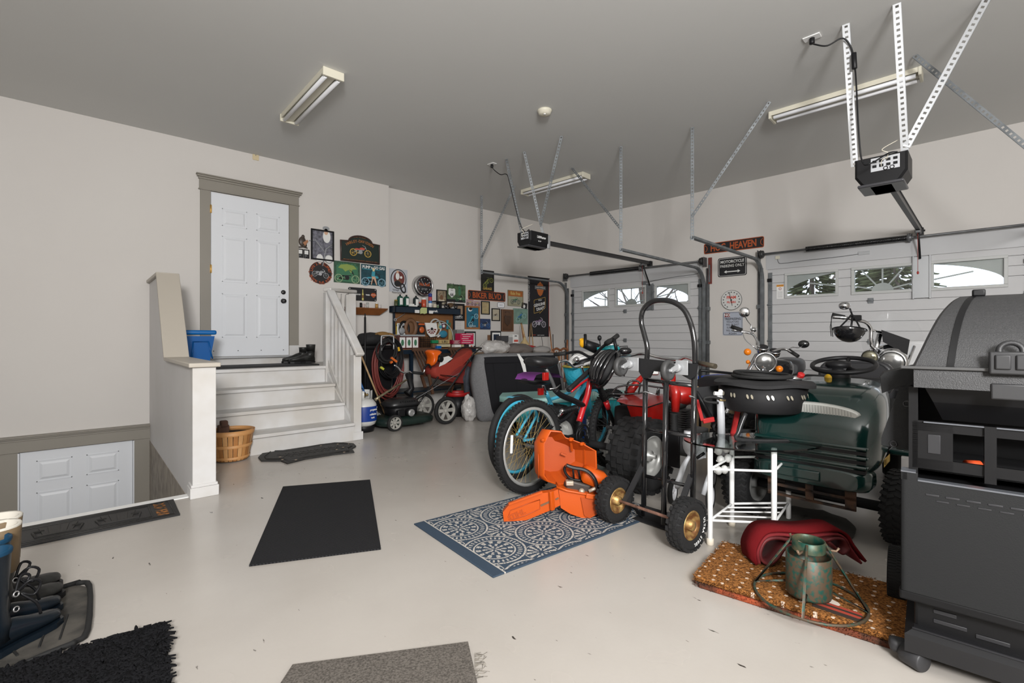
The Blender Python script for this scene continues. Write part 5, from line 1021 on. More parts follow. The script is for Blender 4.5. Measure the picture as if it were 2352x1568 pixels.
gcan = P_('canister_green', (.012, .075, .05), .35); gdk = P_('canister_dark', (.02, .03, .03), .4)
can('propane_cylinder', 'green camping propane cylinder, second from the left on the bench shelf', 919, 676, 706, .05, 6.95, (gcan, gcan)); can('propane_cylinder', 'green camping propane cylinder touching its twin, third from the left on the bench shelf', 933.5, 677, 706, .05, 6.95, (gcan, gcan))
can('propane_cylinder', 'dark propane cylinder standing beneath the chrome clock', 955.5, 679, 704, .05, 6.98, (gdk, gdk)); can('jar', 'small brown and green can at the left end of the bench shelf', 909.5, 688, 706, .028, 6.92, (P_('can_olive', (.05, .06, .02), .4), P_('can_gold', (.25, .18, .03), .4)))
can('jar', 'jar of orange red fluid on the bench shelf', 973.5, 684, 706, .042, 6.95, (P_('jar_red', (.45, .07, .03), .25), pwhite), 'jar'); can('spray_can', 'tall white red and blue aerosol can on the bench shelf', 988, 674, 708, .032, 6.9, (pwhite, pblue, P_('can_red', (.4, .05, .06), .4), P_('cap_blue', (.01, .03, .20), .4)), 'spray can')
can('jar', 'cream pillar candle on the bench shelf', 998.5, 698, 709, .034, 6.92, (P_('candle_cream', (.55, .50, .38), .5), P_('candle_cream', (.55, .50, .38), .5)), 'candle'); can('jar', 'small green jar next to the candle', 1006.5, 700, 709, .018, 6.92, (P_('jar_green', (.15, .25, .12), .3), pwhite), 'jar'); can('jar', 'dark bottle between the red jar and the dark cylinder', 965, 694, 706, .02, 6.9, (pink, pred), 'jar')
a = at_y(948, 703, 6.9); single('spice_box', MB().box((a.x, 6.9, zt_+.012), (.15, .05, .024), None, .003).box((a.x-.02, 6.9, zt_+.034), (.08, .04, .02), None, .003), pwhite, 'flat white box lying on the bench shelf below the clock', 'box')
a = at_y(1011, 700, 6.9); t = thing('display_stand', 'black T shaped stand on the bench shelf', 'stand', (a.x, 6.92, zt_)); obj('post', MB().bb((a.x-.03, 6.9, zt_), (a.x+.035, 6.95, zt_+.10)), black, t); obj('top_plate', MB().bb((a.x-.12, 6.87, zt_+.10), (a.x+.10, 6.98, zt_+.115)), black, t)
a = at_y(1038, 706, 6.92); t = thing('model_motorcycle', 'small brown model motorcycle at the right end of the bench shelf', 'model', (a.x, 6.92, zt_)); mm = P_('model_brown', (.10, .06, .03), .4)
for dx in (-.12, .08): obj('wheel', MB().torus(.032, .012, T(a.x+dx, 6.92, zt_+.044) @ RX(90), 16, 6), pink, t)
obj('body', MB().ball((a.x-.02, 6.92, zt_+.075), (.06, .02, .025)).ball((a.x-.08, 6.92, zt_+.07), (.04, .018, .012)).tube([(a.x+.08, 6.92, zt_+.04), (a.x+.04, 6.92, zt_+.12), (a.x+.0, 6.92, zt_+.12)], .006, 5).ball((a.x-.02, 6.92, zt_+.045), (.04, .025, .025)), mm, t)
t, X, w, h = board('framed_photo', 'large dark framed motorcycle picture half behind the end of the bench shelf', 'picture', rct('A', 1029.5, 697, 1066, 736), P_('photo_tan', (.35, .25, .17), var=.4), black, .035); pic(t, MB().m(pink).bb((-w/2+.03, -h/2+.03, 0), (w/2-.03, -h*.12, .001), X).m(pwhite).bb((-w/2+.05, h*.12, 0), (-.0, h*.3, .0015), X)); pic(t, moto(MB(), X @ T(.06, -h*.28, .002), .2, pwhite, pgrey), 'motorcycle_emblem'); MB.TM = 9
# papers taped to the shelf edge
for i, (px, py, w, h, mt_, lab) in enumerate(((958.5, 715, .085, .05, pwhite, 'small white card stuck to the bench shelf edge, left of the yellow note'), (973, 713.5, .13, .105, P_('note_yellow', (.45, .50, .22), .8), 'pale yellow torn note stuck to the bench shelf edge'), (990, 716.5, .08, .05, pwhite, 'small white card stuck to the bench shelf edge, right of the yellow note'))):
    a = at_y(px, py, 6.85); mb = MB().prism([(-w/2, -h/2), (-w*.1, -h*.4), (w*.12, -h/2), (w/2, -h*.35), (w/2, h/2), (-w*.3, h/2), (-w/2, h*.2)] if i == 1 else rrect(w, h, .004, 1), .002, M(((1, 0, 0, a.x), (0, 0, -1, 6.857-.003*i), (0, 1, 0, a.z), (0, 0, 0, 1)))); single('note', mb, mt_, lab, 'note')
# pegboard items
def PG(px, py, y=7.02): return at_y(px, py, y)
def pack(lab, l, t_, r, b, m1, m2, cat='hanging pack', nm='blister_pack', rot=0, y=7.0):
    A = PG(l, t_, y); B = PG(r, b, y); cx_, cz_, w, h = (A.x+B.x)/2, (A.z+B.z)/2, B.x-A.x, A.z-B.z; K = T(cx_, y, cz_) @ RY(rot); t = thing(nm, lab, cat, (cx_, y, B.z))
    obj('card', MB().box((0, 0, 0), (w, .006, h), K, .002), m1, t); obj('contents', MB().ball((0, -.02, -h*.1), (w*.36, .02, h*.28), K, 10).box((0, -.006, h*.38), (w*.8, .01, h*.14), K), m2, t); return t
yel = P_('pack_yellow', (.55, .42, .05), .4)
pack('white pack with a silver ring over a yellow card, leftmost on the pegboard', 912, 742, 932, 771, pwhite, pgrey, y=6.99); pack('narrow yellow card behind the leftmost pegboard pack', 909.5, 743, 914.5, 776, yel, pink, y=7.03)
for i, (px, py, rr_, lab) in enumerate(((929, 755, .105, 'black round cable coil on the pegboard beside the white pack'), (944, 753, .12, 'dark brown round brush hanging left of centre on the pegboard'))):
    A = PG(px, py, 6.98); single('cable_coil' if not i else 'round_brush', MB().torus(rr_*.8, .022 if i == 0 else .035, T(A.x, 6.99, A.z) @ RX(90), 24, 8, sy=1.35).ball((A.x, 7.0, A.z), (rr_*.6, .02, rr_*.9)), black if not i else pbrn, lab, 'coil' if not i else 'brush')
pack('tall pale clamp pack with a black tool, tilted on the pegboard', 953, 738, 961, 772, pgrey, pink, rot=8); pack('black and orange labelled tool pack beside the tilted clamp', 959, 741, 976, 768, pink, P_('pack_orange', (.5, .1, .02), .4), y=6.98)
A = PG(990, 755, 6.95); t = thing('knee_guard', 'white fan shaped cover with red marks at the middle of the pegboard', 'cover', (A.x, 6.95, A.z-.1)); K = T(A.x, 6.95, A.z) @ RX(90)
obj('shell', MB().prism([(-.13, .10), (.10, .10), (.12, -.02), (.06, -.13), (-.02, -.14), (-.08, -.08)], .02, K), pwhite, t)
m = MB()
for k in range(6): a = math.radians(200+k*30); m.prism([(.02*math.cos(a), .02*math.sin(a)), (.09*math.cos(a-.16), .09*math.sin(a-.16)), (.09*math.cos(a+.16), .09*math.sin(a+.16))], .004, K @ T(0, 0, .02))
obj('red_slots', m, P_('maroon', (.16, .02, .02), .5), t); obj('hub', MB().cyl((A.x, 6.93, A.z), (A.x, 6.915, A.z), .022, 12), black, t)
A = PG(1000, 752, 6.99); single('white_ring', MB().torus(.11, .016, T(A.x, 6.99, A.z) @ RX(90), 28, 6, sy=1.3), P_('ring_grey', (.5, .5, .48), .4), 'pale ring hose hanging right of the white fan cover', 'ring')
pack('cream and green seed pack hanging on the pegboard right of the pale ring', 1006, 742, 1015, 756, P_('pack_cream', (.5, .45, .25), .5), pteal); pack('small purple pack near the right side of the pegboard', 1014, 741, 1022, 754, P_('pack_plum', (.12, .05, .12), .5), pwhite)
A = PG(1019, 767, 6.96); t = thing('sponge_mitt', 'bright blue scrubbing mitt on the pegboard', 'mitt', (A.x, 6.96, A.z-.07)); obj('mitt', MB().ball((A.x, 6.97, A.z), (.085, .035, .065)), mat('mitt_blue', (.03, .20, .30), .8, bump=1, bs=60), t); obj('strap', MB().tube([(A.x-.07, 6.96, A.z-.02), (A.x-.13, 6.95, A.z-.05)], .014, 6), pwhite, t)
m = MB().tube(sm([PG(x, y, 6.93) for x, y in ((998, 741), (1010, 737), (1025, 743), (1038, 760), (1042, 785))], 5), .009, 6); single('grey_hose', m, P_('hose_grey', (.38, .42, .40), .4), 'thin grey hose arching across the right of the pegboard', 'hose')
A = PG(1034, 768, 6.97); single('wood_block', MB().box((A.x, 6.97, A.z), (.07, .03, .19), None, .006), P_('tan_block', (.40, .30, .13), .6), 'tan wooden block hanging at the right of the pegboard', 'block')
for i, (px, py) in enumerate(((1026, 744), (1031, 750))): A = PG(px, py, 6.98); single('pliers', MB().bar((A.x, 6.98, A.z+.07), (A.x+.03, 6.98, A.z-.09), .02, .012).bar((A.x+.03, 6.98, A.z+.07), (A.x, 6.98, A.z-.09), .02, .012), (pteal, pgrn)[i], ('teal handled pliers' if i == 0 else 'green handled pliers')+' hanging at the right of the pegboard', 'pliers')
single('pull_cord', MB().tube([PG(908, 734, 6.98), PG(930, 720, 6.98)], .004, 5).torus(.02, .008, T(*PG(908, 734, 6.98)) @ RX(90), 14, 6), pgrey, 'pale cord with a dark knob across the upper left of the pegboard', 'cord')
# things on the worktop
def bx(nm, lab, l, t_, r, b, dp_, y, mt_, cat='box', lt=None, fm=None, tilt=0):
    A = at_y(l, b, y); B = at_y(r, t_, y); w = B.x-A.x; z0 = bz+.001; h = max(.015, B.z-(z0 if nm in ('leaning_frame', 'small_frame', 'metal_tin') else max(z0, A.z))); z0 = z0 if nm in ('leaning_frame', 'small_frame', 'metal_tin') else max(z0, A.z)
    t = thing(nm, lab, cat, (A.x+w/2, y+dp_/2, z0)); K = T(A.x+w/2, y+dp_/2, z0) @ RX(tilt)
    obj('body', MB().box((0, 0, h/2), (w, dp_, h), K, .004), mt_, t); FR = K @ T(0, -dp_/2-.001, h/2) @ RX(90)
    if lt: m = MB(); lt(m, FR, w, h); obj('print', m, None, t)
    return t
def pr1(m, F, w, h):
    m.m(pwhite); [m.bb((-w*.46+k*w*.31, -h*.42, 0), (-w*.2+k*w*.31, h*.35, .002), F) for k in range(3)]; m.m(pgrn); [m.prism(ell(w*.07, h*.25, 8), .003, F @ T(-w*.33+k*w*.31, -.01, 0)) for k in range(3)]
tb = bx('display_tin', 'dark tin box with white leafy pictures on the left of the worktop', 916, 770, 964, 801, .22, 6.6, P_('tin_maroon', (.08, .015, .012), .4), lt=pr1); obj('lid', MB().box((at_y(940, 770, 6.71).x, 6.71, at_y(940, 771, 6.6).z+.005), (.44, .25, .03), None, .01), pgrey, tb)
A, B = at_y(966, 801, 6.65), at_y(1000, 774, 6.65); t = thing('wire_basket', 'black wire grid basket in the middle of the worktop', 'basket', ((A.x+B.x)/2, 6.75, bz)); m = MB()
for k in range(9): x = A.x+(B.x-A.x)*k/8; m.bb((x-.003, 6.65, bz), (x+.003, 6.656, B.z)).bb((x-.003, 6.84, bz), (x+.003, 6.846, B.z))
for k in range(6): z = bz+.006+(B.z-bz-.01)*k/5; m.bb((A.x, 6.648, z-.003), (B.x, 6.654, z+.003)).bb((A.x, 6.84, z-.003), (B.x, 6.848, z+.003)).bb((A.x-.003, 6.65, z-.003), (A.x+.003, 6.84, z+.003)).bb((B.x-.003, 6.65, z-.003), (B.x+.003, 6.84, z+.003))
obj('grid', m, black, t)
bx('cleaning_bottle', 'green and yellow capped bottle lying on the worktop', 993, 781, 1007, 788, .06, 6.6, P_('bottle_green', (.01, .20, .08), .4), 'bottle'); bx('stamp_block', 'tan block marked with dark letters on the worktop', 1009, 780, 1033, 789, .10, 6.62, P_('tan_block', (.40, .30, .13), .6), 'block', lambda m, F, w, h: m.m(pink).text('L 25 J', h*.7, F, bold=.05))
bx('card_stack', 'stack of cream cards under the tan block', 1004, 790, 1035, 797, .14, 6.6, P_('card_cream', (.45, .42, .28), .6), 'cards'); bx('blue_tape', 'blue tape roll on the worktop edge', 1004, 794, 1014, 800.5, .08, 6.5, blue, 'tape'); bx('small_photo_box', 'small dark photo box left of the cream cards', 994, 789, 1003, 799, .06, 6.55, pbrn)
hot = P_('hot_pink_print', (.50, .01, .07), .45)
def pr2(m, F, w, h): m.m(pwhite); [m.bb((-w*.42+.02*(k % 2), h*(.36-.19*k), 0), (w*(.40-.15*(k % 3)), h*(.41-.19*k), .002), F) for k in range(5)]
bx('red_carton', 'tall hot pink carton with white lettering at the right of the worktop', 1058, 765.5, 1088, 790, .16, 6.62, hot, lt=pr2); bx('red_carton', 'low crimson carton left of the tall hot pink carton', 1040, 781, 1059, 790, .14, 6.6, P_('crimson_print', (.28, .01, .04), .45), lt=pr2)
for i, (l, r, mt_, lab) in enumerate(((1045, 1059, pwhite, 'white printed box under the crimson carton'), (1060, 1066, P_('can_tan', (.4, .36, .2), .4), 'tan round tin under the pink carton'), (1067, 1077, pink, 'black tin under the pink carton'), (1078, 1088, pwhite, 'white box with a red dot at the worktop end'))): bx('small_box', lab, l, 791, r, 801, .10, 6.56, mt_, lt=(lambda m, F, w, h: m.m(pred).prism(ell(h*.3, h*.3, 12), .002, F)) if i == 3 else None)
bx('leaning_frame', 'black framed white picture leaning behind the pink carton', 1068, 761, 1093, 801, .02, 6.85, black, 'picture', lambda m, F, w, h: m.m(pwhite).bb((-w*.4, -h*.4, 0), (w*.4, h*.4, .003), F)); bx('metal_tin', 'grey metal tin with a tilted lid behind the crimson carton', 1050, 757, 1066, 778, .14, 6.9, P_('tin_grey', (.22, .23, .22), .5), 'tin')
# wall shelf with jars
a = wa(770, 706); b = wa(881, 706); z = wa(850, 708).z; t = thing('wall_shelf', 'orange brown wooden crown shelf left of the workbench', 'shelf', ((a.x+b.x)/2, 6.93, z-.10))
obj('shelf_top', MB().bb((a.x, 6.85, z-.015), (b.x, YA, z), None, .003), mat('shelf_wood', (.22, .08, .025), .4, var=.3, vs=10), t)
obj('crown_moulding', MB().loft([[(a.x+i_, 6.86+i_*.9, z-.015-i_*1.2), (b.x-i_*1.4, 6.86+i_*.9, z-.015-i_*1.2), (b.x-i_*1.4, YA, z-.015-i_*1.2), (a.x+i_, YA, z-.015-i_*1.2)] for i_ in (0, .015, .02, .045, .06, .075)], smooth=False), mat('shelf_wood', (.22, .08, .025)), t)
for i, (px, pt, r, mt_, lab) in enumerate(((829, 695, .018, black, 'small black bottle on the crown shelf, next to the railing post'), (835, 697.5, .024, P_('votive', (.5, .42, .40), .2), 'short cloudy glass on the crown shelf beside the black bottle'), (844.5, 694.5, .018, P_('clear_glass', (.75, .75, .73), .1, tr=.6), 'clear glass on the crown shelf between the cloudy and amber glasses'), (865, 695, .022, P_('amber_glass', (.40, .22, .06), .15), 'amber jar on the crown shelf'), (872, 699, .024, P_('frosted_glass', (.6, .57, .55), .3), 'pale glass at the right end of the crown shelf'))):
    q = at_y(px, 706, 6.93); h = at_y(px, pt, 6.93).z-z; t = thing('glass_jar', lab, 'jar', (q.x, 6.93, z)); obj('body', MB().lathe([(0, 0), (r, 0), (r, h*.8), (r*.9, h*.8), (0, h*.8)], T(q.x, 6.93, z), 14), mt_, t); obj('rim', MB().lathe([(r, h*.8), (r*1.05, h), (r*.8, h), (r*.8, h*.8)], T(q.x, 6.93, z), 14), mt_ if i != 3 else pwhite, t)
# hose and cable rack
def Y(px, py, y): return at_y(px, py, y)
hb = thing('rolling_bin', 'tall black wheeled bin behind the coiled hoses', 'bin', (3.35, 6.45, 0)); A, B = Y(838, 802, 6.3), Y(905, 802, 6.3)
obj('body', MB().loft([[(A.x+q, 6.3+q*.5, z), (B.x-q, 6.3+q*.5, z), (B.x-q, 6.75-q*.5, z), (A.x+q, 6.75-q*.5, z)] for z, q in ((.06, .06), (A.z-.04, 0), (A.z, 0))], smooth=False), black, hb); obj('lid', MB().bb((A.x-.03, 6.25, A.z), (B.x+.03, 6.78, A.z+.05), None, .02), black, hb)
for x in (A.x+.06, B.x-.06): obj('wheel', MB().cyl((x-.02, 6.72, .08), (x+.02, 6.72, .08), .08, 18), rubber, hb)
q = Y(852, 785, 6.4); single('black_duffel', MB().loft([[V((q.x+dx, 6.42+.15*s_*math.cos(a), A.z+.05+.09*s_*(1+math.sin(a)))) for a in [k*PI/6 for k in range(12)]] for dx, s_ in ((-.16, .6), (-.14, .95), (0, 1.05), (.12, 1), (.15, .6))]), mat('bag_black', (.015, .015, .016), .8, bump=.5, bs=14, dist=.02), 'crumpled black bag on top of the wheeled bin', 'bag')
q = Y(883, 766, 6.35); gl = thing('work_gloves', 'brown leather gloves lying over the coiled hoses', 'gloves', (q.x, 6.35, q.z-.05)); lm = mat('glove_leather', (.22, .12, .035), .8, bump=.6, bs=40)
obj('glove', MB().ball((q.x-.03, 6.35, q.z-.01), (.11, .06, .04)).tube([(q.x-.12, 6.33, q.z-.0), (q.x-.2, 6.32, q.z-.05)], [.02, .015], 6).tube([(q.x+.05, 6.33, q.z), (q.x+.15, 6.32, q.z-.07)], [.022, .016], 6), lm, gl); obj('glove', MB().ball((q.x+.06, 6.37, q.z-.02), (.10, .05, .035)).tube([(q.x+.1, 6.33, q.z-.01), (q.x+.18, 6.33, q.z-.09)], [.02, .016], 6), lm, gl)
def loops(nm, lab, cx, cy, rx_, ry, n, y, r, mt_, seed, droop=0, sp=.035, rot=0, cat='hose'):
    random.seed(seed); C_ = Y(cx, cy, y); e = Y(cx+rx_, cy, y).x-C_.x; f = C_.z-Y(cx, cy+ry, y).z; pts = []; N = 30
    for k in range(n*N+1):
        i, a = k//N, 2*PI*(k % N)/N; sc = 1-.07*(i % 4)+.03*math.sin(i*2.1); x = e*sc*math.cos(a+PI/2); z = f*sc*math.sin(a+PI/2); z -= droop*max(0, -math.sin(a+PI/2))*(.3+.7*math.sin(i*1.7)**2)
        pts.append((C_.x+x+.012*math.sin(i*3+a), y-.10*(i/n)-.01*math.cos(a*2+i), C_.z+z))
    return single(nm, MB().tube(pts, r, 6), mt_, lab, cat)
hr_ = P_('hose_red', (.17, .03, .025), .45); loops('air_hose', 'coil of dull red air hose hanging low in front of the wheeled bin', 889, 838, 33, 62, 7, 6.16, .012, hr_, 1, .12); loops('extension_cord', 'coil of black cable hanging over the red hose', 893, 818, 27, 44, 9, 6.10, .009, black, 2, .05, cat='cord'); loops('extension_cord', 'short coil of thick black hose at the top of the hose stack', 886, 805, 22, 26, 4, 6.0, .013, rubber, 5, .02, cat='cord')
single('hose_hanger', MB().tube(sm([Y(x, y, 5.93) for x, y in ((876, 805), (876, 775), (880, 771), (900, 771), (904, 776), (904, 802))], 4), .009, 8), alu, 'silver U shaped handle in the middle of the coiled hoses', 'hanger')
t = thing('cable_plugs', 'orange and yellow cable plugs hanging among the coiled cords', 'plug', Y(900, 830, 5.95)); [obj('plug', MB().bar(Y(a, b, 5.93), Y(c, d, 5.93), .035, .03, bev=.004), m_, t) for a, b, c, d, m_ in ((898, 821, 911, 831, P_('plug_orange', (.55, .12, .02), .4)), (896, 833, 901, 830, P_('plug_orange', (.55, .12, .02), .4)), (914, 797, 916, 806, P_('plug_yellow', (.6, .35, .02), .4)), (874, 843, 881, 848, P_('plug_lime', (.45, .45, .05), .4)))]
single('utility_pole', MB().cyl(Y(839, 890, 6.2)-V((0, 0, .42)), Y(838.5, 728, 6.2), .014, 10).cyl(Y(838.5, 728, 6.2), Y(838.5, 720, 6.2), .009, 8), black, 'thin black pole standing behind the railing newel', 'pole')
st_ = MB().tube([Y(826, 808, 6.0), fl(886, 955, .08)], .0125, 8); single('broom_handle', st_, pale, 'pale wooden broom handle leaning from the railing to the mower', 'handle')
single('mop_handle', MB().tube([Y(826, 872, 5.8), Y(834, 893, 5.7)], .011, 8).tube([Y(834, 893, 5.7), Y(837, 905, 5.62)], .014, 8), mat('mop_blue', (.02, .12, .35), .4), 'short blue handle behind the propane tank', 'handle')
# propane tank
p = V((2.585, 5.60, 0)); t = thing('propane_tank', 'white propane tank with a blue label behind the stair newel', 'propane tank', p); K = T(p.x, p.y, 0)
obj('foot_ring', MB().lathe([(.115, 0), (.12, .0), (.135, .07), (.13, .075), (.11, .0)], K, 32), black, t)
obj('body', MB().lathe([(0, .05), (.09, .06), (.14, .09), (.155, .13), (.157, .30), (.15, .34), (.115, .385), (.06, .405), (0, .41)], K, 40), mat('tank_white', (.62, .62, .60), .35, var=.1), t)
obj('label', MB().lathe([(.1585, .135), (.159, .14), (.159, .31), (.158, .315)], K, 40, 180, 380), mat('label_blue', (.008, .04, .24), .4), t)
LF = lambda a: K @ RZ(a) @ T(0, -.1600, .22) @ RX(90); m = MB().text('propane', .035, LF(22) @ T(0, .055, 0), bold=.03).text('refillable', .03, LF(18), bold=.03).text('tank', .03, LF(18) @ T(0, -.04, 0), bold=.03).text('Mark on', .02, LF(60) @ T(0, .07, 0))
for k in range(3): m.bar(LF(60) @ V((.022*math.cos(k*2.09), .022*math.sin(k*2.09), 0)), LF(60) @ V((.022*math.cos(k*2.09+1.6), .022*math.sin(k*2.09+1.6), 0)), .009, .002, LF(60).col[2].xyz)
obj('lettering', m, pwhite, t); obj('collar', MB().lathe([(.10, .385), (.105, .385), (.105, .50), (.10, .502), (.097, .50), (.097, .39)], K, 30, 20, 250).lathe([(.10, .385), (.105, .385), (.105, .50), (.10, .502), (.097, .50), (.097, .39)], K, 8, 300, 340), mat('tank_white', (.62, .62, .60)), t)
obj('valve', MB().cyl((p.x, p.y, .41), (p.x, p.y, .455), .02, 12).cyl((p.x, p.y, .44), (p.x+.04, p.y-.04, .45), .014, 10).cyl((p.x, p.y, .455), (p.x, p.y, .475), .028, 12), P_('brass_valve', (.25, .18, .08), .4, m=.8), t)
# lawn mower
def spoke_wheel(K, R, w, hubm, tm, n=6, rimr=.78, name='wheel', par=None, thing_=None, sp=.16, knob=0):
    o = obj(name, MB().lathe([(R*rimr, -w/2), (R*.95, -w/2), (R, -w*.32), (R, w*.32), (R*.95, w/2), (R*rimr, w/2), (R*rimr, -w/2)], K, 40), tm, par)
    m = MB().lathe([(R*(rimr-.08), -w*.42), (R*rimr, -w*.48), (R*rimr, w*.48), (R*(rimr-.08), w*.42), (R*(rimr-.08), -w*.42)], K, 40).cyl(K @ V((0, 0, -w*.55)), K @ V((0, 0, w*.3)), R*.17, 18)
    for k in range(n): a = 2*PI*k/n; c, s_ = math.cos(a), math.sin(a); q = R*sp; m.prism([(R*.1*c-q*.6*s_, R*.1*s_+q*.6*c), (R*.1*c+q*.6*s_, R*.1*s_-q*.6*c), (R*rimr*c+q*s_, R*rimr*s_-q*c), (R*rimr*c-q*s_, R*rimr*s_+q*c)], w*.3, K @ T(0, 0, -w*.45))
    obj('hub', m, hubm, o); return o
f_, r_ = fl(907, 990), fl(1022, 974); t = thing('lawn_mower', 'dark green and black push mower with large rear wheels in front of the workbench', 'lawn mower', (f_.x, f_.y, 0), 1); K = T(f_.x, f_.y, 0) @ RZ(1)
hubg = mat('hub_grey', (.36, .35, .32), .5, var=.3, vs=18); Wm = .50
for x, R, y in ((0, .10, 0), (.74, .18, -.03), (0, .10, Wm), (.74, .18, Wm+.03)): spoke_wheel(K @ T(x, y, R) @ RX(90), R, .045, hubg, rubber, 7 if R < .15 else 6, .76, par=t)
deckm = mat('mower_deck', (.010, .022, .018), .35, var=.3, vs=8)
rg = lambda x0, x1, y0, y1, z, n=20: [K @ V(((x0+x1)/2+(x1-x0)/2*(abs(math.cos(a))**.6)*math.copysign(1, math.cos(a)), (y0+y1)/2+(y1-y0)/2*(abs(math.sin(a))**.6)*math.copysign(1, math.sin(a)), z)) for a in [2*PI*k/n+.01 for k in range(n)]]
obj('deck', MB().loft([rg(-.13, .64, .01, Wm-.01, .05), rg(-.14, .65, .0, Wm, .10), rg(-.12, .62, .03, Wm-.03, .135), rg(-.05, .55, .08, Wm-.08, .155)]), deckm, t)
obj('engine', MB().loft([rg(.04, .42, .10, .42, .15), rg(.03, .43, .09, .43, .25), rg(.06, .40, .12, .40, .28)]).cyl(K @ V((.24, .02, .20)), K @ V((.24, .10, .20)), .05, 16).box((.12, .07, .2), (.10, .06, .08), K, .01), black, t)
obj('air_filter', MB().cyl(K @ V((.24, .0, .20)), K @ V((.24, .03, .20)), .045, 20).torus(.03, .006, K @ T(.24, -.003, .2) @ RX(90), 16, 5), P_('filter_silver', (.4, .4, .4), .3, m=.6), t)
cv_ = MB().loft([rg(.0, .45, .09, .43, .27), rg(-.02, .46, .08, .44, .30), rg(.06, .42, .12, .40, .355), rg(.12, .38, .16, .36, .365)])
for k in range(7): cv_.box((.14+k*.033, .10, .335), (.012, .05, .012), K @ RY(0), .002)
obj('engine_cover', cv_, mat('mower_black', (.016, .016, .017), .35), t)
for yy in (.03, Wm-.03): obj('handle', MB().tube(sm([K @ V((.62, yy, .18)), K @ V((.85, yy, .48)), K @ V((1.18, yy, .96)), K @ V((1.26, yy, 1.0))] if 0 else [K @ V((.60, yy, .20)), K @ V((.95, yy, .58)), K @ V((1.28, yy, .94))], 3), .0125, 8), gloss, t)
obj('grip_bar', MB().tube(sm([K @ V((1.28, .03, .94)), K @ V((1.36, .03, .985)), K @ V((1.40, .06, 1.0)), K @ V((1.40, Wm-.06, 1.0)), K @ V((1.36, Wm-.03, .985)), K @ V((1.28, Wm-.03, .94))], 4), .0135, 8), gloss, t); obj('cross_brace', MB().tube([K @ V((.98, .03, .61)), K @ V((.98, Wm-.03, .61))], .01, 6), gloss, t); obj('starter_rope', MB().tube([K @ V((.36, .25, .30)), K @ V((1.02, .05, .66))], .003, 4), pgrey, t)
# folding chair, red cushions, helmet
cb_ = Y(1000, 850, 6.05); t = thing('folding_chair', 'brown slatted wooden folding chair behind the mower', 'chair', (cb_.x, 6.1, 0)); dw = mat('dark_chair_wood', (.085, .04, .022), .5, var=.3)
for s_ in (0, .62):
    x0_ = Y(958, 820, 6.2).x+s_*1.05; b_ = MB()
    for k in range(6): b_.bar((x0_+k*.052, 6.28, .95), (x0_+.05+k*.05, 6.1, .62), .03, .012, (0, -1, 0))
    b_.bar((x0_-.03, 6.29, .97), (x0_+.30, 6.29, .97), .05, .02, (0, -1, 0)).bar((x0_+.0, 6.1, .6), (x0_+.34, 6.1, .6), .05, .02, (0, -1, 0)); obj('slat_back', b_, dw, t)
for a, b in ((Y(985, 860, 5.9), Y(994, 905, 5.8)), (Y(968, 862, 6.0), Y(977, 890, 5.9)), (Y(1050, 860, 5.9), Y(1035, 900, 5.9)), (Y(1005, 884, 5.9), Y(1070, 880, 5.9))): obj('leg', MB().bar(a, b, .04, .025), dw, t)
cr = mat('red_canvas', (.30, .035, .022), .8, bump=.4, bs=16, dist=.01)
def pillow(nm, lab, pts, th, y, mt_, cat='cushion', puff=.0):
    P = [Y(a, b, y) for a, b in pts]; c = sum((p for p in P), V((0, 0, 0)))/len(P); P = sm(P, 3, True); R_ = []
    for f, d in ((.86, 0), (.97, .18*th), (1, .5*th), (.97, .82*th), (.86, th)): R_.append([c+(p-c)*f+V((0, d-th/2, 0)) for p in P])
    return single(nm, MB().loft(R_), mt_, lab, cat)
pillow('red_cushion', 'long red canvas cushion lying over the folding chair, in front', ((983, 845), (1000, 838), (1050, 815), (1072, 800), (1076, 812), (1040, 850), (1018, 868), (1000, 870), (985, 862)), .30, 5.95, cr)
pillow('red_cushion', 'second red cushion folded behind the mower handle', ((1020, 862), (1045, 840), (1085, 830), (1088, 850), (1065, 865), (1062, 880), (1030, 878), (1015, 872)), .26, 5.9, mat('red_canvas_dark', (.20, .022, .018), .8, bump=.4, bs=16, dist=.01))
hm = thing('safety_helmet', 'orange safety helmet with ear muffs resting on the red cushion', 'helmet', Y(995, 835, 5.85)); ho = mat('helmet_orange', (.75, .12, .008), .35)
P = [Y(a, b, 5.85) for a, b in ((982, 805), (1000, 803), (1010, 806), (1001, 812), (998, 830), (990, 840), (985, 838), (987, 822))]
c = sum(P, V((0, 0, 0)))/len(P); P = sm(P, 3, True); obj('shell', MB().loft([[c+(p-c)*f+V((0, d, 0)) for p in P] for f, d in ((.5, -.10), (.85, -.08), (1, -.02), (1, .05), (.8, .11))]), ho, hm)
q = Y(1010, 824, 5.8); obj('ear_muff', MB().cyl(q-V((0, .04, 0)), q+V((0, .05, 0)), .045, 16), black, hm); obj('chin_guard', MB().tube(sm([Y(973, 848, 5.75), Y(980, 838, 5.75), Y(986, 838, 5.75), Y(990, 845, 5.75)], 3), .014, 6), black, hm); single('white_rag', MB().loft([[Y(a, b, 5.8+d) for a, b in ((1014, 822), (1030, 817), (1040, 823), (1022, 836), (1008, 842))] for d in (0, .02)]), pwhite, 'white rag beside the safety helmet', 'rag')
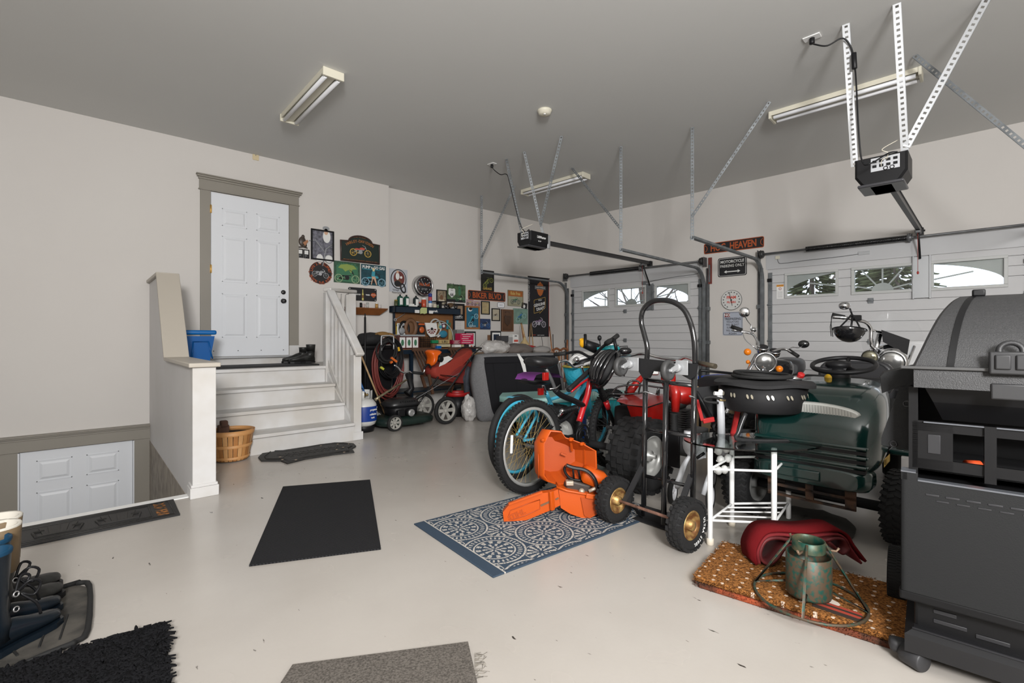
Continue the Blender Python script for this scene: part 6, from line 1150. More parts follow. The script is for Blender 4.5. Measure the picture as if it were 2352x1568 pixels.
t = thing('chrome_handlebar', 'bent chrome handlebar on a dark stand behind the mower engine', 'handlebar', Y(940, 870, 5.7)); obj('bar', MB().tube(sm([Y(x, y, 5.68) for x, y in ((905, 838), (915, 845), (921, 853), (932, 856), (940, 853), (945, 856), (965, 858), (973, 855), (975, 848))], 4), .012, 8), chrome, t); obj('stem', MB().tube([Y(938, 858, 5.7), Y(946, 892, 5.7), Y(935, 905, 5.7)], [.05, .035, .06], 8), black, t); obj('grip', MB().tube([Y(948, 855, 5.67), Y(972, 858, 5.66)], .019, 8), rubber, t)
single('brass_tube', MB().tube([Y(862, 918, 5.5), Y(870, 912, 5.5), Y(934, 872, 5.6)], [.022, .016, .012], 8), mat('worn_brass', (.40, .34, .22), .35, .7, var=.5, vs=20), 'long worn brass tube leaning behind the propane tank', 'tube')
# shop vacuum bucket, bags
p = fl(1066, 957); p.y += .17; t = thing('utility_bucket', 'black bucket with a red rim behind the mower rear wheel', 'bucket', p); K = T(p.x, p.y, 0); obj('body', MB().lathe([(0, .0), (.14, 0), (.17, .30), (.165, .30), (0, .29)], K, 28), black, t); obj('rim', MB().lathe([(.168, .295), (.182, .295), (.185, .345), (.17, .35), (.16, .34), (.16, .3)], K, 30), redp, t)
clear = mat('cloudy_plastic', (.62, .60, .58), .25, bump=1, bs=9, dist=.04, tr=.25, var=.2, vs=8)
def blob(nm, lab, c, r, mt_, seed, cat, amp=.25, n=18):
    mb = MB(); 
    def f(u, v):
        a, b = 2*PI*u, PI*(v-.5); d = V((math.cos(a)*math.cos(b), math.sin(a)*math.cos(b), math.sin(b))); k = 1+amp*noise.noise(d*2.3+V((seed, 0, 0)))+amp*.5*noise.noise(d*6+V((0, seed, 0))); z = c[2]+r[2]*d.z*k; return (c[0]+r[0]*d.x*k, c[1]+r[1]*d.y*k, max(z, c[2]-r[2]*.9))
    mb.grid(f, n*2, n, cu=True); return single(nm, mb, mt_, lab, cat)
p = fl(1092, 968); blob('plastic_bag', 'clear plastic bag standing on the floor beside the grey cushion', (p.x-.02, p.y+.12, .16), (.10, .10, .18), clear, 2, 'bag'); q = Y(1091, 880, 5.6); blob('denim_clothes', 'grey and denim clothes hanging above the clear bag', (q.x, 5.75, q.z), (.09, .08, .24), mat('denim', (.07, .08, .10), .9, var=.5), 4, 'clothes')
# big upholstered cushion seen from below, standing on edge
A, B = V((4.12, 5.06, 0)), V((5.15, 4.62, 0)); d_ = (B-A).normalized(); nrm = V((d_.y, -d_.x, 0)); K = frame(A, d_); Lc = (B-A).length; Hc = .93
grey = mat('heather_grey_fabric', (.20, .20, .205), .95, bump=.6, bs=240, var=.4, vs=160, spec=.15); t = thing('upholstered_seat', 'large grey seat cushion with a black underside standing on its edge', 'seat', A)
def gp_(px, py, off): d = dr(px); nn = V((nrm.x, nrm.y)); t_ = (V((A.x, A.y)).dot(nn)+off)/d.dot(nn); return V((t_*d.x, t_*d.y, max(.004, CH+(HY-py)/FP*t_)))
OUT_ = ((1110, 813), (1195, 811), (1268, 810), (1284, 818), (1298, 870), (1304, 930), (1296, 956), (1210, 966), (1140, 974), (1106, 972), (1097, 930), (1088, 880), (1090, 848), (1098, 822)); IN_ = ((1118, 819), (1195, 817), (1266, 815), (1276, 820), (1288, 870), (1294, 925), (1288, 945), (1210, 950), (1146, 956), (1132, 948), (1124, 915), (1117, 870), (1112, 840), (1112, 824))
def sec(P_l, y, g): q_ = [gp_(a_, b_, 0) for a_, b_ in P_l]; c_ = sum(q_, V((0, 0, 0)))/len(q_); return sm([c_+(p_-c_)*g-nrm*y for p_ in q_], 3, True)
obj('cover', MB().loft([sec(OUT_, .36, .86), sec(OUT_, .31, .97), sec(OUT_, .16, 1.0), sec(OUT_, .04, .985), sec(IN_, 0, 1.0)]), grey, t)
bkp = MB().loft([sec(IN_, .0, .99), sec(IN_, -.012, .985), sec(IN_, -.016, .95)]); bkp.tube([gp_(1133, 836, .02), gp_(1140, 895, .02), gp_(1158, 950, .02)], .006, 4).tube([gp_(1185, 836, .02), gp_(1190, 945, .02)], .005, 4).tube([gp_(1116, 834, .02), gp_(1190, 832, .02), gp_(1272, 836, .02)], .006, 4); obj('underside', bkp, mat('black_dust_cover', (.016, .016, .018), .95, bump=.4, bs=30, spec=.1), t)
obj('tie_strap', MB().loft([[gp_(x, y, yy) for x, y, yy in q] for q in [((1187, 812, -.04), (1193, 812, -.04)), ((1189, 816, .022), (1195, 816, .022)), ((1195, 829, .03), (1204, 828, .03)), ((1199, 842, .024), (1207, 841, .024)), ((1204, 859, .03), (1210, 858, .03))]], cap=False, closed=False), pwhite, t)
# covered table behind with its pile
tz = .90; t = thing('side_table', 'plain table behind the big grey seat carrying a pile of odds and ends', 'table', (5.1, 5.9, 0)); x0_, x1_ = Y(1118, 810, 5.7).x, Y(1262, 810, 5.7).x
obj('tabletop', MB().bb((x0_, 5.4, tz-.03), (x1_, 6.42, tz), None, .004), pale, t); [obj('leg', MB().bb((x-.025, y-.025, 0), (x+.025, y+.025, tz-.03)), pale, t) for x in (x0_+.05, x1_-.05) for y in (5.45, 6.37)]
q = Y(1138, 800, 5.6); blob('plastic_wrap', 'crumpled clear plastic wrap on the left of the table pile', (q.x, 5.62, tz+.09), (.26, .18, .12), clear, 7, 'plastic'); q = Y(1193, 802, 5.7); blob('folded_blanket', 'brown grey folded blanket in the middle of the table pile', (q.x, 5.75, tz+.05), (.30, .2, .10), mat('blanket_taupe', (.14, .12, .11), .95, bump=.6, bs=14, dist=.02), 9, 'blanket', .15)
q = Y(1225, 798, 5.75); blob('red_cloth', 'red cloth draped over the right of the table pile', (q.x, 5.95, tz+.07), (.26, .10, .05), mat('cloth_red', (.36, .02, .02), .9), 12, 'cloth', .3); q = Y(1245, 805, 5.6); blob('grey_pillow', 'pale grey pillow at the right end of the table pile', (q.x-.02, 5.6, tz+.04), (.18, .14, .07), mat('pillow_grey', (.28, .27, .26), .95), 15, 'pillow', .1)
bz_ = bz; bz = tz
bx('leaning_frame', 'black double photo frame leaning on the wall behind the clear wrap', 1128, 760, 1151, 788, .02, 6.36, black, 'picture', lambda m, F, w, h: m.m(pwhite).bb((-w*.4, -h*.42, 0), (w*.4, h*.42, .003), F).m(P_('photo_dark', (.02, .03, .05))).bb((-w*.28, 0, .002), (w*.28, h*.34, .004), F).bb((-w*.28, -h*.36, .002), (w*.28, -h*.08, .004), F)); bx('small_frame', 'dark frame standing left of the double photo frame', 1121, 769, 1129, 788, .02, 6.38, pbrn, 'picture')
bx('plastic_tub', 'clear plastic tub right of the double photo frame', 1167, 774, 1178, 792, .12, 6.3, P_('tub_clear', (.5, .5, .5), .2, tr=.4), 'tub'); bx('white_carton', 'white carton with a red label on the table pile', 1178, 768, 1191, 792, .12, 6.32, pwhite, lt=lambda m, F, w, h: m.m(pred).bb((-w*.3, -h*.2, 0), (w*.4, 0, .002), F).m(pink).bb((-w*.2, h*.32, 0), (w*.2, h*.4, .002), F)); bx('dark_box', 'dark flat box beside the clear tub', 1152, 771, 1168, 784, .15, 6.2, P_('box_charcoal', (.05, .05, .055), .6))
bz = bz_
q = Y(1205, 786, 6.1); t = thing('dust_funnel', 'tan flared scoop with a wooden grip on the table pile', 'scoop', (q.x, 6.1, q.z-.06)); obj('flare', MB().lathe([(.09, -.05), (.085, -.03), (.03, .05), (.02, .09)], T(q.x, 6.1, q.z), 16), P_('scoop_tan', (.45, .34, .17), .5), t); obj('grip', MB().tube([(q.x, 6.1, q.z+.09), Y(1198, 745, 6.2)], .016, 8), pale, t)
for i, (a, b, r, mt_, lab) in enumerate((((1197, 742), (1207, 792), .014, wood, 'orange wooden handle leaning behind the tan scoop'), ((1218, 745), (1215, 795), .012, pale, 'pale wooden handle leaning in front of the banner, left one'), ((1220, 742), (1226, 795), .012, pale, 'pale wooden handle leaning in front of the banner, right one'), ((1244, 772), (1249, 795), .005, pink, 'thin dark rod leaning under the banner'), ((1262, 750), (1269, 800), .012, wood, 'reddish wooden handle leaning in the room corner'), ((1270, 768), (1271, 800), .009, pink, 'short black tool handle leaning in the room corner'))): single('tool_handle', MB().tube([Y(a[0], a[1], 6.75), Y(b[0], b[1]+18, 6.3)], r, 6), mt_, lab, 'handle')
t = thing('spindle_chair', 'turned wooden chair back in the corner right of the grey seat', 'chair', Y(1287, 830, 5.4)); cw = mat('maple_brown', (.20, .07, .025), .35)
for px in (1272, 1303): obj('post', MB().tube([Y(px, 780 if px > 1300 else 802, 5.4), Y(px, 800, 5.4), Y(px, 806, 5.4), Y(px, 880, 5.4)], [.014, .02, .014, .018], 8), cw, t)
obj('crest_rail', MB().tube(sm([Y(x, y, 5.4) for x, y in ((1270, 804), (1279, 800), (1287, 804), (1295, 800), (1305, 804))], 3), [.02]*13, 6), cw, t); [obj('spindle', MB().tube([Y(px, 806, 5.4), Y(px, 870, 5.4)], .009, 6), cw, t) for px in (1278, 1284, 1290, 1296)]; obj('seat', MB().box(Y(1287, 872, 5.3), (.42, .40, .03), None, .01), cw, t)
# ---------------- bicycles, chainsaw, hand truck, stand ----------------
def PLN(o, ang):                    # vertical plane through o with the given heading; maps a viewing direction to a point on it
    n = V((-math.sin(math.radians(ang)), math.cos(math.radians(ang)))); k = V((o[0], o[1])).dot(n)
    def f(px, py, off=0.0):
        d = dr(px); t = (k+off)/d.dot(n); return V((t*d.x, t*d.y, CH+(HY-py)/FP*t))
    return f
def extr(mb, pts, dirv, th):        # polygon of 3D points extruded along a direction
    dirv = V(dirv).normalized()*th; return mb.loft([pts, [p+dirv for p in pts]], smooth=False)
def knobs(m, K, R, w, n, rows, s, h=.012, off=0):
    for i in range(n):
        for j in range(rows):
            a = 2*PI*(i+.5*(j % 2))/n; y = (j-(rows-1)/2)*w/rows; q = K @ RZ(math.degrees(a)) @ T(R+h*.3-(.3*y*y/w if rows > 2 else 0), 0, y); m.box((0, 0, 0), (h, s, w/rows*.72), q)
    return m
def tyre(K, R, w, prof=.30, n=40):
    r = R-prof*R; return MB().m(tread).lathe([(r, -w*.36), (R-prof*R*.5, -w/2), (R*.985, -w*.40), (R, -w*.12), (R, w*.12), (R*.985, w*.40), (R-prof*R*.5, w/2), (r, w*.36)], K, n)
def bike_wheel(c, ax, R, par, rimm, tm, spoke, knob=0, wd=.05, spn=28, name='wheel'):
    K = frame(c, V(ax).cross(V((0, 0, 1))), V((0, 0, 1))); K = K @ RX(90) if 0 else M.LocRotScale(V(c), V(ax).to_track_quat('Z', 'Y'), None)
    m = MB().m(tread).torus(R-wd/2, wd/2, K, 48, 8)
    if knob: knobs(m, K, R-.004, wd, 64, 3, .016, .009)
    o = obj(name, m, None, par); obj('rim', MB().lathe([(R-wd-.017, -.012), (R-wd+.004, -.014), (R-wd+.004, .014), (R-wd-.017, .012), (R-wd-.017, -.012)], K, 48), rimm, o)
    m = MB()
    for k in range(spn):
        a = 2*PI*k/spn; b = a+(.5 if k % 2 else -.5); z = .022*(1 if k % 4 < 2 else -1); m.tube([K @ V((.022*math.cos(b), .022*math.sin(b), z)), K @ V(((R-wd-.02)*math.cos(a), (R-wd-.02)*math.sin(a), 0))], .0014, 3, cap=False)
    obj('spokes', m, spoke, o); obj('hub', MB().cyl(K @ V((0, 0, -.045)), K @ V((0, 0, .045)), .016, 12), dsteel, o); return o
def seat(f, l, r, t_, b, mt_, par, dep=.10, nm='saddle'):
    A, B = f(l, (t_+b)/2), f(r, (t_+b)/2); ax = (B-A); L = ax.length; K = frame((A+B)/2, ax); h = abs(f(l, t_).z-f(l, b).z)/2
    g = []
    for x, w, z0, z1 in ((-.5, .35, .1, .6), (-.45, .8, -.5, .9), (-.25, 1, -.8, 1), (.05, .75, -.9, .9), (.25, .4, -.8, .85), (.45, .25, -.4, .8), (.5, .12, 0, .5)): g.append([K @ V((x*L, w*dep*math.cos(a), h*((z0+z1)/2+(z1-z0)/2*math.sin(a)))) for a in [k*PI/6 for k in range(12)]])
    return obj(nm, MB().loft(g), mt_, par)
sil = mat('rim_silver', (.5, .5, .48), .35, .5); gsp = mat('gold_spoke', (.62, .42, .10), .35, .6); sky = mat('sky_blue_paint', (.06, .42, .60), .3, coat=.3); hy_ = mat('red_black_frame', (.50, .015, .02), .25, coat=.5)
# cruiser bicycle
o_ = fl(1190, 1099); t = thing('cruiser_bicycle', 'sky blue cruiser bicycle with a wicker basket, behind the mountain bike', 'bicycle', o_); hd = 7; ax = (-math.sin(math.radians(hd)), math.cos(math.radians(hd)), 0); f = PLN(o_, hd); R = .345
F_ = o_+V((math.cos(math.radians(hd)), math.sin(math.radians(hd)), 0))*1.14
for c in (o_, F_): bike_wheel(c+V((0, 0, R)), ax, R, t, sky, rubber, gsp if c is o_ else dsteel, 0, .055)
w = obj('whitewall', MB().torus(R-.058, .007, M.LocRotScale(o_+V((0, 0, R)), V(ax).to_track_quat('Z', 'Y'), None), 48, 6), whitep, t)
tb = lambda n, pts, r, mt_=sky, par=None, k=3: obj(n, MB().tube(sm(pts, k), r, 8), mt_, par)
tb('seat_tube', [f(1292, 1000), f(1275, 950), f(1254, 900)], .018, sky, t); tb('seat_post', [f(1254, 905), f(1246, 880)], .013, chrome, t); tb('chain_stay', [f(1203, 1011), f(1292, 1000)], .012, sky, t); tb('seat_stay', [f(1203, 1011), f(1240, 942), f(1262, 925)], .011, sky, t); tb('seat_stay', [f(1186, 1000), f(1219, 948), f(1228, 938)], .011, sky, t)
tb('top_tube', [f(1262, 918), f(1310, 900), f(1342, 872)], .016, sky, t); tb('down_tube', [f(1292, 1000), f(1325, 925), f(1344, 880)], .019, sky, t); tb('fork', [f(1345, 868), f(1352, 900), F_+V((0, 0, R))], .014, sky, t)
obj('rear_fender', MB().loft([[f(x, y)+V(ax)*s_ for s_ in (-.035, 0, .035)] for x, y in ((1169, 913), (1175, 910), (1190, 909), (1205, 913), (1217, 918))]+[], cap=False, closed=False), sky, t)
obj('front_fender', MB().loft([[F_+V((0, 0, R))+V((math.cos(math.radians(hd))*(R+.02)*math.cos(a), math.sin(math.radians(hd))*(R+.02)*math.cos(a), (R+.02)*math.sin(a)))+V(ax)*s_ for s_ in (-.03, 0, .03)] for a in [math.radians(k) for k in range(60, 200, 14)]], cap=False, closed=False), sky, t)
seat(f, 1204, 1268, 866, 886, black, t, .11); obj('seat_cover', MB().loft([[f(x, y)+V(ax)*s_ for s_ in (-.10, -.05, .05, .10)] for x, y in ((1204, 872), (1210, 860), (1225, 855), (1245, 855), (1262, 858), (1271, 866))], closed=False, cap=False), mat('purple_velvet', (.15, .03, .19), .8), t)
tb('handlebar', [f(1283, 832), f(1300, 828), f(1318, 843), f(1335, 838), f(1349, 832)], .012, chrome, t); tb('stem', [f(1335, 840), f(1341, 858), f(1343, 866)], .014, chrome, t); obj('bell', MB().ball(f(1324, 826), .03), chrome, t); obj('reflector', MB().box((0, 0, 0), (.05, .03, .06), T(*f(1242, 899)), .004), mat('reflector_red', (.32, .01, .008), .2), t)
q = f(1326, 862, .12); K = T(q.x, q.y, q.z-.10); wk = mat('teal_wicker', (.01, .26, .36), .6, bump=1, bs=45, dist=.01); obj('basket', MB().lathe([(0, 0), (.10, .005), (.145, .19), (.14, .19), (.095, .012), (0, .01)], K, 24), wk, t); obj('basket_rim', MB().torus(.143, .009, K @ T(0, 0, .19), 24, 6), mat('rim_straw', (.40, .32, .06), .6), t)
# mountain bicycle
o_ = fl(1218, 1131); hd = 2.5; ax = (-math.sin(math.radians(hd)), math.cos(math.radians(hd)), 0); f = PLN(o_, hd); t = thing('mountain_bicycle', 'red and black full suspension mountain bicycle in front of the sky blue one', 'bicycle', o_)
Fc = fl(1403, 1070); bike_wheel(o_+V((0, 0, .345)), ax, .345, t, sil, rubber, mat('mixed_spoke', (.5, .36, .15), .35, .6), 1, .058, 32); bike_wheel(Fc+V((0, 0, .345)), (-math.sin(.12), math.cos(.12), 0), .345, t, black, rubber, dsteel, 1, .058)
seat(f, 1216, 1280, 818, 848, mat('saddle_black', (.009, .009, .010), .45), t, .10); tb('seat_post', [f(1254, 846), f(1268, 875), f(1276, 896)], .014, dsteel, t); obj('seat_reflector', MB().box((0, 0, 0), (.05, .025, .06), T(*f(1253, 864, -.03)), .004), mat('reflector_red', (.32, .01, .008), .2), t); obj('quick_release', MB().tube([f(1262, 893, -.03), f(1276, 892, -.04), f(1287, 884, -.05)], .006, 6), chrome, t)
tb('seat_tube', [f(1275, 895), f(1290, 908), f(1318, 920), f(1340, 931)], .024, black, t); tb('top_tube', [f(1305, 896), f(1330, 873), f(1357, 848)], .020, matte, t); tb('red_accent', [f(1312, 899), f(1334, 881), f(1354, 868)], .010, hy_, t); tb('down_tube', [f(1356, 868), f(1350, 905), f(1340, 935), f(1330, 968)], .026, hy_, t); tb('lower_frame', [f(1340, 930), f(1334, 960), f(1330, 996)], .018, matte, t)
tb('head_tube', [f(1357, 845), f(1362, 880)], .024, black, t); tb('swing_arm', [f(1218, 1022), f(1258, 985), f(1298, 962), f(1318, 940)], .014, black, t); tb('chain_stay', [f(1218, 1026), f(1275, 1010), f(1332, 996)], .012, black, t); P = [f(1293+i*1.0, 944-i*.27) for i in range(31)]; m = MB(); n_ = 90
for i in range(1): m.tube([P[0].lerp(P[-1], k/n_)+V((0, .022*math.cos(k*.9), .022*math.sin(k*.9))) for k in range(n_+1)], .0045, 4).tube([P[0], P[-1]], .010, 8)
obj('shock_spring', m, black, t); obj('shock_mount', MB().ball(f(1291, 944), .022).ball(f(1323, 936), .02).tube([f(1270, 968), f(1292, 946)], .014, 6), chrome, t)
q = f(1332, 998); K = M.LocRotScale(q, V(ax).to_track_quat('Z', 'Y'), None); obj('chain_ring', MB().torus(.085, .009, K @ T(0, 0, -.03), 30, 5).torus(.05, .008, K @ T(0, 0, -.03), 24, 5), black, t); obj('crank', MB().bar(q+V((0, -.06, 0)), q+V((.08, -.06, -.14)), .025, .014).box((0, 0, 0), (.09, .08, .02), T(q.x+.09, q.y-.10, q.z-.15)), black, t)
for s_ in (-.06, .06): tb('fork_leg', [f(1366, 868, s_), f(1382, 905, s_), Fc+V((0, s_, .345))], .019, black, t); obj('fork_boot', MB().tube([f(1376, 885, s_).lerp(f(1388, 915, s_), k/12) for k in range(13)], [.028 if k % 2 else .022 for k in range(13)], 10), rubber, t)
obj('fork_band', MB().tube([f(1392, 922, -.08), f(1397, 938, -.08)], .025, 8), hy_, t)
obj('handlebar', MB().tube(sm([dp(1275, 814, 4.45), dp(1300, 811, 4.4), dp(1330, 808, 4.3), dp(1358, 820, 4.2), dp(1380, 800, 4.1), dp(1392, 790, 4.05), dp(1418, 771, 3.95)], 4), .013, 8), black, t); obj('grip', MB().tube([dp(1392, 789, 4.05), dp(1400, 784, 4.0), dp(1406, 780, 4.0), dp(1419, 770, 3.94)], [.022, .025, .019, .019], 10), rubber, t); obj('grip', MB().tube([dp(1273, 814, 4.46), dp(1300, 811, 4.4)], .018, 10), rubber, t); obj('bar_end', MB().tube([dp(1410, 776, 3.97), dp(1416, 805, 3.95)], .014, 8), black, t); obj('bar_end', MB().tube([dp(1345, 796, 4.25), dp(1344, 768, 4.3)], .014, 8), black, t); tb('stem', [f(1358, 850), dp(1362, 822, 4.2)], .018, black, t); obj('wheel_reflector', MB().box((0, 0, 0), (.02, .012, .13), T(*f(1175, 1020, -.01)) @ RY(3), .004), P_('reflector_clear', (.75, .75, .72), .2), t)
# helmets and bar fittings
def helmet(nm, lab, c, s, m1, m2, rz, tilt):
    t = thing(nm, lab, 'helmet', c); K = T(*c) @ RZ(rz) @ RY(tilt); sh = []
    obj('liner', MB().ball((0, 0, 0), (.125*s, .085*s, .075*s), K, 20, -.35), m2, t)
    m = MB()
    for k in range(-3, 4): a = k*.36; m.tube([K @ V((.145*s*math.cos(q), .10*s*math.sin(a)*(.35+.65*math.sin(q)), .095*s*math.sin(q)*math.cos(a*.9)+.0)) for q in [math.radians(v) for v in range(8, 173, 15)]], [.013*s*(.6+.5*math.sin(math.radians(v))) for v in range(8, 173, 15)], 6)
    m.torus(.135*s, .014*s, K @ T(0, 0, -.01), 26, 6, sy=.74); obj('shell', m, m1, t); obj('chin_strap', MB().tube(sm([K @ V(p) for p in ((.05*s, .08*s, 0), (.03*s, .05*s, -.12*s), (.02*s, -.04*s, -.13*s), (.05*s, -.08*s, 0))], 4), .004, 5), black, t); return t
helmet('bicycle_helmet', 'black vented bicycle helmet hanging from the mountain bicycle handlebar', dp(1392, 848, 3.95), 1.15, gloss, matte, -30, -62); helmet('bicycle_helmet', 'white and black vented bicycle helmet behind the chrome handlebar', dp(1338, 833, 4.75), 1.0, whitep, black, -40, -18)
q = dp(1343, 788, 4.35); t = thing('bicycle_lamp', 'yellow and black lamp clamped on the mountain bicycle bar', 'lamp', q); obj('body', MB().tube([q+V((-.02, 0, 0)), q+V((.10, -.06, -.05))], [.04, .05], 10), black, t); obj('yellow_shell', MB().ball(q+V((-.03, .0, .0)), (.022, .035, .04)).ball(q+V((.0, .02, .03)), (.045, .028, .018)), mat('lamp_yellow', (.75, .38, .01), .35), t)
q = dp(1405, 800, 4.2); K = frame(q, R2.to_3d()); t = thing('teal_drill_case', 'teal and chrome bottle shaped case resting behind the bicycle grip', 'case', q); obj('body', MB().ball((0, 0, 0), (.075, .04, .028), K).tube([K @ V((-.07, 0, 0)), K @ V((-.13, 0, -.005))], .015, 8), teal, t); obj('chrome_top', MB().tube([K @ V((-.05, 0, .02)), K @ V((.0, 0, .035)), K @ V((.06, 0, .03))], .010, 8), chrome, t); obj('base', MB().box((0, 0, -.05), (.15, .06, .05), K, .01), black, t)
q = dp(1436, 806, 4.3); K = frame(q, R2.to_3d()); t = thing('rear_view_mirror', 'black handlebar mirror on a wire bracket right of the teal case', 'mirror', q); obj('shell', MB().ball((0, 0, 0), (.06, .03, .035), K), gloss, t); obj('bracket', MB().tube([K @ V(p) for p in ((-.06, 0, -.02), (-.05, 0, .04), (.02, 0, .045), (.02, 0, .02))], .005, 5), black, t); single('round_mirror', MB().ball(dp(1377, 776, 4.4), (.02, .02, .026)).tube([dp(1377, 780, 4.4), dp(1379, 795, 4.3)], .005, 5), black, 'tiny black round mirror between the lamp and the right grip', 'mirror')
# long teal boat-shaped tub, blue drum behind the bicycles
A, B = V((3.35, 3.72, 0)), V((4.75, 3.15, 0)); K = frame(A, B-A); L = (B-A).length; t = thing('teal_tub', 'long teal plastic tub with a pale rim behind the bicycles', 'tub', A); zt3 = 1.155-(920-774)/1100*4.95
obj('tub', MB().loft([[K @ V((x*L, y, z)) for x, y in ((.08+i*.0, 0), (.92, 0), (1, .28), (.92, .56), (.08, .56), (0, .28))] for i, z in ((0, zt3-.25), (0, zt3-.05))]), teal, t); obj('rim', MB().loft([[K @ V((x*L, y, z)) for x, y in ((.06, -.02), (.94, -.02), (1.03, .28), (.94, .58), (.06, .58), (-.03, .28))] for z in (zt3-.05, zt3+.01)]), mat('pale_aqua', (.25, .45, .42), .4), t); [obj('leg', MB().bb((x-.03, y-.03, 0), (x+.03, y+.03, zt3-.22), K), black, t) for x in (.2, L-.2) for y in (.1, .46)]
p = V((3.86, 3.33, 0)); t = thing('blue_drum', 'dark blue plastic drum behind the mountain bicycle chain ring', 'drum', p); obj('body', MB().lathe([(0, 0), (.13, 0), (.14, .02), (.15, .2), (.14, .38), (.13, .4), (0, .4)], T(*p), 24), mat('drum_blue', (.005, .04, .20), .4), t); obj('bung', MB().cyl(p+V((0, 0, .4)), p+V((0, 0, .43)), .03), black, t)
# chainsaw in its case
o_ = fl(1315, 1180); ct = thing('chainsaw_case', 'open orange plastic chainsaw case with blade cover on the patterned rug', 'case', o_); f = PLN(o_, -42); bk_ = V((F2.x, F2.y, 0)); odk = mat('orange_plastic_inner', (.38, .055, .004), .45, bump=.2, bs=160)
rim = [(1264, 988), (1289, 990), (1299, 1004), (1312, 1008), (1337, 1017), (1370, 1035), (1372, 1076), (1340, 1098), (1308, 1112), (1280, 1114), (1257, 1106), (1248, 1093), (1248, 1018)]
P0 = [f(x, y, .0) for x, y in rim]; c = sum(P0, V((0, 0, 0)))/13; sh_ = V((-R2.x, -R2.y, 0))*.085+bk_*.11+V((0, 0, -.0)); back = [c+(p-c)*.80+sh_ for p in P0]; inn = [c+(p-c)*.955 for p in P0]; inb = [c+(p-c)*.66+sh_*.9+V((R2.x, R2.y, 0))*.012 for p in P0]; mid = [c+(p-c)*.98+sh_*.6 for p in P0]
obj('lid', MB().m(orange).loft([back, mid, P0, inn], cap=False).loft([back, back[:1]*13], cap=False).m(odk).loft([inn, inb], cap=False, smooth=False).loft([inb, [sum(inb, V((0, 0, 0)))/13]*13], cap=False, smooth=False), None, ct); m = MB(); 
for a, b in (((1290, 1045), (1303, 1050)), ((1303, 1075), (1318, 1081)), ((1312, 1008), (1316, 1040)), ((1345, 1022), (1346, 1080))): m.bar(f(*a)+bk_*.05, f(*b)+bk_*.05, .012, .012)
obj('lid_ribs', m, odk, ct); [obj('hinge', MB().box((0, 0, 0), (.03, .02, .02), T(*f(x, y)), .004), orange, ct) for x, y in ((1312, 1009), (1337, 1019), (1248, 1010))]
K = frame(f(1236, 1066, .055), V((bk_.x*.6+R2.x*.0, bk_.y*.6, 0))); obj('lid_emblem', MB().tube([K @ V((x, 0, z)) for x, z in ((-.02, -.09), (.02, -.09), (.02, .07), (-.02, .07))], .0025, 5, closed=True), orange, ct)
bf = [(1283, 1122), (1302, 1128), (1336, 1134), (1378, 1142), (1378, 1168), (1370, 1182), (1352, 1191), (1336, 1189), (1310, 1180), (1288, 1166)]; F0 = [f(x, y, -.09) for x, y in bf]; Bk = [p+bk_*.20+V((0, 0, .012)) for p in F0]; cc = sum(F0, V((0, 0, 0)))/len(F0)
obj('tray', MB().loft([Bk, F0], smooth=False), orange, ct); top_ = [f(1281, 1120, -.10), f(1302, 1127, -.10), f(1336, 1133, -.10), f(1380, 1141, -.10)]; obj('tray_rim', MB().tube(top_+[top_[-1]+bk_*.2, top_[0]+bk_*.2], .008, 6, closed=True), orange, ct); obj('latch', MB().bar(f(1346, 1138, -.11), f(1368, 1142, -.11), .012, .03, bev=.003), orange, ct)
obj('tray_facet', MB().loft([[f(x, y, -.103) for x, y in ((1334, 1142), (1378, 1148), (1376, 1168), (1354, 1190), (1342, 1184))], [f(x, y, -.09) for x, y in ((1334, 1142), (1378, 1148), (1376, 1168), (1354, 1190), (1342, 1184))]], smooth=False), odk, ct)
sc_ = [(1155, 1176), (1169, 1159), (1205, 1146), (1245, 1132), (1266, 1130), (1282, 1123), (1287, 1160), (1268, 1170), (1220, 1190), (1171, 1209), (1158, 1205)]; g = PLN(fl(1240, 1196), -42+8); S0 = [g(x, y) for x, y in sc_]; obj('blade_cover', extr(MB(), S0, bk_, .05), orange, ct); oc = sum(S0, V((0, 0, 0)))/11
P = [g(x, y, -.001) for x, y in ((1172, 1172), (1210, 1157), (1240, 1147), (1240, 1168), (1205, 1184), (1175, 1193), (1168, 1185))]; obj('cover_outline', MB().tube(P, .003, 5, closed=True), odk, ct); Kx = (g(1225, 1170)-g(1185, 1188)).normalized(); KK = frame(g(1187, 1182, -.003), Kx) @ RX(90); obj('lettering', MB().text('STIHL', .045, KK, ext=.0015, bold=.03), mat('orange_shade', (.40, .06, .005), .5), ct); obj('cover_slot', MB().bar(g(1242, 1161, -.002), g(1265, 1151, -.002), .004, .012).bar(g(1276, 1147, -.002), g(1283, 1143, -.002), .004, .01), pbrn, ct); obj('cover_hinge', MB().bar(g(1266, 1128, -.012), g(1269, 1171, -.012), .02, .03, bev=.004), orange, ct); obj('top_flange', MB().bar(g(1168, 1157, -.01), g(1245, 1129, -.01), .02, .012), orange, ct)
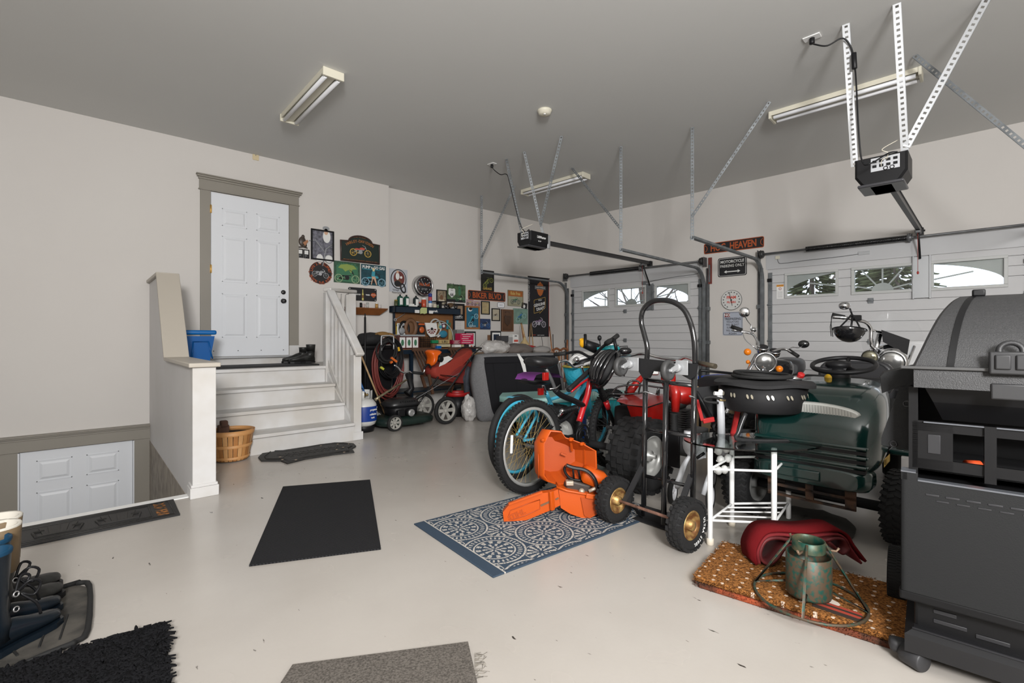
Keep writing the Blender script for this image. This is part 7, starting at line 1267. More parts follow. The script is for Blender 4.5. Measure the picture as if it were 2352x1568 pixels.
sw = thing('chainsaw', 'orange and black chainsaw lying in the open case tray', 'chainsaw', f(1335, 1125)); q = f(1362, 1093, .02); K = frame(q, R2.to_3d()) @ RY(22); obj('body', MB().loft([[K @ V((x, y*sc, z*sc)) for y, z in ((-.06, -.05), (.06, -.05), (.06, .02), (.035, .05), (-.035, .05), (-.06, .02))] for x, sc in ((-.08, .7), (-.06, 1), (.06, 1), (.085, .75))]), orange, sw); obj('engine', MB().box((0, 0, 0), (.16, .12, .08), T(*f(1325, 1115, .03)) @ RZ(-42) @ RY(15), .015).ball(f(1305, 1112, -.0), (.03, .03, .03)), P_('saw_metal', (.06, .05, .045), .5, m=.4), sw); obj('muffler', MB().box((0, 0, 0), (.05, .05, .03), T(*f(1308, 1108, -.03)) @ RZ(-42), .006).ball(f(1336, 1128, -.06), (.02, .02, .02)).tube([f(1352, 1128, -.06), f(1375, 1118, -.05)], .012, 6), P_('greasy_metal', (.45, .38, .30), .5, m=.5), sw)
obj('front_handle', MB().tube(sm([f(*p, -.07) for p in ((1300, 1068), (1318, 1074), (1340, 1078), (1356, 1087), (1367, 1102), (1372, 1120), (1374, 1136))], 4), .0125, 8), gloss, sw); obj('hand_guard', MB().tube(sm([f(*p, -.02) for p in ((1302, 1068), (1297, 1074), (1298, 1084), (1306, 1095), (1318, 1101), (1334, 1103))], 4), .009, 6).tube([f(1316, 1075, -.06), f(1318, 1100, -.02)], .007, 6).tube([f(1328, 1078, -.06), f(1333, 1100, -.02)], .007, 6), black, sw); obj('trigger', MB().bar(f(1373, 1112, .0), f(1390, 1104, .0), .02, .02, bev=.004), black, sw)
# hand truck
wl, wr = fl(1412, 1197), fl(1578, 1261); aw = (wl-wr).normalized(); t = thing('hand_truck', 'black steel hand truck with two knobby wheels and a looped handle', 'hand truck', ((wl+wr)/2)); RW_ = .138
for i, p in enumerate((wl, wr)):
    K = M.LocRotScale(p+V((0, 0, RW_)), (-aw).to_track_quat('Z', 'Y'), None); m = tyre(K, RW_, .085, .42); knobs(m, K, RW_-.006, .092, 24, 4, .024, .014); w = obj('wheel', m, None, t)
    obj('rim', MB().lathe([(.080, -.03), (.080, .030), (.074, .034), (.062, .02), (.045, .005), (.028, .0), (.026, .04), (.0, .042)], K, 28), gold, w)
    if i: nn = -aw; rr_ = V((0, 0, 1)).cross(nn).normalized(); Kq = M(((rr_.x, 0, nn.x, 0), (rr_.y, 0, nn.y, 0), (rr_.z, 1, nn.z, 0), (0, 0, 0, 1))); Kq.translation = p+V((0, 0, RW_))+nn*.0425; m = MB().arctext('ULTRA STEEL', .024, .103, -38, Kq, step=9.5, bold=.02); obj('lettering', m, whitep, w)
obj('axle', MB().cyl(wl+V((0, 0, RW_)), wr+V((0, 0, RW_)), .009, 10), mat('rusty_axle', (.28, .15, .11), .6, .4, var=.5, vs=30), t); H = PLN((wl+V((.165, 0, 0))), math.degrees(math.atan2(-aw.y, -aw.x)))
for px, y0, y1 in ((1480, 835, 1183), (1592, 835, 1170)): obj('side_post', MB().tube([H(px+3, y0), H(px-2 if px < 1500 else px-1, y1)], .0165, 10), gloss, t)
obj('centre_post', MB().tube([H(1530, 878, -.02), H(1524, 1204, -.06)], .0165, 10), gloss, t); obj('loop_handle', MB().tube(sm([H(*p) for p in ((1484, 838), (1487, 800), (1479, 765), (1473, 738), (1477, 712), (1495, 694), (1520, 689), (1548, 694), (1572, 712), (1587, 745), (1595, 785), (1597, 838))], 4), .0165, 10), gloss, t)
for a, b, r in (((1484, 872), (1594, 886), .012), ((1482, 985), (1593, 1003), .011), ((1480, 1092), (1590, 1118), .011)): obj('cross_bar', MB().tube([H(*a), H(*b)], r, 8), gloss, t)
obj('top_plate', MB().prism([(0, 0), (1, 0), (1, 1), (0, 1)], .001) if 0 else extr(MB(), [H(*p, -.02) for p in ((1463, 822), (1602, 836), (1598, 862), (1585, 872), (1560, 858), (1500, 852), (1492, 868), (1476, 868), (1464, 848))], (1, 0, 0), .012), matte, t)
for px, py in ((1455, 836), (1566, 844)):
    q = H(px, py, -.035); pl = obj('caster_plate', MB().box((0, 0, 0), (.008, .075, .085), T(*q) @ RZ(0), .002).cyl(q+V((-.004, .02, .0)), q+V((-.03, .02, 0)), .026, 14), alu, t); wq = q+V((-.075, .045, -.015)); obj('caster_fork', MB().bar(q+V((-.03, .005, .01)), wq+V((0, -.022, 0)), .03, .004, (0, 1, 0)).cyl(wq+V((0, -.03, 0)), wq+V((0, .03, 0)), .010, 10), alu, pl); K = M.LocRotScale(wq, V((0, 1, 0)).to_track_quat('Z', 'Y'), None); obj('caster_wheel', MB().lathe([(.0, -.012), (.038, -.012), (.042, -.018), (.058, -.016), (.062, 0), (.058, .016), (.042, .018), (.038, .012), (0, .012)], K, 28), mat('grey_rubber', (.045, .045, .045), .5), pl)
for a, b in ((wl+V((0, -.07, RW_)), H(1478, 1066)), (wr+V((0, .07, RW_)), H(1588, 1090))): obj('axle_bracket', MB().bar(a, b, .012, .034, (0, 1, 0)), mat('bracket_black', (.03, .03, .032), .35, .3), t)
A, B = H(1465, 1186), H(1592, 1215); obj('toe_plate', MB().bb((wl.x+.10, wr.y+.06, .006), (wl.x+.33, wl.y-.06, .012)).bb((wl.x+.15, wr.y+.08, .006), (wl.x+.165, wl.y-.08, .09)), matte, t); obj('strut', MB().bar(wl+V((.03, -.1, RW_-.02)), H(1476, 1186), .012, .02), gloss, t); obj('tie_wire', MB().tube([H(1474, 902, -.02), H(1482, 899, -.03), H(1494, 903, -.02), H(1505, 906)], .003, 5).torus(.03, .0025, T(*H(1590, 912, -.02)) @ RY(20), 16, 4, sy=.4), alu, t)
# white metal stand with the oval glass top
p0 = fl(1631, 1250); t = thing('glass_top_table', 'small white tubular table with an oval glass top', 'table', p0); e1 = (fl(1690, 1212)-p0); e1 = V((.30, .06, 0)); e2 = V((.13, -.30, 0))
e1 = V((.36, .10, 0)); e2 = V((.20, -.33, 0)); z4 = .545; C4 = [p0, p0+e1, p0+e1+e2, p0+e2]
C4 = [fl(1631, 1250), fl(1681, 1207), fl(1811, 1205), fl(1778, 1258)]
for c in C4: obj('leg', MB().cyl(c, c+V((0, 0, z4-.005)), .0145, 14), white, t); 
for c in C4: obj('foot', MB().cyl(c, c+V((0, 0, .035)), .020, 14), P_('foot_cream', (.62, .56, .46), .5), t)
for i in range(4):
    a, b = C4[i], C4[(i+1) % 4]
    for z in (.135, .42): obj('rail', MB().cyl(a+V((0, 0, z)), b+V((0, 0, z)), .007, 8), white, t)
for k in range(1, 4): a = C4[0].lerp(C4[1], k/4); b = C4[3].lerp(C4[2], k/4); obj('shelf_bar', MB().cyl(a+V((0, 0, .135)), b+V((0, 0, .135)), .005, 6), white, t)
gc = sum(C4, V((0, 0, 0)))/4; a = math.degrees(math.atan2(e2.y, e2.x)); K = T(gc.x, gc.y, z4) @ RZ(-42); obj('glass_top', MB().prism(ell(.385, .25, 48), .009, K), mat('smoked_glass', (.72, .80, .79), .03, tr=1, ior=1.45), t)
m = MB()
for x, y in ((1650, 1035), (1668, 1030), (1655, 1055), (1672, 1052), (1650, 1080), (1664, 1078)): m.ball(dp(x, y, 2.86), (.022, .022, .026)).tube([dp(x-8, y+3, 2.86), dp(x+10, y-5, 2.9)], .007, 5)
obj('scroll_ornament', m, P_('ornament_white', (.62, .62, .60), .4), t)
# fire pit
fc = dp(1752, 900, 2.92); fc.z = 0; t = thing('fire_pit', 'portable black steel fire bowl on a tubular stand on the glass table', 'fire pit', (fc.x, fc.y, z4+.009)); K = T(fc.x, fc.y, 0); zb1 = 1.155-(945-774)/1100*2.85; zt1 = zb1+.165
obj('bowl', MB().lathe([(0, zb1), (.20, zb1), (.212, zb1+.01), (.244, zt1), (.238, zt1), (.206, zb1+.02), (0, zb1+.02)], K, 48), matte, t)
m = MB()
for k in range(14):
    for d in (-.012, .012): q = K @ RZ(k*360/14+4) @ T(.2335, d, zb1+.10) @ RY(80) @ RZ(20); m.prism(ell(.014, .006, 10), .003, q)
obj('vent_holes', m, P_('vent_cream', (.5, .46, .36), .3, m=.5), t)
def lidf(u, v): a = 2*PI*u; r = .272*v*(1+.02*math.sin(3*a)+.015*math.sin(7*a)); return (fc.x+r*math.cos(a), fc.y+r*math.sin(a), zt1+.03-.022*v*v+.006*math.sin(5*a)*v*v)
obj('cover', MB().grid(lidf, 48, 8, cu=True).grid(lambda u, v: tuple(V(lidf(u, 1))-V((0, 0, .018*v))), 48, 1, cu=True), mat('cover_cloth', (.016, .016, .017), .85, bump=.5, bs=120), t)
obj('coiled_hose', MB().torus(.16, .010, T(fc.x-.02, fc.y, zt1+.042), 40, 8).torus(.15, .009, T(fc.x-.02, fc.y, zt1+.056) @ RX(3), 40, 8), rubber, t); obj('wire_grate', MB().lathe([(0, .0), (.13, .0), (.13, .004), (0, .004)], T(fc.x-.02, fc.y, zt1+.036), 30), mat('grate_mesh', (.12, .12, .12), .5, .5, bump=1, bs=80), t)
qv = dp(1838, 869, 2.86); obj('regulator', MB().tube([qv+V((-.08, .06, -.01)), qv+V((-.03, .02, 0)), qv], [.014, .017, .018], 10), chrome, t); obj('regulator_knob', MB().cyl(qv+V((.0, .0, .01)), qv+V((-.01, -.01, .03)), .019, 14), redp, t); obj('brass_nozzle', MB().cyl(dp(1848, 884, 2.84), dp(1858, 889, 2.82), .024, 14).cyl(dp(1855, 888, 2.82), dp(1860, 890, 2.81), .012, 10), P_('nozzle_black', (.05, .04, .03), .4), t); obj('white_valve', MB().tube([dp(1640, 903, 2.86), dp(1658, 905, 2.86)], .012, 8).ball(dp(1655, 899, 2.86), .014).ball(dp(1650, 914, 2.86), .012), whitep, t); obj('fuel_hose', MB().tube(sm([dp(x, y, 2.84) for x, y in ((1664, 918), (1640, 912), (1618, 914), (1622, 922), (1650, 925))], 4), .008, 6), rubber, t); obj('brass_fitting', MB().cyl(dp(1652, 918, 2.84), dp(1666, 919, 2.84), .008, 8), P_('brass_valve', (.25, .18, .08)), t)
zb0 = z4+.017
for s_ in (0, 1): K2 = T(fc.x, fc.y, 0) @ RZ(-42); y = -.15+.30*s_; obj('leg_frame', MB().tube(sm([K2 @ V(p) for p in ((-.17, y*.9, zb1+.0), (-.215, y, zb0+.05), (-.20, y, zb0-.002), (.20, y, zb0-.002), (.215, y, zb0+.05), (.17, y*.9, zb1+.0))], 4), .0125, 8), P_('stand_tube', (.022, .022, .023), .28), t)
# ---------------- quad, scooter, tractor, motorcycles, grill ----------------
def rings_box(K, secs, e=.45, n=24):   # rounded-box sections: (x, y0, y1, z0, z1)
    R = []
    for x, y0, y1, z0, z1 in secs:
        R.append([K @ V((x, (y0+y1)/2+(y1-y0)/2*math.copysign(abs(math.cos(a))**e, math.cos(a)), (z0+z1)/2+(z1-z0)/2*math.copysign(abs(math.sin(a))**e, math.sin(a)))) for a in [2*PI*k/n+.01 for k in range(n)]])
    return R
def tb_(t, n, pts, r, m_, k=3, s_=8): return obj(n, MB().tube(sm(pts, k), r, s_), m_, t)
def atv_wheel(K, R, w, par, n=22):
    m = tyre(K, R, w, .46, 36); knobs(m, K, R-.008, w, n, 5, .044, .026); o = obj('wheel', m, None, par)
    obj('rim', MB().lathe([(R*.54, -w*.30), (R*.56, w*.36), (R*.52, w*.38), (R*.49, w*.2), (R*.42, w*.05), (R*.28, .0), (R*.16, 0), (R*.15, w*.30), (R*.07, w*.32), (R*.06, w*.45), (0, w*.45)], K, 32), sil, o); return o
# red quad / three-wheeler
c = V((3.12, 2.03, 0)); t = thing('quad_bike', 'red off-road quad with big knobby tyres behind the hand truck', 'quad bike', c); AX = V((0, -1, 0)); Rq = .275
for y in (2.03, 2.93): atv_wheel(M.LocRotScale(V((3.14, y, Rq)), AX.to_track_quat('Z', 'Y'), None), Rq, .27, t)
atv_wheel(M.LocRotScale(V((4.05, 1.78, .25)), V((.2, -1, 0)).to_track_quat('Z', 'Y'), None), .25, .2, t)
g = lambda px, py, d=3.75: dp(px, py, d); rqp = mat('quad_red', (.34, .010, .007), .3, coat=.4)
obj('rear_fender', MB().loft([[g(x, y, d) for x, y, d in q] for q in ([(1416, 921, 3.6), (1428, 906, 3.9), (1480, 902, 4.2)], [(1440, 929, 3.5), (1452, 908, 3.8), (1500, 903, 4.1)], [(1488, 934, 3.45), (1500, 910, 3.7), (1520, 904, 4.0)], [(1530, 920, 3.5), (1532, 908, 3.7), (1535, 903, 3.9)])]+[], cap=False, closed=False).loft([[g(1440, 931, 3.52), g(1452, 965, 3.7)], [g(1488, 937, 3.48), g(1490, 975, 3.65)], [g(1525, 925, 3.55), g(1528, 985, 3.7)]], cap=False, closed=False), rqp, t)
obj('fuel_tank', MB().ball(g(1566, 905, 3.7), (.13, .11, .09)).ball(g(1535, 868, 3.8), (.05, .06, .10)).tube([g(1528, 855, 3.8), g(1545, 890, 3.75)], .035, 8).ball(g(1590, 915, 3.75), (.09, .08, .05)), rqp, t); obj('fork_tube', MB().tube([g(1548, 885, 3.5), g(1553, 905, 3.5), g(1551, 945, 3.5)], [.03, .036, .028], 10), rqp, t); obj('red_frame', MB().tube([g(1442, 905, 3.9), g(1462, 880, 3.95), g(1478, 862, 3.95)], [.035, .03, .02], 8), rqp, t)
obj('fork_boot', MB().tube([g(1548, 948+k*3, 3.5) for k in range(16)], [.032 if k % 2 else .024 for k in range(16)], 10), rubber, t); obj('fork_leg', MB().tube([g(1548, 996, 3.5), g(1545, 1045, 3.5)], .02, 8), steel, t)
m = MB()
for k in range(9): m.box((0, 0, 0), (.13, .13, .008), T(*g(1566, 940+k*5, 3.7)))
m.cyl(g(1562, 988, 3.7), g(1562, 930, 3.7), .045, 12).ball(g(1560, 925, 3.68), (.07, .06, .05)).box((0, 0, 0), (.3, .25, .2), T(*g(1575, 1010, 3.8)), .03); obj('engine', m, mat('engine_metal', (.12, .12, .12), .45, .6), t)
for P in (((1405, 905), (1420, 888), (1470, 884), (1530, 892)), ((1408, 912), (1440, 915), (1500, 916), (1530, 914)), ((1438, 905), (1442, 880), (1456, 874), (1470, 880), (1466, 905)), ((1508, 906), (1513, 890), (1512, 908), (1498, 912)), ((1400, 904), (1440, 905), (1490, 900))): tb_(t, 'rack_tube', [g(x, y, 3.75) for x, y in P], .0075, gloss, 3, 6)
tb_(t, 'handlebar', [g(1416, 818, 4.3), g(1450, 816, 4.1), g(1478, 812, 4.0), g(1520, 822, 3.9), g(1558, 826, 3.75), g(1575, 820, 3.7), g(1600, 830, 3.6), g(1642, 840, 3.4)], .012, chrome); obj('grip', MB().tube([g(1600, 832, 3.6), g(1643, 841, 3.4)], .019, 8), P_('grip_bronze', (.13, .11, .08), .3, m=.6), t); obj('head_lamp', MB().box((0, 0, 0), (.06, .16, .05), T(*g(1500, 853, 3.85)) @ RZ(-48), .012).m(chrome), chrome, t); obj('lamp_glass', MB().box((0, 0, 0), (.065, .13, .035), T(*g(1499, 853, 3.83)) @ RZ(-48), .006), P_('lamp_pale', (.6, .62, .6), .2), t); obj('lower_body', MB().box((0, 0, 0), (.5, .35, .30), T(3.5, 2.2, .45), .05).tube([(3.14, 2.0, .275), (3.14, 2.93, .275)], .03, 8).bar((3.5, 2.2, .4), (4.05, 1.78, .25), .06, .05), matte, t); obj('seat', MB().loft(rings_box(T(*g(1640, 880, 3.6)), [(-.05, -.12, .12, -.03, .03), (.1, -.14, .14, -.05, .05), (.45, -.13, .13, -.05, .04), (.5, -.08, .08, -.02, .02)])), black, t); obj('mud_flap', MB().box((0, 0, 0), (.02, .12, .26), T(*g(1543, 1030, 3.45)), .004), black, t)
# white and red folding scooter
o_ = fl(1545, 1158); t = thing('folding_scooter', 'white and red folding scooter with three small wheels beside the white table', 'scooter', o_)
for px, py, r in ((1545, 1128, .085), (1636, 1092, .095), (1632, 1140, .085)):
    q = dp(px, py, (CH-r)*FP/(py-HY) if 0 else 3.0); tt = (CH-r)*FP/(py-HY); q = dp(px, py, tt); K = M.LocRotScale(q, V((.25, -1, 0)).to_track_quat('Z', 'Y'), None); spoke_wheel(K, r, .03, P_('scooter_silver', (.55, .55, .57), .3), rubber, 5, .72, par=t, sp=.13)
h = lambda x, y, d=3.0: dp(x, y, d); tb_(t, 'front_fork', [h(1555, 1122), h(1562, 1095), h(1572, 1066), h(1585, 1045)], [.012, .018, .022, .018, .018, .018, .016, .014, .012, .012][:10], P_('scooter_white', (.50, .51, .53), .35)); obj('frame', MB().tube(sm([h(1580, 990), h(1578, 1020), h(1588, 1042), h(1610, 1046), h(1612, 1020)], 3), .024, 8).tube([h(1655, 905), h(1657, 1000)], .024, 8).tube([h(1630, 1090), h(1615, 1135)], .016, 8).ball(h(1588, 1018), (.06, .05, .08)).ball(h(1660, 1028), (.05, .04, .05)), P_('scooter_white', (.50, .51, .53), .35), t); obj('frame_lug', MB().box((0, 0, 0), (.09, .03, .05), T(*h(1604, 1042)) @ RZ(-42), .006), P_('scooter_white', (.50, .51, .53), .35), t); obj('seat_sling', MB().loft([[h(x, y, 3.1) for x, y in q] for q in (((1592, 890), (1650, 885)), ((1600, 930), (1650, 935)), ((1606, 960), (1644, 975)))], cap=False, closed=False), matte, t)
obj('red_strap', MB().bar(h(1600, 918), h(1613, 965), .012, .02).bar(h(1614, 967), h(1640, 962), .02, .03, bev=.004), redp, t); obj('red_bar', MB().bar(h(1695, 942), h(1682, 1000), .01, .03), redp, t); obj('crank', MB().tube([h(1618, 1040, 2.95), h(1600, 1052, 2.95)], .01, 6), black, t); obj('black_brace', MB().tube([h(1615, 1005), h(1608, 1042)], .012, 6).tube([h(1600, 900, 3.05), h(1640, 970, 3.05)], .012, 6), black, t)
A, B = dp(1605, 862, 5.6), dp(1700, 866, 5.8); single('blue_crate', MB().box(((A+B)/2+V((0, 0, -.05))), (.5, .3, .12), None, .01), mat('crate_blue', (.01, .06, .45), .4), 'low bright blue crate against the wall pier behind the quad', 'crate'); bl = bpy.data.objects['blue_crate']
w0 = bl.location.copy(); single('carton', MB().bb((w0.x-.25, w0.y-.2, 0), (w0.x+.25, w0.y+.2, w0.z-.001)), P_('carton_tan', (.30, .22, .13), .8), 'plain brown carton carrying the blue crate', 'box')
single('black_shelf_rack', MB().tube([dp(1608, 850, 4.9), dp(1730, 862, 5.2)], .014, 6).tube([dp(1608, 850, 4.9), dp(1608, 850, 4.9)-V((0, 0, .80))], .012, 6).tube([dp(1730, 862, 5.2), dp(1730, 862, 5.2)-V((0, 0, .74))], .012, 6), black, 'thin black bar rack in front of the wall pier', 'rack')
# classic motorcycle
c = dp(1758, 832, 4.6); t = thing('classic_motorcycle', 'black classic motorcycle with round headlamp and orange indicators by the wall pier', 'motorcycle', V((c.x, c.y, 0))); q = lambda x, y, d=4.6: dp(x, y, d); look = (V((-.80, -.45, 0))).normalized(); Kh = M.LocRotScale(c, look.to_track_quat('Z', 'Y'), None)
obj('head_lamp', MB().m(gloss).lathe([(0, -.13), (.05, -.12), (.09, -.06), (.095, -.01)], Kh, 28).m(chrome).lathe([(.095, -.012), (.1, .0), (.094, .012), (.085, .008)], Kh, 32), None, t); obj('lamp_glass', MB().ball((0, 0, 0), (.088, .088, .022), Kh, 20), P_('lamp_glass_m', (.20, .20, .195), .15, m=.7), t)
for x, y in ((1752, 797), (1780, 806)): K = M.LocRotScale(q(x, y, 4.7), V((-.4, -.25, .85)).to_track_quat('Z', 'Y'), None); obj('gauge', MB().m(chrome).lathe([(0, -.06), (.045, -.05), (.055, 0), (.05, .005)], K, 20).m(pink).cyl(K @ V((0, 0, -.002)), K @ V((0, 0, .006)), .048, 18), None, t)
tb_(t, 'handlebar', [q(1682, 758, 4.9), q(1712, 762, 4.85), q(1730, 768, 4.8), q(1740, 785, 4.75), q(1745, 800, 4.7), q(1765, 810, 4.7), q(1790, 802, 4.7), q(1808, 803, 4.7), q(1832, 818, 4.6)], .012, chrome, 4)
obj('grip', MB().tube([q(1680, 750, 4.92), q(1704, 758, 4.85)], .020, 8), rubber, t); obj('grip', MB().tube([q(1812, 804, 4.7), q(1833, 818, 4.6)], .019, 8), rubber, t); obj('brake_lever', MB().tube([q(1683, 757, 4.9), q(1700, 761, 4.86), q(1722, 766, 4.82)], .007, 6).ball(q(1731, 757, 4.8), (.04, .03, .025)), chrome, t)
for x, y, rx_, m_, ax_ in ((1710, 717, .052, chrome, 1), (1846, 790, .05, gloss, .8)): obj('mirror', MB().ball((0, 0, 0), (rx_, rx_*ax_, .02), M.LocRotScale(q(x, y, 4.8), camdir(q(x, y, 4.8)).to_track_quat('Z', 'Y'), None), 18), m_, t)
obj('mirror_stem', MB().tube(sm([q(1708, 718, 4.78), q(1716, 735, 4.8), q(1725, 747, 4.8), q(1724, 757, 4.8)], 3), .005, 6), chrome, t); obj('mirror_stem', MB().tube(sm([q(1845, 793, 4.8), q(1835, 798, 4.75), q(1820, 797, 4.7), q(1808, 806, 4.7)], 3), .005, 6), chrome, t)
amb = P_('amber_lens', (.75, .20, .01), .25); [obj('indicator', MB().ball(q(x, y, d), (r, r, r), None, 14), amb, t) for x, y, r, d in ((1717, 808, .034, 4.65), (1790, 847, .033, 4.6), (1718, 831, .02, 4.7))]
for s_ in (0, 1): a, b = q(1738+s_*34, 815+s_*5, 4.72), q(1690+s_*30, 905, 4.35); obj('fork_leg', MB().tube([a, b, b+(b-a)*.8], .02, 8), chrome, t); obj('fork_boot', MB().tube([a.lerp(b, .45+.55*k/14) for k in range(15)], [.036 if k % 2 else .028 for k in range(15)], 10), rubber, t)
obj('fuel_tank', MB().loft(rings_box(M.LocRotScale(q(1790, 845, 4.95), (-look).to_track_quat('X', 'Z'), None), [(-.2, -.05, .05, -.05, .04), (-.12, -.11, .11, -.09, .09), (.1, -.12, .12, -.09, .09), (.25, -.08, .08, -.06, .05)], .7)), gloss, t); obj('seat', MB().loft(rings_box(M.LocRotScale(q(1812, 842, 5.3), V((.8, .2, 0)).to_track_quat('X', 'Z'), None), [(-.3, -.10, .10, -.06, .05), (-.2, -.15, .15, -.09, .09), (.2, -.15, .15, -.09, .10), (.35, -.10, .10, -.05, .07)], .6)), mat('seat_leather', (.03, .03, .032), .4), t)
bd = mat('bike_dark', (.02, .02, .022), .4, .3)
for d, r in ((-.16, .30), (1.15, .30)): w = V((c.x, c.y, r))-look*d*.9+V((0, 0, 0)); K = M.LocRotScale(w, V((-look.y, look.x, 0)).to_track_quat('Z', 'Y'), None); spoke_wheel(K, r, .09, dsteel, rubber, 9, .68, par=t, sp=.03)
obj('engine', MB().box((0, 0, 0), (.40, .30, .40), T(c.x, c.y, .42)@RZ(30) if 0 else T(*(V((c.x, c.y, .45))-look*.35)) @ RZ(29), .05).tube([V((c.x, c.y, .62)), V((c.x, c.y, .5))-look*.9], .03, 6).tube([V((c.x, c.y, .3))+V((.05, .12, 0)), V((c.x, c.y, .25))-look*1.0+V((.05, .12, 0))], .035, 8), bd, t); obj('cable', MB().tube(sm([q(1706, 765, 4.8), q(1712, 780, 4.75), q(1730, 795, 4.7), q(1738, 803, 4.7)], 4), .005, 5).tube(sm([q(1752, 842, 4.4), q(1765, 858, 4.3), q(1788, 872, 4.2)], 3), .009, 6), chrome, t)
obj('front_fender', MB().torus(.33, .05, M.LocRotScale(V((c.x, c.y, .30))+look*.38, V((-look.y, look.x, 0)).to_track_quat('Z', 'Y'), None), 16, 6, a0=60, a1=200), gloss, t)
# cruiser motorcycle with windshield
c = dp(2048, 832, 4.0); t = thing('touring_motorcycle', 'black and chrome touring motorcycle with a clear windshield behind the tractor', 'motorcycle', V((c.x, c.y, 0))); q = lambda x, y, d=4.0: dp(x, y, d); look = V((-.97, -.16, 0)).normalized(); Kh = M.LocRotScale(c, look.to_track_quat('Z', 'Y'), None)
obj('head_lamp', MB().m(gloss).lathe([(0, -.2), (.06, -.18), (.10, -.08), (.105, -.02)], Kh, 28).m(chrome).lathe([(.105, -.04), (.112, -.02), (.108, .01), (.09, .015)], Kh, 32), None, t); obj('lamp_glass', MB().ball((0, 0, .0), (.092, .092, .02), Kh, 20), P_('lamp_glass_c', (.24, .24, .235), .15, m=.8), t)
K2_ = M.LocRotScale(q(1998, 820, 4.0), look.to_track_quat('Z', 'Y'), None); obj('spot_lamp', MB().lathe([(0, -.10), (.05, -.07), (.062, 0), (.058, .01)], K2_, 24), chrome, t); obj('spot_glass', MB().ball((0, 0, 0), (.056, .056, .018), K2_, 16), P_('spot_tint', (.20, .19, .14), .1, m=.7), t)
tb_(t, 'handlebar', [q(1912, 728, 4.15), q(1945, 730, 4.1), q(1975, 736, 4.1), q(1990, 741, 4.1), q(2000, 755, 4.1), q(2000, 780, 4.1), q(2003, 795, 4.1), q(2013, 803, 4.1)], .0145, chrome, 4); obj('handlebar_riser', MB().tube([q(2010, 808, 4.1), q(2020, 768, 4.15)], .02, 10).tube([q(2000, 757, 4.1), q(2026, 764, 4.15)], .01, 8), chrome, t); obj('grip', MB().tube([q(1911, 723, 4.16), q(1940, 729, 4.12)], .020, 8), rubber, t); obj('switch_box', MB().box((0, 0, 0), (.07, .05, .05), T(*q(1966, 730, 4.1)) @ RZ(-42), .01), black, t)
obj('mirror', MB().ball(q(1940, 702, 4.1), (.055, .045, .035), M.Identity(4), 18), chrome, t); obj('mirror_stem', MB().tube([q(1952, 708, 4.1), q(1957, 722, 4.1)], .007, 6), black, t)
wc = q(2050, 790, 4.25); Kw = M.LocRotScale(wc, V((-.9, -.2, .35)).to_track_quat('Z', 'Y'), None)
obj('windshield', MB().grid(lambda u, v: tuple(Kw @ V((.30*math.cos(math.radians(-15+210*u))*v, .30*math.sin(math.radians(-15+210*u))*v-.02*0, -.10*v*v))), 30, 6), mat('clear_shield', (.80, .82, .82), .02, tr=1, ior=1.1), t) if 0 else obj('windshield', MB().grid(lambda u, v: tuple(q(2050+72*math.cos(2*PI*u)*v, 782-64*math.sin(2*PI*u)*v, 4.15+.12*v*v*abs(math.cos(2*PI*u)))), 40, 6, cu=True), mat('clear_shield', (.35, .37, .38), .05, al=.10), t)
obj('dash', MB().loft([[q(x, y, d) for x, y in ((2024, 757), (2090, 780), (2084, 815), (2028, 785))] for d in (4.08, 4.18)], smooth=False), matte, t); obj('fairing_bracket', MB().tube([q(2100, 795, 4.2), q(2078, 850, 4.1)], .012, 6).ball(q(2035, 806, 4.2), (.16, .12, .06)), chrome, t); obj('saddle_bag', MB().box((0, 0, 0), (.3, .3, .25), T(*q(2110, 812, 4.6)), .03), P_('bag_white', (.55, .55, .55), .3), t)
for d, r in ((.02, .32), (1.5, .32)): w = V((c.x, c.y, r))-look*d; K = M.LocRotScale(w, V((-look.y, look.x, 0)).to_track_quat('Z', 'Y'), None); spoke_wheel(K, r, .12, dsteel, rubber, 9, .66, par=t, sp=.04)
obj('body', MB().loft(rings_box(M.LocRotScale(V((c.x, c.y, .6))-look*.15, (-look).to_track_quat('X', 'Z'), None), [(0, -.1, .1, -.2, .1), (.15, -.16, .16, -.3, .2), (.8, -.18, .18, -.3, .15), (1.4, -.16, .16, -.2, .1)])).tube([V((c.x, c.y+.1, .8)), V((c.x, c.y+.1, .32))+look*.3], .03, 8).tube([V((c.x, c.y-.1, .8)), V((c.x, c.y-.1, .32))+look*.3], .03, 8), bd, t)
hc = q(1950, 765, 4.0); K = T(*hc) @ RX(180) @ RY(-14); ht = thing('open_face_helmet', 'glossy black half helmet hanging upside down from the chrome handlebar', 'helmet', hc); obj('shell', MB().ball((0, 0, -.03), (.125, .11, .105), K, 28, z0=.0).lathe([(.125, -.03), (.112, -.03), (.108, .0), (.06, .055), (0, .06)], K, 28), gloss, ht); obj('strap', MB().tube(sm([q(1928, 752, 4.0), q(1948, 732, 4.05), q(1957, 722, 4.08), q(1966, 735, 4.05), q(1975, 752, 4.0)], 3), .007, 6).tube([q(1958, 728, 4.05), q(1955, 752, 4.0)], .008, 6), black, ht); obj('fringe', MB().tube([q(1910, 726, 4.15), q(1909, 745, 4.15), q(1913, 773, 4.15)], .003, 4).tube([q(1911, 726, 4.15), q(1907, 750, 4.15), q(1909, 772, 4.15)], .003, 4), black, t)
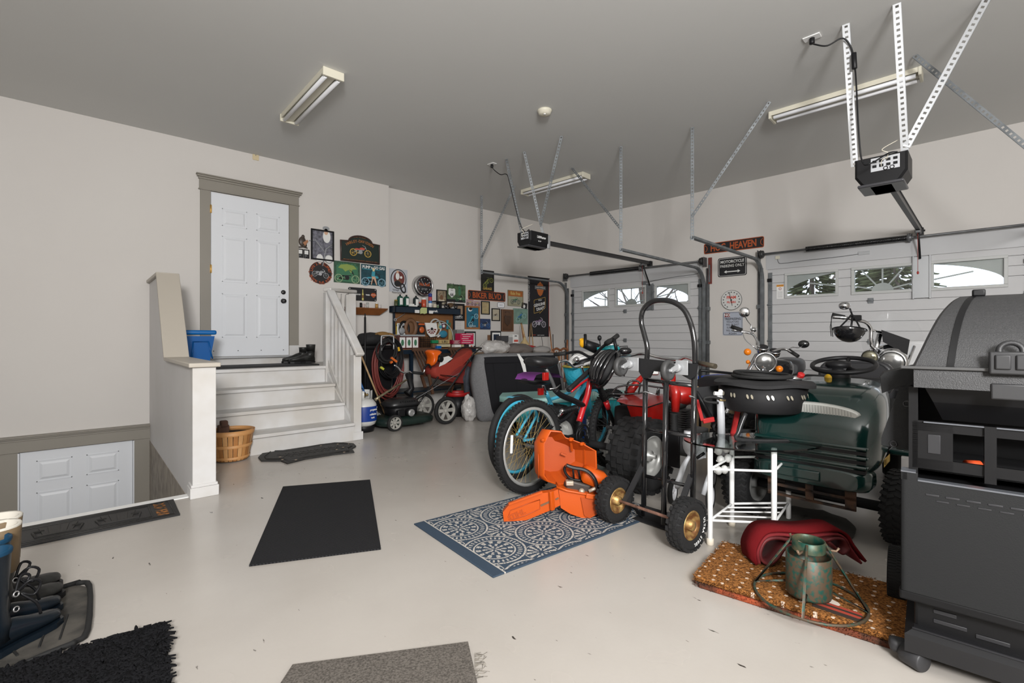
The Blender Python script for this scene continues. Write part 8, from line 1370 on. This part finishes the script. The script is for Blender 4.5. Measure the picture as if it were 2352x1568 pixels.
# lawn tractor
t = thing('lawn_tractor', 'dark green ride-on lawn tractor facing the camera behind the white table', 'lawn tractor', (3.4, .88, 0)); K = T(3.06, .895, 0) @ RZ(2); tr = mat('tractor_green', (.003, .024, .021), .2, coat=.7)
obj('hood', MB().loft(rings_box(K, [(-.02, -.23, .23, .43, .60), (.0, -.27, .27, .40, .68), (.05, -.30, .30, .39, .76), (.14, -.32, .32, .39, .82), (.4, -.31, .31, .40, .86), (.66, -.28, .28, .42, .89), (.70, -.26, .26, .44, .88)], .42, 36)), tr, t)
for z in (.465, .515, .565): obj('grille_slot', MB().box((0, 0, 0), (.05, .56, .020), K @ T(.0, 0, z), .008), tr, t); obj('grille_gap', MB().box((0, 0, 0), (.045, .54, .018), K @ T(.0, 0, z-.024)), matte, t)
obj('bumper', MB().loft(rings_box(K @ T(-.025, 0, 0), [(-.01, -.24, .24, .335, .43), (.03, -.29, .29, .32, .45), (.12, -.30, .30, .33, .45)], .4, 30)), tr, t); obj('number_plate', MB().box((0, 0, 0), (.02, .26, .055), K @ T(-.035, .06, .385), .008), tr, t)
Kl = K @ T(.045, 0, .735) @ RY(-14); obj('head_lamp_lens', MB().m(P_('lens_pale', (.62, .63, .60), .25, coat=.5)).loft([[Kl @ V((0-.0, x, y)) for x, y in ell(.24, .055, 30)], [Kl @ V((-.018, x, y)) for x, y in ell(.225, .045, 30)]]), None, t)
m = MB()
for k in range(30): x = -.20+k*.0138; hh = .043*math.sqrt(max(.02, 1-(x/.225)**2)); m.bb((-.0195, x, -hh), (-.0175, x+.004, hh), Kl)
obj('lens_ribs', m, P_('lens_rib', (.40, .41, .39), .3), t)
obj('side_stripe', MB().m(pwhite).bb((.20, -.318, .62), (.5, -.313, .635), K).m(pgold).bb((.20, -.318, .61), (.5, -.313, .614), K), None, t); obj('lettering', MB().text('LT1000', .06, K @ T(.25, -.322, .47) @ RX(90), bold=.03), pgold, t)
obj('steering_column', MB().lathe([(.07, .82), (.07, .93), (.06, .95), (.075, .96), (.07, .985), (.03, 1.0)], K @ T(.70, .0, 0) @ RY(0), 24), black, t); sw_ = dp(1937, 838, 3.17); Ks = T(*sw_) @ RZ(2) @ RY(-14); m = MB().torus(.175, .0145, Ks, 44, 8).cyl(Ks @ V((0, 0, -.05)), Ks @ V((0, 0, -.01)), .045, 16)
for a in (0, 125, 235): m.tube([Ks @ RZ(a) @ V((.03, 0, -.025)), Ks @ RZ(a) @ V((.10, 0, -.02)), Ks @ RZ(a) @ V((.17, 0, 0))], [.022, .014, .012], 8)
obj('steering_wheel', m, black, t)
sc = dp(1962, 868, 3.75); Kc = T(sc.x, sc.y, sc.z) @ RZ(0); obj('seat_back', MB().loft([[Kc @ V((x+.10*(pz+.2), py, pz)) for py, pz in [(a*g_, b*g_) for a, b in rrect(.50, .27, .10, 5)]] for x, g_ in ((-.035, .86), (-.05, .95), (0, 1), (.06, .97), (.08, .85))]), mat('tractor_vinyl', (.02, .02, .022), .35), t); obj('seat_pan', MB().box((0, 0, 0), (.42, .46, .10), T(sc.x-.22, sc.y, sc.z-.20), .04), mat('tractor_vinyl', (.02, .02, .022)), t)
obj('dash_panel', MB().box((0, 0, 0), (.14, .48, .14), K @ T(.78, 0, .82), .03), matte, t); obj('yellow_latch', MB().ball(dp(1905, 868, 3.2), (.04, .03, .03)), P_('latch_yellow', (.70, .42, .02), .4), t)
obj('frame', MB().box((0, 0, 0), (1.3, .30, .14), K @ T(.75, 0, .30), .01).box((0, 0, 0), (.8, .6, .06), K @ T(1.35, 0, .40)), matte, t); fb = MB().bb((.04, -.20, .215), (.05, .22, .345), K)
obj('front_plate', MB().bb((.03, -.22, .215), (.045, -.17, .345), K).bb((.03, .17, .215), (.045, .22, .345), K).bb((.03, -.22, .33), (.045, .22, .345), K).bb((.03, -.22, .27), (.045, .22, .285), K).bb((.03, -.22, .215), (.045, .22, .228), K).bb((.03, -.02, .22), (.045, .02, .34), K), mat('rusty_bracket', (.025, .02, .018), .6, .2, var=.7, vs=14, c2=(.09, .045, .025)), t); obj('axle', MB().tube([K @ V((.28, -.42, .20)), K @ V((.28, .42, .20))], .03, 8), matte, t); del fb
for (x, y, R, w) in ((3.40, .50, .205, .17), (3.30, 1.31, .205, .17), (4.30, .42, .26, .24), (4.30, 1.36, .26, .24)):
    Kt = M.LocRotScale(V((x, y, R)), V((-.1, -1, 0)).to_track_quat('Z', 'Y'), None); m = tyre(Kt, R, w, .44, 40); 
    for i in range(34):
        for j in range(5): m.box((0, 0, 0), (.010, .020, w*.19), Kt @ RZ(360*i/34+(j % 2)*3) @ T(R+.001-.6*(abs(j-2)*.25)**2*w*.25, 0, (j-2)*w*.19) @ RX(22 if j % 2 else -22))
    o = obj('wheel', m, None, t); obj('rim', MB().lathe([(R*.56, -w*.4), (R*.57, w*.42), (R*.5, w*.3), (R*.3, w*.1), (R*.18, w*.12), (R*.15, w*.3), (0, w*.3)], Kt, 28), mat('rim_grey', (.22, .22, .21), .45, .4), o)
obj('footboard', MB().box((0, 0, 0), (.55, .30, .03), K @ T(.95, -.42, .44), .01).box((0, 0, 0), (.50, .32, .10), K @ T(1.35, -.42, .47), .04), tr, t); obj('foot_grip', MB().box((0, 0, 0), (.35, .24, .008), K @ T(.92, -.42, .459)), mat('grip_grit', (.04, .035, .03), .9, bump=1, bs=60, var=.6), t)
single('dusty_rag_pile', MB().grid(lambda u, v: (3.3+.35*v*math.cos(6.283*u), .98+.25*v*math.sin(6.283*u), .045*(1-v)**.7+.02*noise.noise(V((u*12, v*6, 1)))+.012), 30, 6, cu=True), mat('rag_grey', (.07, .065, .058), .95, bump=1, bs=30), 'dusty grey rag lying on the floor under the tractor', 'rag')
# gas grill
t = thing('gas_grill', 'large dark grey barbecue on casters at the right edge of the floor', 'grill', (2.4, -.2, 0)); O_ = fl(2085, 1532); hdg = -83.0; u = V((math.cos(math.radians(hdg)), math.sin(math.radians(hdg)), 0)); n_ = V((-u.y, u.x, 0)); K = frame((2.135, .335, 0), u)
if K.col[1].x < 0: K = K @ M.Diagonal((1, -1, 1, 1))
gd = mat('grill_charcoal', (.011, .0115, .012), .55, .0, bump=.25, bs=260, spec=.25); gk = mat('grill_black', (.006, .006, .0065), .42, spec=.25); gt = mat('grill_speckle', (.030, .030, .031), .5, bump=.5, bs=320, var=.35, vs=220)
L = 1.25; D = .52
obj('side_panel', MB().bb((0, -.012, .275), (L, .006, .665), K, .003).bb((0, -.012, .275), (.02, .05, .69), K, .003).bb((0, -.012, .66), (.045, .004, .69), K, .002), gd, t); m = MB()
for k in range(12): m.bb((.065+k*.05, -.0135, .618), (.10+k*.05, -.010, .625), K, .002).bb((.092+k*.05, -.0135, .602), (.124+k*.05, -.010, .607), K, .001)
obj('panel_slots', m, pink, t); obj('panel_edge', MB().bb((.045, -.014, .663), (L, .02, .668), K).bb((.0, -.012, .688), (.04, .05, .692), K), mat('edge_aluminium', (.16, .17, .19), .35, .6), t)
obj('panel_lip', MB().bb((-.005, -.012, .245), (L, .03, .278), K, .008), gk, t); obj('cabinet', MB().bb((.035, .04, .10), (L, D, .66), K, .01), gk, t); m = MB()
for x0, x1_, z in ((.085, .145, .205), (.085, .17, .172), (.19, .27, .162)): m.bb((x0, .0365, z), (x1_, .041, z+.014), K, .003)
obj('cabinet_slots', m, pink, t)
obj('base_tray', MB().loft([[K @ V((x, y, z)) for x, y in ((.01+i, -.015+i), (L, -.015+i), (L, D+.02), (.01+i, D+.02))] for i, z in ((.0, .07), (.0, .13), (.025, .148))], smooth=False), mat('base_black', (.008, .008, .009), .4), t); obj('tray_edge', MB().tube([K @ V((.03, .008, .146)), K @ V((L, .008, .146))], .005, 6), mat('base_sheen', (.03, .03, .033), .35), t)
cq = O_.copy(); cq.z = .037
Kc = T(*cq); ca_ = obj('caster', MB().cyl(cq+V((-.0, -.045, 0))+V((.03, .06, 0)), cq+V((-.0, -.045, 0)), .035, 26), mat('caster_grey', (.025, .025, .027), .5), t); obj('caster_hood', MB().box((0, 0, 0), (.05, .06, .045), T(cq.x+.035, cq.y+.03, .05) @ RZ(20), .018), mat('caster_grey', (.045, .045, .048)), ca_)
for y in (D-.03,): w = K @ V((-.03, y+.05, .115)); Kt = M.LocRotScale(w, u.to_track_quat('Z', 'Y'), None); m = MB().m(tread).lathe([(.03, -.03), (.11, -.032), (.115, -.02), (.115, .02), (.11, .032), (.03, .03)], Kt, 40)
for i in range(60): m.box((0, 0, 0), (.006, .006, .028), Kt @ RZ(6*i) @ T(.115, 0, -.015)).box((0, 0, 0), (.006, .006, .028), Kt @ RZ(6*i+3) @ T(.115, 0, .015))
obj('wheel', m, None, t); obj('upright', MB().bb((.02, .03, .66), (.045, .06, .98), K), gk, t); obj('upright', MB().bb((.21, .02, .68), (.238, .05, .865), K), gk, t)
obj('burner_frame', MB().bb((.03, .03, .83), (L, .045, .865), K).bb((.03, .03, .70), (L, .045, .735), K).bb((.03, .03, .70), (.135, .045, .86), K), gk, t); obj('frame_highlight', MB().bb((.06, .022, .860), (L, .032, .864), K), mat('edge_aluminium', (.16, .17, .19)), t); obj('frame_window', MB().bb((.07, .028, .755), (.104, .032, .82), K, .006), pink, t); obj('burner_shelf', MB().bb((.04, .10, .68), (L, D-.05, .69), K), matte, t)
obj('foil_drip_strip', MB().tube([K @ V((.12+k*.02, .04, .712+.008*math.sin(k*1.9))) for k in range(28)], .003, 5), alu, t); obj('orange_part', MB().cyl(K @ V((.17, .16, .705)), K @ V((.21, .18, .705)), .018, 16), P_('part_orange', (.55, .07, .02), .4), t)
hop = [[K @ V((x, y, z)) for x, y in ((x0, y0), (L, y0), (L, D-y0), (x0, D-y0))] for z, x0, y0 in ((.865, .11, .10), (.93, .085, .05), (1.0, .055, .01))]; obj('end_panel', MB().bb((.03, .08, .66), (.045, D-.02, .985), K).bb((.03, D-.04, .66), (L, D-.02, .985), K), gk, t); obj('hopper', MB().loft(hop, smooth=False), gk, t)
lid = []; LP = sm([(.985, -.035, .0), (1.045, -.030, .0), (1.06, -.02, .005), (1.12, .01, .03), (1.18, .05, .055), (1.24, .11, .085), (1.285, .19, .12), (1.305, .26, .15)], 4)
for z, ya, xa in LP: lid.append([K @ V((x, y, z)) for x, y in ((xa*.9+.035, ya), (L, ya), (L, D+.02-ya*.6), (xa*.9+.035, D+.02-ya*.6), (xa*.9+.028, (D)/2))])
obj('lid', MB().loft(lid, smooth=False), gt, t)
rb = [[K @ V((x0+dx, y-.004, z)) for dx in (-.009, 0, .009)] for z, y, x0 in [(z, y, .125+(y+.03)*.25) for z, y, _ in LP if z > 1.05]]; obj('lid_rib', MB().loft(rb, cap=False, closed=False), gk, t)
obj('lid_rim', MB().bar(K @ V((.0, -.036, 1.052)), K @ V((L, -.036, 1.052)), .012, .010, bev=.003), mat('rim_grey_g', (.06, .06, .06), .4), t); obj('latch', MB().box((0, 0, 0), (.10, .025, .07), K @ T(.265, -.05, 1.075), .005).box((0, 0, 0), (.035, .01, .045), K @ T(.245, -.064, 1.078), .004).box((0, 0, 0), (.035, .01, .045), K @ T(.29, -.064, 1.078), .004).box((0, 0, 0), (.08, .02, .05), K @ T(.26, -.03, .985), .005).torus(.026, .009, K @ T(.265, -.032, 1.112) @ RX(80), 20, 6), mat('latch_grey', (.018, .018, .019), .5), t); obj('vent', MB().box((0, 0, 0), (.035, .03, .025), K @ T(.21, .26, 1.315), .005), gk, t)
lf = K @ V((.47, -.066, 1.075)); del lf
SF = PLN((2.26, .40, 0), -83); obj('side_shelf', extr(MB(), [SF(x, y) for x, y in ((2062, 900), (2068, 885), (2104, 886), (2106, 1036), (2024, 1022), (2024, 1005))], n_ if n_.x > 0 else -n_, .05), gd, t); [obj('shelf_bolt', MB().torus(.010, .004, M.LocRotScale(SF(x, y, 0), V((1, 0, 0)).to_track_quat('Z', 'Y'), None), 16, 5), pink, t) for x, y in ((2083, 927), (2052, 1019))]
obj('side_handle', extr(MB(), [SF(x, y, 0) for x, y in ((2022, 866), (2030, 856), (2104, 840), (2104, 882), (2060, 890), (2026, 903))], V((1, .2, 0)), .12), gd, t)
